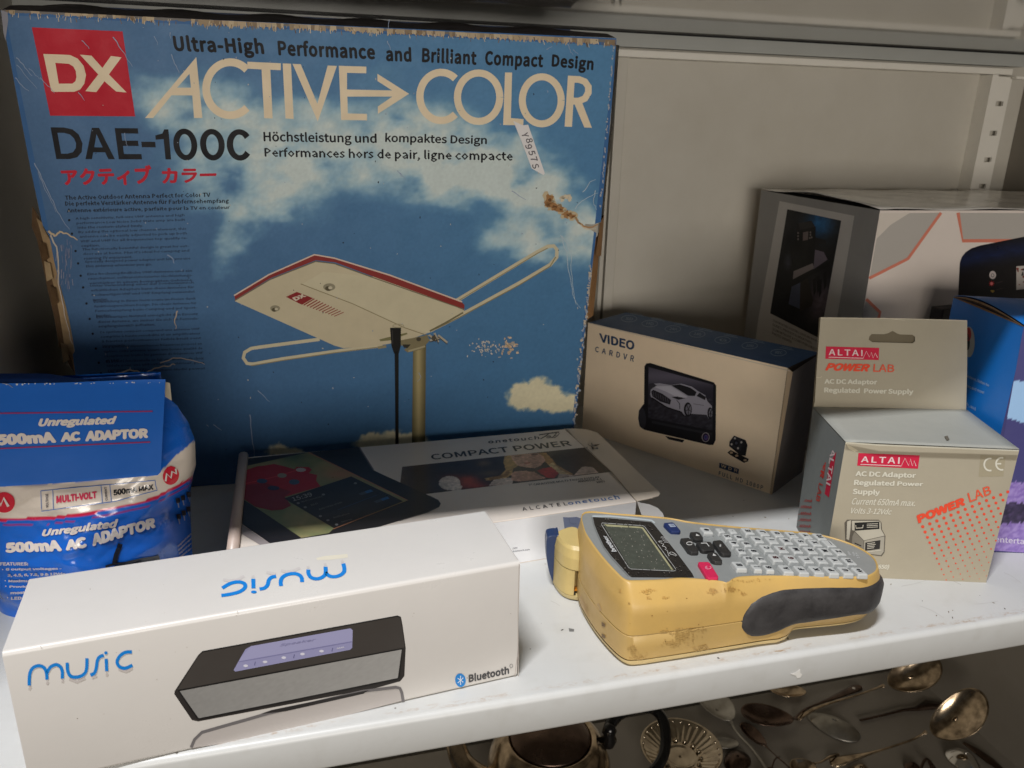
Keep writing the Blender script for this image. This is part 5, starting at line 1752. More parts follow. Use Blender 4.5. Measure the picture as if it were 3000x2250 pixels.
def interp(tab, x):
    if x <= tab[0][0]:
        return tab[0][1]
    for (a, fa), (b, fb) in zip(tab, tab[1:]):
        if x <= b:
            t = (x - a) / (b - a)
            t = t * t * (3 - 2 * t) * 0.5 + t * 0.5
            return fa + (fb - fa) * t
    return tab[-1][1]


zN = lambda pts: conv(pts, 0.4821, 0, 1050)
YC = 0.165
sil = []
for px, py in ((478, 1150), (500, 1172), (521, 1190), (554, 1243), (571, 1291), (574, 1359), (564, 1402), (557, 1436), (559, 1532), (564, 1619), (567, 1720)):
    p = ony(px, py, YC)
    sil.append((p.z, p.x))
sil.sort()
thk = [(0.0, 0.034), (0.04, 0.040), (0.075, 0.036), (0.10, 0.024), (0.125, 0.010), (0.142, 0.0035)]
XLB = -0.196
BGB = (16, 98, 200)
wt_top = zN([(-400, 800), (0, 776), (480, 745), (960, 706), (1000, 665), (1080, 580), (1186, 495), (1300, 430)])
wt_bot = zN([(-400, 970), (0, 972), (300, 962), (500, 940), (700, 897), (860, 868), (960, 832), (1050, 780), (1172, 716), (1300, 640)])


def yline(tab, x):
    for (a, fa), (b, fb) in zip(tab, tab[1:]):
        if a <= x <= b:
            return fa + (fb - fa) * (x - a) / (b - a)
    return tab[-1][1]


def bagcol(px, py):
    t, b = yline(wt_top, px), yline(wt_bot, px)
    if py < t:
        return BGB
    if py < b:
        return (222, 210, 196)
    if py < b + 9:
        return (206, 34, 72)
    if b + 19 < py < b + 22.5:
        return (146, 50, 120)
    return BGB


bag, BGX = thing('adaptor_bag', 'crinkled blue adaptor bag with a stapled header card, at the left edge', 'bag', (-0.13, 0.16, 0))
m = MB()
NS, NZ = 110, 130
vs, cols = [], []
for j in range(NZ + 1):
    z = 0.1415 * j / NZ
    xr = interp(sil, z)
    b_ = interp(thk, z)
    for i in range(NS + 1):
        s = -1 + 2 * i / NS
        x = (xr + XLB) / 2 + (xr - XLB) / 2 * s
        k = max(0.0, 1 - abs(s) ** 2.6) ** 0.55
        amp = 0.0011 * k
        cr = 1.5 * amp * fbm(x * 40 + z * 14, z * 52, 3.0, 3) + amp * 1.4 * abs(fbm(x * 22 - z * 30, z * 20, 8.0, 3))
        if z < 0.088:
            cr += 0.0016 * k * math.sin(x * 90 + z * 140 + 3 * math.sin(z * 60))
        # folded film: long flat facets meeting at sharp creases
        fa = abs(((x * 16 + z * 23 + 0.35 * math.sin(z * 40)) % 1.0) - 0.5) - 0.25
        fb = abs(((x * 11 - z * 31 + 0.2 * math.sin(x * 60)) % 1.0) - 0.5) - 0.25
        edge_ = 0.35 + 1.3 * sstep(0.45, 0.95, s)
        cr += k * edge_ * (0.0042 * fa + 0.0034 * fb) * (1.0 if z < 0.085 else 0.7)
        vs.append(Vector((x, YC - b_ * k - cr, z)))
        cols.append(None)
prj = [project(p) for p in vs]
cols = [lin(bagcol(*q)) for q in prj]
m.add(vs, [(j * (NS + 1) + i, j * (NS + 1) + i + 1, (j + 1) * (NS + 1) + i + 1, (j + 1) * (NS + 1) + i) for j in range(NZ) for i in range(NS)], cols, FILM, True)
BSK = Skin(m, 0.00025)
vb = []
for j in range(NZ // 5 + 1):
    z = 0.1415 * j * 5 / NZ
    xr = interp(sil, z)
    b_ = interp(thk, z)
    for i in range(NS // 5 + 1):
        s = -1 + 2 * i * 5 / NS
        x = (xr + XLB) / 2 + (xr - XLB) / 2 * s
        vb.append(Vector((x, YC + b_ * 0.8 * max(0.0, 1 - abs(s) ** 2.6) ** 0.55, z)))
w = NS // 5 + 1
m.add(vb, [(j * w + i + 1, j * w + i, (j + 1) * w + i, (j + 1) * w + i + 1) for j in range(NZ // 5) for i in range(NS // 5)], BGB, FILM, True)
m.build('bag_body', bag, BGX)
m = MB()
WB = (222, 212, 204)


def sub_text(s, q, col, **k):
    """long words are laid letter by letter so they follow the crumpled film"""
    vs_, fs_ = glyphs(s, k.get('bold', 0), k.get('shear', 0), k.get('space', 1))
    P = [BSK.at(*bil(q, a, b), k.get('layer', 2) + l_) for a, b, l_ in vs_]
    out = []
    for f in fs_:
        n_ = (P[f[1]] - P[f[0]]).cross(P[f[2]] - P[f[0]])
        out.append(f if n_.dot(CAM_LOC - P[f[0]]) > 0 else tuple(reversed(f)))
    m.add(P, out, col, FILM)


for s, q in (("Unregulated", [(258, 1094), (715, 1036), (718, 972), (262, 1036)]),):
    sub_text(s, zN(q), WB, bold=0.05, shear=0.2)
for s, q in (("500mA", [(36, 1180), (382, 1170), (366, 1100), (34, 1118)]), ("AC", [(402, 1168), (530, 1146), (522, 1078), (398, 1104)]), ("ADAPTOR", [(562, 1142), (944, 1026), (938, 962), (552, 1066)])):
    sub_text(s, zN(q), WB, bold=0.07)
sub_text("MULTI-VOLT", zN([(345, 882), (590, 850), (588, 808), (343, 836)]), (206, 60, 90), bold=0.05)
for k, c in enumerate(((214, 40, 80), (206, 60, 90), (200, 70, 160), (120, 90, 190), (60, 110, 200), (60, 110, 200), (60, 150, 170), (60, 150, 140), (206, 150, 90), (226, 190, 120))):
    pass
sub_text("500mA MAX", zN([(690, 836), (932, 796), (930, 764), (686, 800)]), (36, 34, 40), bold=0.04)
LB = (92, 128, 192)
for pts in ([(250, 805), (620, 772), (942, 740), (944, 768), (954, 800), (700, 868), (255, 926), (250, 805)], [(322, 800), (328, 916)], [(614, 772), (622, 878)], [(668, 767), (676, 872)]):
    pp = []
    for a, b in zip(pts, pts[1:]):
        pp += [(a[0] + (b[0] - a[0]) * k / 6, a[1] + (b[1] - a[1]) * k / 6) for k in range(6)]
    pp.append(pts[-1])
    stroke(m, BSK, zN(pp), 2.0, LB, FILM, 2)
sub_text("VOLTAGE", zN([(298, 905), (294, 822), (278, 824), (282, 908)]), (60, 60, 80), bold=0.01)
sub_text("CURRENT", zN([(654, 862), (648, 782), (634, 784), (640, 864)]), (60, 60, 80), bold=0.01)
for cx, cy, rx, ry, rot in ((28, 874, 66, 62, 0), (1036, 712, 48, 56, 20)):
    base = ell(cx, cy, rx, ry, 30, rot=rot)
    c_ = BSK.at(*zN([(cx, cy)])[0], 2)
    ringp = [BSK.at(*zN([p])[0], 2) for p in base]
    mid = [BSK.at(*zN([(cx + (p[0] - cx) * .5, cy + (p[1] - cy) * .5)])[0], 2) for p in base]
    N_ = len(base)
    m.add(ringp + mid + [c_], [(i, (i + 1) % N_, N_ + (i + 1) % N_, N_ + i) for i in range(N_)] + [(N_ + i, N_ + (i + 1) % N_, 2 * N_) for i in range(N_)], (206, 36, 56), FILM)
stroke(m, BSK, zN([(-24, 902), (-8, 846), (12, 890), (30, 846), (58, 898)]), 7.5, (228, 220, 212), FILM, 4)
stroke(m, BSK, zN([(1002, 746), (1008, 700), (1034, 726), (1040, 686), (1066, 700), (1062, 668)]), 6, (228, 220, 212), FILM, 4)
for s, q in (("FEATURES:", [(6, 1256), (176, 1256), (176, 1236), (6, 1236)]), ("6 output voltages -", [(40, 1290), (378, 1284), (378, 1266), (40, 1270)]), ("3, 4.5, 6, 7.5, 9 & 12Vdc", [(50, 1326), (400, 1316), (400, 1296), (50, 1306)]),
             ("Maximum output", [(56, 1362), (330, 1356), (330, 1336), (56, 1342)]), ("Provides power", [(62, 1396), (330, 1390), (330, 1372), (62, 1378)]), ("most devices", [(68, 1430), (300, 1426), (300, 1408), (68, 1412)]), ("LED indicator", [(72, 1464), (300, 1460), (300, 1440), (72, 1444)])):
    sub_text(s, zN(q), (190, 186, 196), bold=0.04)
for x, y in ((20, 1280), (36, 1348), (40, 1382), (50, 1450)):
    poly(m, BSK, ell(x * .4821, 1050 + y * .4821, 2, 2, 6), (200, 196, 200), FILM, 2)
DKB = (18, 22, 34)
stroke(m, BSK, zN([(692, 1250), (706, 1190), (722, 1150), (730, 1122)]), 14, DKB, FILM, 3)
stroke(m, BSK, zN([(640, 1262), (700, 1244), (760, 1240), (860, 1216), (962, 1200)]), 7, DKB, FILM, 3)
stroke(m, BSK, zN([(700, 1280), (760, 1262), (860, 1240), (968, 1222)]), 20, DKB, FILM, 3)
for x, y in ((1075, 860), (1105, 845), (1140, 825), (1080, 960), (1110, 938), (1138, 915)):
    poly(m, BSK, zN([(x - 14, y - 12), (x + 12, y - 16), (x + 14, y + 14), (x - 8, y + 20)]), DKB, FILM, 3)
    stroke(m, BSK, zN([(x, y + 14), (x + 6, y + 46)]), 3, (150, 160, 180), FILM, 3)
for k in range(4):
    sub_text("Unregulated AC adaptor", zN([(1078 + k * 4, 1150 + k * 22), (1160, 1070 + k * 30), (1158, 1054 + k * 30), (1074 + k * 4, 1134 + k * 22)]), (186, 190, 204), bold=0.03)
m.build('bag_artwork', bag, BGX)
# header card folded over the mouth of the bag
m = MB()
ci, cj = 60, 44
vs, cols = [], []


def cardpt(x, y, lift=0.0):
    t = (y - 1115) / 285.0
    yy = 0.1505 - 0.0235 * max(0, t) ** 1.1 - 0.002 * math.sin(math.pi * t) + 0.0014 * math.sin(x / 120.0) - lift
    return ony(x, y, yy)


for j in range(cj + 1):
    for i in range(ci + 1):
        s, t = i / ci, j / cj
        top = 1122 - 8 * s + 3 * math.sin(s * 5)
        bottom = yline(wt_top, -60 + 532 * s) + 2
        xx = -60 + (545 - 14 * t) * s
        p = cardpt(xx, top + (bottom - top) * t)
        vs.append(p)
m.add(vs, [((j + 1) * (ci + 1) + i, (j + 1) * (ci + 1) + i + 1, j * (ci + 1) + i + 1, j * (ci + 1) + i) for j in range(cj) for i in range(ci)], (20, 96, 188), CARD, True)
CSK = Skin(m, 0.00018)
CSK2 = CSK
for a, b in (([(-120, 336), (928, 322)], 0), ([(-120, 550), (0, 548), (914, 508)], 0)):
    pp = []
    for (x1, y1), (x2, y2) in zip(a, a[1:]):
        pp += [(x1 + (x2 - x1) * k / 12, y1 + (y2 - y1) * k / 12) for k in range(12)]
    pp.append(a[-1])
    stroke(m, CSK, zN(pp), 4.2, (140, 46, 100), CARD, 2)
text(m, CSK, "Unregulated", zN([(232, 428), (706, 412), (712, 350), (238, 362)]), WB, CARD, bold=0.055, shear=0.22, layer=2)
text(m, CSK, "500mA", zN([(-22, 530), (346, 514), (330, 444), (-24, 462)]), WB, CARD, bold=0.07, layer=2)
text(m, CSK, "AC", zN([(370, 510), (492, 502), (490, 442), (372, 450)]), WB, CARD, bold=0.07, layer=2)
text(m, CSK, "ADAPTOR", zN([(518, 506), (902, 484), (900, 424), (522, 440)]), WB, CARD, bold=0.07, layer=2)
for k in range(26):
    x = random.uniform(0, 470)
    poly(m, CSK, ell(x, 1125 - x * .012 + random.uniform(0, 3), random.uniform(1, 4), random.uniform(.8, 2.5), 7), (196, 200, 206), CARD, 3)
stroke(m, CSK, [(8, 1124), (24, 1126), (38, 1136)], 2, (130, 140, 160), CARD, 3)
m.build('header_card', bag, BGX)
m = MB()
vs = []
for i in range(31):
    s = i / 30
    x = -60 + 545 * s
    top = interp([(0.0, 1094), (0.35, 1094), (0.52, 1108), (0.68, 1120), (1.0, 1123)], s)
    vs += [ony(x, 1126, 0.1515), ony(x + 2, top, 0.1600), ony(x + 2, top + 14, 0.1615)]
m.add(vs, [(i * 3 + k, i * 3 + 3 + k, i * 3 + 4 + k, i * 3 + 1 + k) for i in range(30) for k in range(2)], (14, 62, 132), CARD, True)
m.add([ony(480, 1118, 0.154), ony(498, 1122, 0.156), ony(503, 1174, 0.156), ony(484, 1162, 0.154)], [(3, 2, 1, 0)], (196, 184, 160), CARD)
m.build('header_back', bag, BGX)

# ================================================================== yellow label printer
lp, LPX = thing('label_printer', 'grubby yellow handheld label printer with grey keys and black side grip', 'label maker', (0.24, 0.05, 0))


def TZ(x):
    return 0.05 - 0.0667 * (x - 0.165)


TN = Vector((0.0667, 0, 1)).normalized()
LT = Plane((0.165, 0, 0.05), (0.265, 0, 0.05 - 0.00667), (0.165, 0.1, 0.05), 0.00008)
G_ = [(.1693, .1022), (.1617, .0825), (.1604, .0654), (.1610, .0460), (.1628, .0294), (.1646, .0228), (.1700, .0214), (.1843, .0205), (.1985, .0206), (.2177, .0151), (.2218, .0125), (.2278, .0161), (.2352, .0178),
      (.2542, .0163), (.2846, .0117), (.3069, .0091), (.3179, .0112), (.3267, .018), (.3325, .0295), (.3299, .0434), (.3196, .0551), (.3060, .0620), (.268, .0722), (.237, .0822), (.2213, .0900), (.1908, .0982)]
H_ = [(.1690, .1070), (.1598, .0860), (.1562, .0680), (.1562, .0440), (.1590, .0240), (.1628, .0135), (.1690, .0108), (.1843, .0103), (.1985, .0101), (.2177, .0101), (.2218, .0101), (.2278, .0101), (.2352, .0101),
      (.2542, .0100), (.2846, .0075), (.3085, .0062), (.3215, .0090), (.3310, .0160), (.3360, .0290), (.3340, .0445), (.3230, .0585), (.3075, .0662), (.2690, .0768), (.2380, .0868), (.2225, .0945), (.1915, .1025)]
G = smoothline(G_, 5, True)
H = smoothline(H_, 5, True)
NN = len(G)



def ringpts(f, zf, inset=0.0):
    out = []
    cx, cy = 0.245, 0.05
    for (gx, gy), (hx, hy) in zip(G, H):
        x, y = gx + (hx - gx) * f, gy + (hy - gy) * f
        d = math.hypot(x - cx, y - cy)
        x -= (x - cx) / d * inset
        y -= (y - cy) / d * inset
        z = zf(x)
        if z < 0.019:
            w = sstep(0.262, 0.272, x) * (1 if y < 0.04 else 0)
            lowness = 1 - z / 0.019
            y += 0.0065 * w * lowness
            z += 0.004 * sstep(0.262, 0.275, x) * lowness
        out.append(Vector((x, y, z)))
    return out


YEL = (210, 172, 100)
YEL2 = (200, 166, 102)
rings = [ringpts(0.0, lambda x: TZ(x)), ringpts(0.04, lambda x: TZ(x) + 0.0007), ringpts(0.16, lambda x: TZ(x) + 0.0009), ringpts(0.30, lambda x: TZ(x) - 0.0002), ringpts(0.6, lambda x: TZ(x) - 0.0045), ringpts(0.88, lambda x: TZ(x) - 0.0090),
         ringpts(0.98, lambda x: TZ(x) - 0.0118), ringpts(1.0, lambda x: TZ(x) - 0.016), ringpts(1.0, lambda x: 0.0225), ringpts(1.0, lambda x: 0.0214)]
m = MB()
vs = [p for r_ in rings for p in r_]
m.add(vs, [(j * NN + i, j * NN + (i + 1) % NN, (j + 1) * NN + (i + 1) % NN, (j + 1) * NN + i) for j in range(len(rings) - 1) for i in range(NN)], YEL, PLASTIC, True)
full = MB()
full.v, full.f = list(m.v), list(m.f)
m.build('upper_shell', lp, LPX)
rings = [ringpts(1.0, lambda x: 0.0214, 0.0006), ringpts(1.0, lambda x: 0.0206, 0.0006), ringpts(1.0, lambda x: 0.0203), ringpts(1.0, lambda x: 0.012), ringpts(1.0, lambda x: 0.0052, 0.0004), ringpts(1.0, lambda x: 0.0050, 0.0010), ringpts(1.0, lambda x: 0.0044, 0.0010)]
m = MB()
vs = [p for r_ in rings for p in r_]
m.add(vs, [(j * NN + i, j * NN + (i + 1) % NN, (j + 1) * NN + (i + 1) % NN, (j + 1) * NN + i) for j in range(len(rings) - 1) for i in range(NN)], YEL2, PLASTIC, True)
b0 = len(full.v)
full.v += m.v
full.f += [tuple(b0 + i for i in f) for f in m.f]
lsh = m.build('lower_shell', lp, LPX)
e_ = lsh.modifiers.new('edge', 'EDGE_SPLIT')
e_.split_angle = rad(50)
rings = [ringpts(1.0, lambda x: 0.0044, 0.0004), ringpts(1.0, lambda x: 0.0028, 0.0006), ringpts(1.0, lambda x: 0.0012, 0.0018), ringpts(1.0, lambda x: 0.0004, 0.0035), ringpts(1.0, lambda x: 0.0002, 0.02)]
m = MB()
vs = [p for r_ in rings for p in r_]
m.add(vs, [(j * NN + i, j * NN + (i + 1) % NN, (j + 1) * NN + (i + 1) % NN, (j + 1) * NN + i) for j in range(len(rings) - 1) for i in range(NN)], (222, 196, 138), PLASTIC, True)
m.build('base_plate', lp, LPX)
LS = Skin(full, 0.00012)
zl = lambda pts: conv(pts, 0.24864, 1560, 1450)
zk = lambda pts: conv(pts, 0.29385, 2000, 1500)
zs_ = lambda pts: conv(pts, 0.31646, 1600, 1750)
# grime and scuffs
m = MB()
for cx, cy, sx, sy, n_, cc in ((1345, 1140, 55, 26, 46, (176, 128, 60)), (1370, 1215, 26, 10, 16, (170, 124, 60)), (1560, 1212, 44, 10, 26, (172, 124, 58)), (2120, 1145, 32, 26, 30, (160, 108, 44)), (1035, 1120, 10, 26, 10, (200, 148, 80)), (1140, 1278, 12, 4, 8, (120, 88, 48))):
    for _ in range(n_):
        x, y = random.gauss(cx, sx * .55), random.gauss(cy, sy * .55)
        poly(m, LS, zl(ell(x, y, random.uniform(3, 11), random.uniform(2, 8), 7, rot=random.uniform(0, 90))), mix(cc, YEL, random.uniform(0.35, .85)), PLASTIC, 3 + random.random())
for cx, cy, sx, sy, n_ in ((300, 780, 60, 30, 40), (480, 770, 70, 26, 40), (600, 810, 46, 22, 22), (700, 680, 200, 20, 26)):
    for _ in range(n_):
        x, y = random.gauss(cx, sx * .5), random.gauss(cy, sy * .5)
        poly(m, LS, zk(ell(x, y, random.uniform(2, 9), random.uniform(2, 7), 7, rot=random.uniform(0, 90))), mix((168, 120, 60), YEL, random.uniform(0.4, .9)), PLASTIC, 3 + random.random())
for cx, cy, sx, sy, n_ in ((1280, 350, 110, 40, 60), (1180, 420, 90, 30, 40), (1330, 292, 130, 8, 50), (1090, 318, 50, 6, 18), (800, 480, 30, 40, 30), (860, 560, 60, 30, 30), (1450, 480, 60, 26, 26)):
    for _ in range(n_):
        x, y = random.gauss(cx, sx * .6), random.gauss(cy, sy * .6)
        poly(m, LS, zs_(ell(x, y, random.uniform(4, 13), random.uniform(3, 8), 8, rot=random.uniform(-20, 30))), mix((160, 124, 66), YEL2, random.uniform(0.5, .92)), PLASTIC, 3 + random.random())
for x, y in ((770, 58), (1120, 127), (980, 168), (1410, 250), (778, 240), (1300, 10)):
    poly(m, LS, zs_(ell(x, y, random.uniform(3, 9), random.uniform(2, 5), 8)), (150, 104, 50), PLASTIC, 2)
# moulded ribs and screw slots on the end face
for k in range(4):
    stroke(m, LS, zl([(560 + k * 4, 1180 + 46 * k), (600 + k * 10, 1262 + 46 * k), (655 + k * 2, 1325 + 40 * k)]), 4, (196, 158, 96), PLASTIC, 1.5)
for q in ([(818, 1490), (866, 1530), (866, 1560), (822, 1548)],):
    pass
for q in ([(520, 226), (552, 246), (552, 272), (520, 262)], [(520, 334), (552, 352), (553, 378), (520, 368)]):
    poly(m, LS, zs_(q), (120, 92, 54), PLASTIC, 4)
m.build('grime_marks', lp, LPX)
# rubber grip wrapped on the near side
def tab_of(pts):
    out = []
    for x, y in zk(pts):
        q = LS.at(x, y)
        out.append((q.x, q.z))
    return sorted(out)


gtop = tab_of([(585, 1120), (592, 1060), (640, 975), (700, 900), (780, 838), (880, 786), (1000, 752), (1200, 742), (1400, 741), (1650, 744), (1800, 746)])
gbot = tab_of([(585, 1140), (600, 1180), (640, 1222), (700, 1244), (780, 1240), (860, 1222), (930, 1200), (1050, 1140), (1200, 1102), (1400, 1070), (1700, 1022), (1860, 990)])
xg0 = min(gtop[0][0], gbot[0][0])
i0 = next(i for i in range(NN) if H[i][0] > xg0 and H[i][1] < 0.012 and H[i][0] < 0.25)
arcs, L_ = [], 0.0
prev = (xg0, 0.0101)
k = i0
cols_ = [(prev[0], prev[1], prev[0])]
xe = 0.0
while True:
    hx, hy = H[k]
    if hy > 0.040:
        break
    if math.hypot(hx - prev[0], hy - prev[1]) > 0.0006:
        n_ = max(1, int(math.hypot(hx - prev[0], hy - prev[1]) / 0.0022))
        for j in range(1, n_ + 1):
            t = j / n_
            cols_.append((prev[0] + (hx - prev[0]) * t, prev[1] + (hy - prev[1]) * t, 0))
        prev = (hx, hy)
    k = (k + 1) % NN
m = MB()
vs = []
NC = len(cols_)
prof_ = [(0.0, -0.0004), (0.03, 0.0006), (0.09, 0.0012), (0.25, 0.0014), (0.5, 0.0014), (0.75, 0.0014), (0.91, 0.0012), (0.97, 0.0006), (1.0, -0.0004)]
for j, (x, y, _) in enumerate(cols_):
    a = cols_[max(0, j - 1)]
    b = cols_[min(NC - 1, j + 1)]
    d = Vector((b[0] - a[0], b[1] - a[1], 0)).normalized()
    nn_ = Vector((d.y, -d.x, 0))
    zt_, zb_ = interp(gtop, x) + 0.0002, interp(gbot, x)
    tail = (NC - 1 - j) / 8.0
    if tail < 1:
        zt_, zb_ = 0.020 + (zt_ - 0.020) * math.sqrt(max(0, tail)), 0.020 + (zb_ - 0.020) * math.sqrt(max(0, tail))
    head = j / 1.5
    for f, h in prof_:
        z = zb_ + (zt_ - zb_) * f
        out_ = h * min(1, head + 0.0) * min(1, tail + 0.01)
        pull = 0.0
        if z > 0.030:       # the shell leans inwards above its shoulder
            q = LS.bvh.find_nearest(Vector((x, y, z)) + nn_ * 0.002)
            vs.append(q[0] + nn_ * (h + 0.0002))
            continue
        vs.append(Vector((x, y, z)) + nn_ * (out_ if out_ else -0.0003) + (Vector((0, 0.0065 * sstep(0.262, 0.272, x) * (1 - z / 0.019), 0)) if z < 0.019 and y < 0.04 else Vector()))
np_ = len(prof_)
m.add(vs, [(j * np_ + i, (j + 1) * np_ + i, (j + 1) * np_ + i + 1, j * np_ + i + 1) for j in range(NC - 1) for i in range(np_ - 1)], (50, 48, 48), RUBBER, True)
m.build('rubber_grip', lp, LPX)
# grey face plate
GP = (146, 148, 146)
m = MB()
poly(m, LT, [project(Vector((x, y, TZ(x)))) for x, y in G], GP, PLASTIC, 1)
FACE = m.build('face_plate', lp, LPX)
# screen window
GLS = printed('dusty_clear_window', 0.14, 0.0, grime=-0.6, gscale=200, rvar=0.08)
m = MB()
win = zl([(712, 262), (900, 274), (1150, 296), (1400, 320), (1430, 344), (1500, 430), (1700, 680), (1880, 920), (1905, 970), (1700, 972), (1170, 968), (1140, 950), (1050, 850), (930, 720), (840, 600), (770, 450), (730, 350)])
stroke(m, LT, zl([(706, 250), (900, 250), (1150, 272), (1405, 300), (1440, 330)]), 4.5, (196, 204, 206), PLASTIC, 3)  # bevel highlight painted as a lighter line along the window rim
stroke(m, LT, zl([(700, 262), (722, 360), (766, 470), (836, 616), (926, 736), (1044, 864), (1132, 960)]), 3, (120, 122, 120), PLASTIC, 3)
poly(m, LT, win, (22, 20, 20), GLS, 4)
lcd = zl([(840, 342), (1290, 374), (1310, 386), (1662, 884), (1650, 890), (1170, 866), (1140, 850), (835, 352)])
poly(m, LT, lcd, (62, 66, 59), GLS, 6)
poly(m, LT, zl([(845, 345), (1290, 376), (1310, 388), (1662, 884), (1636, 880), (1296, 402), (1280, 392), (880, 370)]), (150, 146, 112), GLS, 6.6)
stroke(m, LT, zl([(820, 330), (1300, 362), (1325, 378), (1692, 878), (1684, 892), (1660, 896), (1160, 872), (1130, 852), (812, 348), (820, 330)]), 1.8, (150, 150, 146), GLS, 6)


def ltext(s, quad, col, lay=7, **k):
    text(m, LT, s, zl(quad), col, GLS, layer=lay, **k)


ltext("brother", [(996, 668), (868, 478), (822, 480), (930, 668)], (176, 176, 176), bold=0.05)
stroke(m, LT, zl([(1610, 720), (1600, 690), (1640, 700), (1700, 712), (1640, 672), (1600, 690), (1590, 660), (1560, 640), (1580, 640), (1560, 610), (1530, 600), (1545, 580), (1500, 560), (1490, 545), (1530, 545)]), 2, (156, 154, 150), GLS, 7, smooth=True)
ltext("1010", [(1606, 570), (1548, 486), (1508, 492), (1560, 572)], (150, 148, 146), bold=-0.02, shear=.3)
rnd = random.Random(5)
for _ in range(420):
    x, y = rnd.uniform(740, 1880), rnd.uniform(280, 960)
    p = zl([(x, y)])[0]
    if inside(win, *p):
        r_ = rnd.choice([2.5, 3.2, 4.5, 6.5])
        c = rnd.choice([(96, 94, 86), (124, 122, 112), (70, 68, 62)] if inside(lcd, *p) else [(62, 58, 54), (84, 80, 74), (48, 45, 42)])
        poly(m, LT, zl(ell(x, y, r_ * 1.6, r_, 5, rot=rnd.uniform(0, 90))), c, GLS, 8)
m.build('screen_window', lp, LPX)
# keys
aX = Vector((0.00726, -0.00116, -0.0667 * 0.00726)).normalized()
bX = Vector((0.0010, 0.0120, -0.0667 * 0.0010)).normalized()
KN = aX.cross(bX).normalized()


def onkey(px, py, h):
    return hit(px, py, Vector((0.165, 0, 0.05)) + TN * h, TN)


def text3(mb, s, c, right, up, w, h, col, mat, bold=0.0):
    v_, f_ = glyphs(s, bold)
    P = [c + right * ((a - .5) * w) + up * ((b - .5) * h) for a, b, l_ in v_]
    mb.add(P, [f if (P[f[1]] - P[f[0]]).cross(P[f[2]] - P[f[0]]).dot(CAM_LOC - c) > 0 else tuple(reversed(f)) for f in f_], col, mat)


rows = [("\u2612 1 6 A F K P U A/a".split(), [(565, 528), (735, 546), (857, 552), (1030, 562), (1182, 570), (1332, 572), (1480, 578), (1622, 580), (1762, 585)]),
        ("2 7 B G L Q V P1".split(), [(657, 462), (782, 468), (925, 452), (1080, 460), (1232, 468), (1375, 472), (1518, 480), (1658, 486)]),
        ("3 8 C H M R W Z".split(), [(582, 384), (708, 388), (838, 356), (985, 366), (1130, 372), (1275, 378), (1420, 386), (1556, 394)]),
        ("4 9 D I N S X _".split(), [(512, 308), (636, 314), (745, 270), (890, 278), (1032, 286), (1178, 294), (1320, 304), (1460, 312)]),
        ("5 0 E J O T Y P2".split(), [(446, 240), (562, 250), (650, 186), (800, 200), (942, 212), (1088, 224), (1228, 232), (1366, 242)]),
        ("\u2297 . ,".split(), [(238, 178), (378, 180), (498, 188)])]
zro = 0.0030
for ri, (lets, ps) in enumerate(rows):
    for s, (x, y) in zip(lets, ps):
        small = s in "1234567890.,"
        c = onkey(*zk([(x, y)])[0], zro)
        hw = 0.00235 if small else 0.0031
        hh_ = 0.0031 if small else 0.0041
        if ri == 5:
            hh_ *= 0.9
        mb = MB()
        k0 = [c + aX * (sx * (hw + .0004)) + bX * (sy * (hh_ + .0004)) - KN * 0.0034 for sx, sy in ((-1, -1), (1, -1), (1, 1), (-1, 1))]
        k1 = [c + aX * (sx * hw) + bX * (sy * hh_) for sx, sy in ((-1, -1), (1, -1), (1, 1), (-1, 1))]
        hexa(mb, k0 + k1, (194, 195, 192), KEY)
        kb = mb.build('key', lp, LPX, bevel=0.0008, bseg=3)
        red = s in ('B', 'G', 'H')
        mb = MB()
        cl = (112, 44, 44) if red else (52, 54, 62)
        if s == '_':
            stroke_p = [c + KN * .0002 + bX * -.0016 - aX * .0006, c + KN * .0002 + bX * -.0016 + aX * .0006]
            tube(mb, [c + KN * .0002 + aX * .0006 - bX * .0022, c + KN * .0002 + aX * .0009 + bX * .0022], 0.00018, cl, KEY, 5)
        else:
            wd = 0.0026 if len(s) == 1 else 0.0040
            text3(mb, s, c + KN * 0.00012, bX, -aX, wd * (0.35 if s in 'I1.,' else 1) * (1.25 if s in 'MW' else 1), (0.0005 if s in '.,' else 0.0034), cl, KEY, bold=0.05)
        gl = mb.build('key_print', kb, LPX)
BKK = (44, 43, 42)


def kprism(pts, h, col, name, drop=0.004):
    top = [onkey(x, y, h) for x, y in pts]
    c = sum(top, Vector()) / len(top)
    botm = [c + (p - c) * 1.04 - TN * drop for p in top]
    n_ = len(top)
    mb = MB()
    nrm_ = (top[1] - top[0]).cross(top[2] - top[0])
    flip = nrm_.z < 0
    f1 = tuple(range(n_)) if not flip else tuple(reversed(range(n_)))
    sides = [(i, (i + 1) % n_, n_ + (i + 1) % n_, n_ + i) for i in range(n_)]
    sides = [tuple(reversed(s)) if not flip else s for s in sides]
    mb.add(top + botm, [f1] + sides, col, KEY)
    return mb.build(name, lp, LPX, bevel=0.0006, bseg=2), c


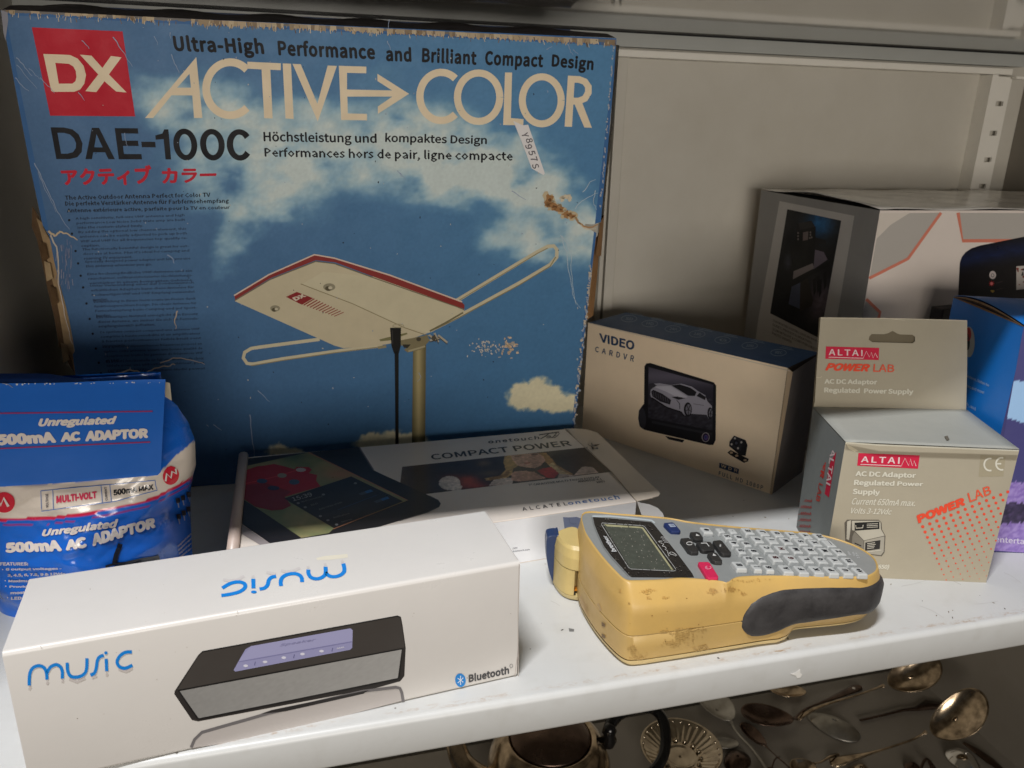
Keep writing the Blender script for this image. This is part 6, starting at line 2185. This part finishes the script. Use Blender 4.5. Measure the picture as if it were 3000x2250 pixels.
pk, c = kprism(zl([(1955, 785), (2070, 785), (2095, 800), (2192, 955), (2186, 976), (2075, 978), (2050, 960), (1956, 808)]), 0.0022, (212, 36, 84), 'power_key')
mb = MB()
P_ = Plane(c + TN * .0001, c + TN * .0001 + aX, c + TN * .0001 + bX)
stroke(mb, P_, zl(ell(2070, 855, 34, 17, 16, 110, 420)), 2, (232, 150, 170), KEY, 1)
stroke(mb, P_, zl([(2036, 850), (2062, 858)]), 2, (232, 150, 170), KEY, 1)
mb.build('key_print', pk, LPX)
bk_, c = kprism(zl([(1550, 325), (1650, 318), (1672, 330), (1748, 418), (1735, 432), (1640, 428), (1615, 412), (1550, 345)]), 0.0022, (24, 44, 96), 'blue_key')
mb = MB()
P_ = Plane(c + TN * .0001, c + TN * .0001 + aX, c + TN * .0001 + bX)
poly(mb, P_, zl([(1598, 342), (1660, 340), (1692, 376), (1628, 378)]), (176, 186, 204), KEY, 1, holes=[zl([(1610, 348), (1656, 347), (1678, 370), (1634, 371)])])
for k in range(4):
    stroke(mb, P_, zl([(1616 + k * 11, 350), (1636 + k * 11, 370)]), 1.2, (176, 186, 204), KEY, 1)
mb.build('key_print', bk_, LPX)
for nm, q, ic_ in (('up_key', zl([(1858, 435), (1945, 430), (1975, 445), (2013, 498), (2006, 528), (1942, 530), (1900, 515), (1857, 455)]), [(1930, 455), (1972, 482), (1924, 482)]),
                   ('clock_key', zl([(1746, 508), (1838, 500), (1870, 520), (1958, 648), (1950, 670), (1872, 670), (1832, 648), (1746, 528)]), None),
                   ('enter_key', zl([(1936, 548), (2088, 546), (2110, 560), (2148, 628), (2140, 650), (2012, 652), (1985, 640), (1932, 562)]), 'enter'),
                   ('down_key', zk([(250, 402), (318, 395), (345, 410), (396, 478), (392, 494), (326, 491), (290, 476), (250, 418)]), 'down'),
                   ('shift_key', zk([(302, 284), (374, 275), (400, 290), (486, 400), (478, 416), (402, 416), (375, 400), (302, 300)]), 'F')):
    ob_, c = kprism(q, 0.0026, BKK, nm)
    mb = MB()
    P_ = Plane(c + TN * .0001, c + TN * .0001 + aX, c + TN * .0001 + bX)
    WK = (206, 204, 200)
    if nm == 'up_key':
        poly(mb, P_, zl(ic_), WK, KEY, 1)
    elif ic_ == 'down':
        poly(mb, P_, zk([(305, 412), (338, 436), (300, 436)]), WK, KEY, 1)
    elif ic_ == 'enter':
        stroke(mb, P_, zl([(1985, 568), (2050, 566), (2082, 605)]), 2.4, WK, KEY, 1)
    elif ic_ == 'F':
        text(mb, P_, "F", zk([(378, 346), (398, 322), (372, 320), (366, 342)]), WK, KEY, layer=1, bold=.04)
    else:
        stroke(mb, P_, zl(ell(1850, 570, 34, 18, 14)), 2, WK, KEY, 1)
    mb.build('key_print', ob_, LPX)
# little legend printed past the last keys
m = MB()
for s, q in (("CAPS", [(1660, 432), (1640, 396), (1654, 390), (1680, 428)]), ("CODE", [(1700, 436), (1690, 400), (1706, 398), (1720, 434)]), ("1 2 3", [(1740, 460), (1722, 408), (1734, 404), (1768, 456)])):
    text(m, LT, s, zk(q), (206, 206, 206), PLASTIC, bold=.02, layer=3)
for x, y in ((190, 230),):
    pass
m.build('legend', lp, LPX)
# tape exit block and cutter lever on the left end
m = MB()
CRM = (206, 182, 118)
f1 = [(.1660, .0775), (.1562, .0790), (.1512, .0835), (.1488, .0905), (.1486, .1010), (.1530, .1085), (.1680, .1100)]
f1 = smoothline(f1, 4, True)


def block(foot, zz_, col, mat=PLASTIC):
    cx = sum(p[0] for p in foot) / len(foot)
    cy = sum(p[1] for p in foot) / len(foot)
    vs_ = []
    for z, k in zz_:
        vs_ += [Vector((cx + (x - cx) * k, cy + (y - cy) * k, z)) for x, y in foot]
    n_ = len(foot)
    m.add(vs_, [(j * n_ + i, (j + 1) * n_ + i, (j + 1) * n_ + (i + 1) % n_, j * n_ + (i + 1) % n_) for j in range(len(zz_) - 1) for i in range(n_)], col, mat)
    m.add(vs_[-n_:], [tuple(reversed(range(n_)))], col, mat)


block(f1, [(0.0232, 1.0), (0.0310, 1.0), (0.0365, 0.88), (0.0385, 0.72)], CRM)
f2 = [(.1660, .0860), (.1566, .0855), (.1560, .0793)] + smoothline([(.1552, .0800), (.1512, .0835), (.1488, .0905), (.1486, .1010), (.1530, .1085), (.1680, .1100)], 4)
block(f2, [(0.0045, 1.0), (0.0226, 1.0)], CRM)
block(f1, [(0.0008, 0.86), (0.0030, 0.97), (0.0042, 1.0)], (208, 188, 132))
bxmb(m, 0.1562, 0.163, 0.0815, 0.086, 0.0062, 0.0072, (214, 132, 30), PLASTIC)
bxmb(m, 0.1558, 0.1575, 0.080, 0.0812, 0.0044, 0.0066, (24, 22, 20), PLASTIC)
m.build('tape_exit', lp, LPX, bevel=0.0009, bseg=2)
m = MB()
lev = zl([(163, 620), (168, 540), (190, 492), (290, 478), (320, 520), (320, 1060), (280, 1054), (238, 1018), (195, 900), (170, 760)])
lev = smoothline(lev, 3, True)
fpt = [ony(x, y, 0.0985) for x, y in lev]
bpt = [p + Vector((0.002, 0.010, 0)) for p in fpt]
n = len(lev)
m.add(fpt + bpt, [tuple(range(n)), tuple(reversed(range(n, 2 * n)))] + [(i, n + i, n + (i + 1) % n, (i + 1) % n) for i in range(n)], (40, 58, 96), PLASTIC)
m.build('cutter_lever', lp, LPX, bevel=0.0012, bseg=3)

# ================================================================== silverware on the shelf below
def metal(name, col, rough, tarn=(0.10, 0.07, 0.045), amt=0.5, scale=60):
    mt = bpy.data.materials.new(name)
    mt.use_nodes = True
    t = mt.node_tree
    b = t.nodes['Principled BSDF']
    tcn = t.nodes.new('ShaderNodeTexCoord')
    n1 = t.nodes.new('ShaderNodeTexNoise')
    n1.inputs['Scale'].default_value = scale
    n1.inputs['Detail'].default_value = 6
    t.links.new(tcn.outputs['Object'], n1.inputs['Vector'])
    cr = t.nodes.new('ShaderNodeValToRGB')
    cr.color_ramp.elements[0].position = 0.35
    cr.color_ramp.elements[0].color = (*[c * (1 - amt) + d * amt for c, d in zip(col, tarn)], 1)
    cr.color_ramp.elements[1].position = 0.65
    cr.color_ramp.elements[1].color = (*col, 1)
    t.links.new(n1.outputs['Fac'], cr.inputs[0])
    t.links.new(cr.outputs[0], b.inputs['Base Color'])
    mr = t.nodes.new('ShaderNodeMapRange')
    mr.inputs['To Min'].default_value = rough + .12
    mr.inputs['To Max'].default_value = max(.03, rough - .06)
    t.links.new(n1.outputs['Fac'], mr.inputs['Value'])
    t.links.new(mr.outputs[0], b.inputs['Roughness'])
    b.inputs['Metallic'].default_value = 1.0
    return mt


TARN = metal('tarnished_silver', (0.66, 0.52, 0.36), 0.17, amt=0.75, scale=90)
DARKM = metal('blackened_silver', (0.16, 0.11, 0.085), 0.26, (0.03, 0.02, 0.015))
BRIGHT = metal('polished_silver', (0.82, 0.80, 0.76), 0.08, (0.5, 0.46, 0.4), .3)
DISHM = metal('bright_plate', (0.66, 0.56, 0.42), 0.13, amt=0.45)
DULL = metal('dull_silver', (0.50, 0.48, 0.43), 0.38, amt=0.4)
BLK = printed('black_bakelite', 0.22, 0.0)
SPG = 'loose spoons spread on the lower shelf'


def lz(pts, s, ox, oy, z=None):
    return [onz(ox + x * s, oy + y * s, LZ if z is None else z) for x, y in pts]


def spoon(name, label, cat, a, b, width, stem, mat, up=True, depth=0.011, stem_w=0.0035, end_w=0.010, hole=False, lift=0.0, arch=0.010, tilt=0.0, zb=None):
    """a, b: picture positions of the two ends of the bowl (b joins the stem); stem: picture positions along the handle"""
    zb = zb or (0.0, 0.0)
    A, B = onz(*a, LZ + 0.004 + zb[0]), onz(*b, LZ + 0.004 + zb[1])
    zA, zB_ = zb
    A.z = B.z = 0
    C = (A + B) / 2
    X = (B - A)
    L = X.length / 2
    X.normalize()
    Y = Vector((-X.y, X.x, 0))
    o, M_ = thing(name, label, cat, (C.x, C.y, LZ), 0, SPG)
    mb = MB()
    NR, NA = 16, 40
    vs = []
    base = LZ + lift + 0.0006
    for j in range(NR + 1):
        r_ = j / NR
        for i in range(NA):
            t = 2 * math.pi * i / NA
            eg = 1 + 0.14 * math.cos(t)      # egg: fuller towards the tip
            px_ = -L * r_ * math.cos(t) if False else L * r_ * math.cos(t)
            py_ = width * r_ * math.sin(t) * (1 - 0.16 * math.cos(t))
            h = depth * (r_ ** 1.9) if up else depth * (1 - r_ ** 1.9)
            sg = 1 if Y.y > 0 else -1
            ct, st = math.cos(rad(tilt)), math.sin(rad(tilt))
            yy, zz_ = py_ * ct - sg * h * st, sg * py_ * st + h * ct + width * st * .9
            zl_ = zA + (zB_ - zA) * (px_ / L + 1) / 2
            vs.append(C + X * px_ + Y * yy + Vector((0, 0, base + zz_ + zl_)))
    fs = [(j * NA + i, j * NA + (i + 1) % NA, (j + 1) * NA + (i + 1) % NA, (j + 1) * NA + i) for j in range(1, NR) for i in range(NA)]
    fs += [(0, NA + i, NA + (i + 1) % NA) for i in range(NA)]
    mb.add(vs, fs, (255, 255, 255), mat, True)
    mb.build('bowl', o, M_, thick=0.0009)
    if stem:
        P = [B + Vector((0, 0, base + zB_ + (depth if up else 0.002)))]
        n_ = len(stem)
        for k, (x, y) in enumerate(stem):
            t = (k + 1) / n_
            q = onz(x, y, LZ + 0.006 + zB_ * (1 - t))
            q.z = base + 0.0012 + zB_ * (1 - t) + arch * math.sin(math.pi * min(1, t)) * (0.8 if t < 1 else 0) + (0.001 if t == 1 else 0)
            P.append(q)
        P = [Vector(p) for p in smoothline([tuple(p) for p in P], 6)]
        mb = MB()
        vs = []
        m_ = len(P)
        for k, p in enumerate(P):
            d = (P[min(m_ - 1, k + 1)] - P[max(0, k - 1)]).normalized()
            s_ = Vector((-d.y, d.x, 0)).normalized()
            t = k / (m_ - 1)
            w = stem_w + (end_w - stem_w) * max(0, (t - 0.45) / 0.55) ** 1.4
            if t > 0.93:
                w *= max(0.35, 1 - ((t - 0.93) / 0.07) ** 2 * .65)
            if t < 0.08:
                w = stem_w * 1.8
            th = 0.0016
            for u_, zz_ in ((-1, 0), (-.6, .5), (0, 1), (.6, .5), (1, 0), (0, -.6)):
                vs.append(p + s_ * (u_ * w * .5) + Vector((0, 0, zz_ * th * .6)))
        mb.add(vs, [(k * 6 + i, k * 6 + (i + 1) % 6, (k + 1) * 6 + (i + 1) % 6, (k + 1) * 6 + i) for k in range(m_ - 1) for i in range(6)] + [tuple(range(6)), tuple(reversed(range((m_ - 1) * 6, m_ * 6)))], (255, 255, 255), mat, True)
        if hole:
            q = P[-3] + Vector((0, 0, 0.0013))
            lathe(mb, q, [(0.0001, 0.0002), (0.0022, 0.0002)], (240, 236, 226), BRIGHT, 14)
        mb.build('handle', o, M_)
    return o


k8 = lambda *p: [(2400 + x * .27125, 1850 + y * .27125) for x, y in p]
k9 = lambda *p: [(1900 + x * .27125, 1950 + y * .27125) for x, y in p]
a, b = k8((1270, 440), (690, 640))
spoon('table_spoon', 'large brassy spoon bowl nearest the shelf lip, by the right cabinet wall', 'spoon', a, b, 0.023, k8((420, 700), (0, 830), (-250, 930)), TARN, depth=0.012, tilt=30, zb=(0.045, 0.015))
a, b = k8((1765, 870), (1140, 1150))
spoon('table_spoon', 'biggest brassy spoon with a dark spot in its bowl, handle running left', 'spoon', a, b, 0.027, k8((1000, 1180), (620, 1320), (380, 1370), (120, 1400)), TARN, depth=0.013, end_w=0.020, tilt=30, zb=(0.060, 0.012))
a, b = k8((440, 1140), (-120, 880))
spoon('table_spoon', 'dull spoon bowl lying face down between the dark spoons', 'spoon', a, b, 0.019, None, DULL, up=False, depth=0.010)
a, b = k8((880, 1640), (1500, 1900))
o_sp = MB()
P = [onz(*p, LZ + .003) for p in k8((440, 960), (700, 900), (900, 850), (1060, 835), (1200, 790), (1380, 800))]
oo, MM = thing('broken_handle', 'dark fiddle-shaped spoon handle lying under the two brassy bowls', 'spoon handle', (P[0].x, P[0].y, LZ), 0, None)
mb = MB()
ws = [.0045, .0045, .005, .008, .019, .010]
vs = []
for k, p in enumerate(P):
    d = (P[min(5, k + 1)] - P[max(0, k - 1)]).normalized()
    s_ = Vector((-d.y, d.x, 0)).normalized()
    for u_, z_ in ((-1, 0), (0, .0012), (1, 0), (0, -.001)):
        vs.append(p + s_ * (u_ * ws[k] * .5) + Vector((0, 0, z_)))
mb.add(vs, [(k * 4 + i, k * 4 + (i + 1) % 4, (k + 1) * 4 + (i + 1) % 4, (k + 1) * 4 + i) for k in range(5) for i in range(4)], (255, 255, 255), DARKM, True)
mb.build('stem', oo, MM)
a, b = k9((985, 545), (1560, 640))
spoon('serving_ladle', 'dark serving spoon with a pierced handle end, under the shelf lip', 'spoon', a, b, 0.020, [(2360, 2082), (2440, 2050), (2522, 2004)], DARKM, depth=0.012, hole=True, end_w=0.017)
a, b = k9((1000, 640), (1262, 895))
spoon('salt_spoon', 'small almost black spoon with a thin handle, beside the pale spoon', 'spoon', a, b, 0.010, k9((1380, 1000), (1500, 1105), (1700, 1260)), DARKM, depth=0.007, stem_w=.002, end_w=.004)
a, b = k9((610, 300), (880, 640))
spoon('pale_spoon', 'pale grey spoon with its thin handle running down between dark spoons', 'spoon', a, b, 0.021, k9((960, 740), (1120, 930), (1260, 1110), (1380, 1260)), DULL, depth=0.010, stem_w=.0035, end_w=.006)
a, b = k9((1030, 915), (880, 1120))
spoon('tea_spoon', 'small dark spoon bowl just right of the fluted dish', 'spoon', a, b, 0.014, k9((840, 1200), (800, 1330)), DARKM, up=False, depth=0.008)
a, b = k9((705, 830), (980, 840))
spoon('mother_of_pearl_dish', 'faint grey oval dish between the fluted dish and pale spoon handle', 'dish', a, b, 0.009, None, DULL, up=True, depth=0.003)
a, b = k9((1300, 262), (1700, 300))
spoon('dessert_spoon', 'coppery spoon bowl half hidden under the white shelf lip', 'spoon', a, b, 0.014, None, TARN, up=True, depth=0.006)
a, b = k8((1420, 1240), (1720, 1540))
spoon('sugar_spoon', 'polished silver spoon bowl in front of the biggest brassy spoon', 'spoon', a, b, 0.017, None, BRIGHT, up=False, depth=0.013)
a, b = k8((960, 1390), (1080, 1520))
spoon('tiny_spoon', 'tiny dark oval spoon at the bottom, before the polished bowl', 'spoon', a, b, 0.009, k8((1150, 1400), (1250, 1480)), DARKM, up=False, depth=0.006)
a, b = k9((1260, 1330), (1330, 1120))
spoon('mustard_spoon', 'dark little spoon at the bottom between the thin handles', 'spoon', a, b, 0.011, k9((1360, 1040), (1420, 960)), DARKM, depth=0.006, stem_w=.002, end_w=.004)
a, b = k9((1560, 1180), (1780, 1090))
spoon('jam_spoon', 'tarnished spoon bowl cut by the bottom edge, left of the fiddle end', 'spoon', a, b, 0.015, k9((1860, 1060), (1960, 1000), (2060, 930)), TARN, depth=0.008, stem_w=.003, end_w=.006)
a, b = k8((560, 1560), (330, 1480))
spoon('soup_spoon', 'brown spoon bowl cut by the bottom edge, under the long fiddle handle', 'spoon', a, b, 0.018, None, TARN, up=False, depth=0.010)
P = [onz(*p, LZ + .004) for p in k8((1560, 1200), (1700, 1290), (1850, 1400), (1980, 1500))]
mb = MB()
tube(mb, P, [.003, .006, .007, .004], (255, 255, 255), DARKM, 8, flat=.3)
tag(mb.build('knife_handle'), 'flat dark cutlery handle running down from the biggest brassy spoon', 'cutlery handle')

# fluted silver dish
dc = onz(1992, 2222, LZ)
R_ = (onz(2109, 2221, LZ) - dc).length
ds, DX_ = thing('fluted_dish', 'ornate fluted silver dish with brassy reflections beside the black handle', 'dish', (dc.x, dc.y, LZ))
mb = MB()


def flute(r_, a):
    k = sstep(R_ * .45, R_ * .6, r_) * (1 - sstep(R_ * .88, R_ * .95, r_))
    return 0, 0.0006 * k * math.sin(a * 34) * (0.35 + 0.65 * max(0, math.cos(a - 0.7)))


NPR = 26
prof = [(R_ * (0.02 + 0.98 * k / NPR), 0.0) for k in range(NPR + 1)]
prof = [(r_, 0.002 + 0.0018 * (1 if r_ / R_ < .40 and r_ / R_ > .34 else 0) + 0.014 * max(0, r_ / R_ - .4) ** 1.3 / .6 ** 1.3 + (0.0012 if r_ / R_ > .95 else 0)) for r_, _ in prof]
lathe(mb, (dc.x, dc.y, LZ), prof, (255, 255, 255), DISHM, 204, flute)
mb.build('dish_body', ds, DX_, thick=0.001)
mb = MB()
for k in range(14):
    a = 2 * math.pi * k / 14
    c = Vector((dc.x + R_ * .5 * math.cos(a), dc.y + R_ * .5 * math.sin(a), LZ + .0052))
    lathe(mb, c, [(0.0001, .0028), (.0015, .0024), (.0026, .001), (.003, -.0006)], (255, 255, 255), DISHM, 10)
for k in range(28):
    a = 2 * math.pi * k / 28
    c = Vector((dc.x + R_ * .93 * math.cos(a), dc.y + R_ * .93 * math.sin(a), LZ + .0150))
    lathe(mb, c, [(0.0001, .0016), (.0012, .0012), (.0018, .0), (.002, -.0008)], (255, 255, 255), DISHM, 8)
mb.build('beading', ds, DX_)

# teapot with black handle
TPZ = LZ + 0.118
lc = onz(1612, 2150, TPZ)
tp_, TPX = thing('silver_teapot', 'tarnished silver teapot with black looped handle, partly under the shelf', 'teapot', (lc.x, lc.y, LZ))
rl = (onz(1728, 2160, TPZ) - onz(1494, 2170, TPZ)).length / 2
ro = (onz(1790, 2165, TPZ - .02) - onz(1430, 2200, TPZ - .02)).length / 2
mb = MB()
lathe(mb, (lc.x, lc.y, LZ), [(ro * .6, 0), (ro * .8, .004), (ro * .95, .03), (ro * 1.0, .06), (ro * .97, .085), (ro * .86, .105), (ro * .76, .113), (rl * 1.10, .1165), (rl * 1.03, .1150), (rl * 1.01, .113)], (255, 255, 255), TARN, 64)
mb.build('pot_body', tp_, TPX)
mb = MB()
lathe(mb, (lc.x, lc.y, LZ), [(0.0005, .126), (rl * .4, .1255), (rl * .75, .1225), (rl * .93, .1185), (rl * .985, .1165), (rl * 1.0, .1160), (rl * 1.0, .1140)], (255, 255, 255), DARKM, 64)
mb.build('lid', tp_, TPX)
mb = MB()
hz = TPZ - 0.006
hp = [onz(*p, hz) for p in ((1775, 2150), (1800, 2118), (1850, 2098), (1905, 2096), (1940, 2120), (1952, 2160), (1938, 2205), (1895, 2240), (1850, 2262), (1800, 2290))]
for k, p in enumerate(hp):
    p.z = hz + 0.010 * math.sin(math.pi * min(1, k / 5)) - 0.006 * max(0, k - 4)
tube(mb, [Vector(q) for q in smoothline([tuple(p) for p in hp], 5)], [0.0048 + 0.0016 * math.sin(k / 3.0) if k < 6 else 0.0058 for k in range(46)], (16, 15, 15), BLK, 12)
mb.build('handle', tp_, TPX)
mb = MB()
q = hp[0]
lathe(mb, (hp[0].x + .004, hp[0].y, hp[0].z - .012), [(.0005, .024), (.005, .022), (.0075, .016), (.006, .010), (.0085, .004), (.006, -.004)], (20, 18, 18), BLK, 20)
mb.build('handle_knob', tp_, TPX)
mb = MB()
sz = TPZ - 0.03
spt = [onz(*p, sz) for p in ((1460, 2262), (1400, 2248), (1352, 2225), (1332, 2190), (1328, 2150))]
for k, p in enumerate(spt):
    p.z = sz + [-.02, -.012, -.002, .012, .022][k]
tube(mb, [Vector(q) for q in smoothline([tuple(p) for p in spt], 5)], [0.016 - 0.0004 * k for k in range(21)], (255, 255, 255), TARN, 16, flat=.8)
mb.build('spout', tp_, TPX)
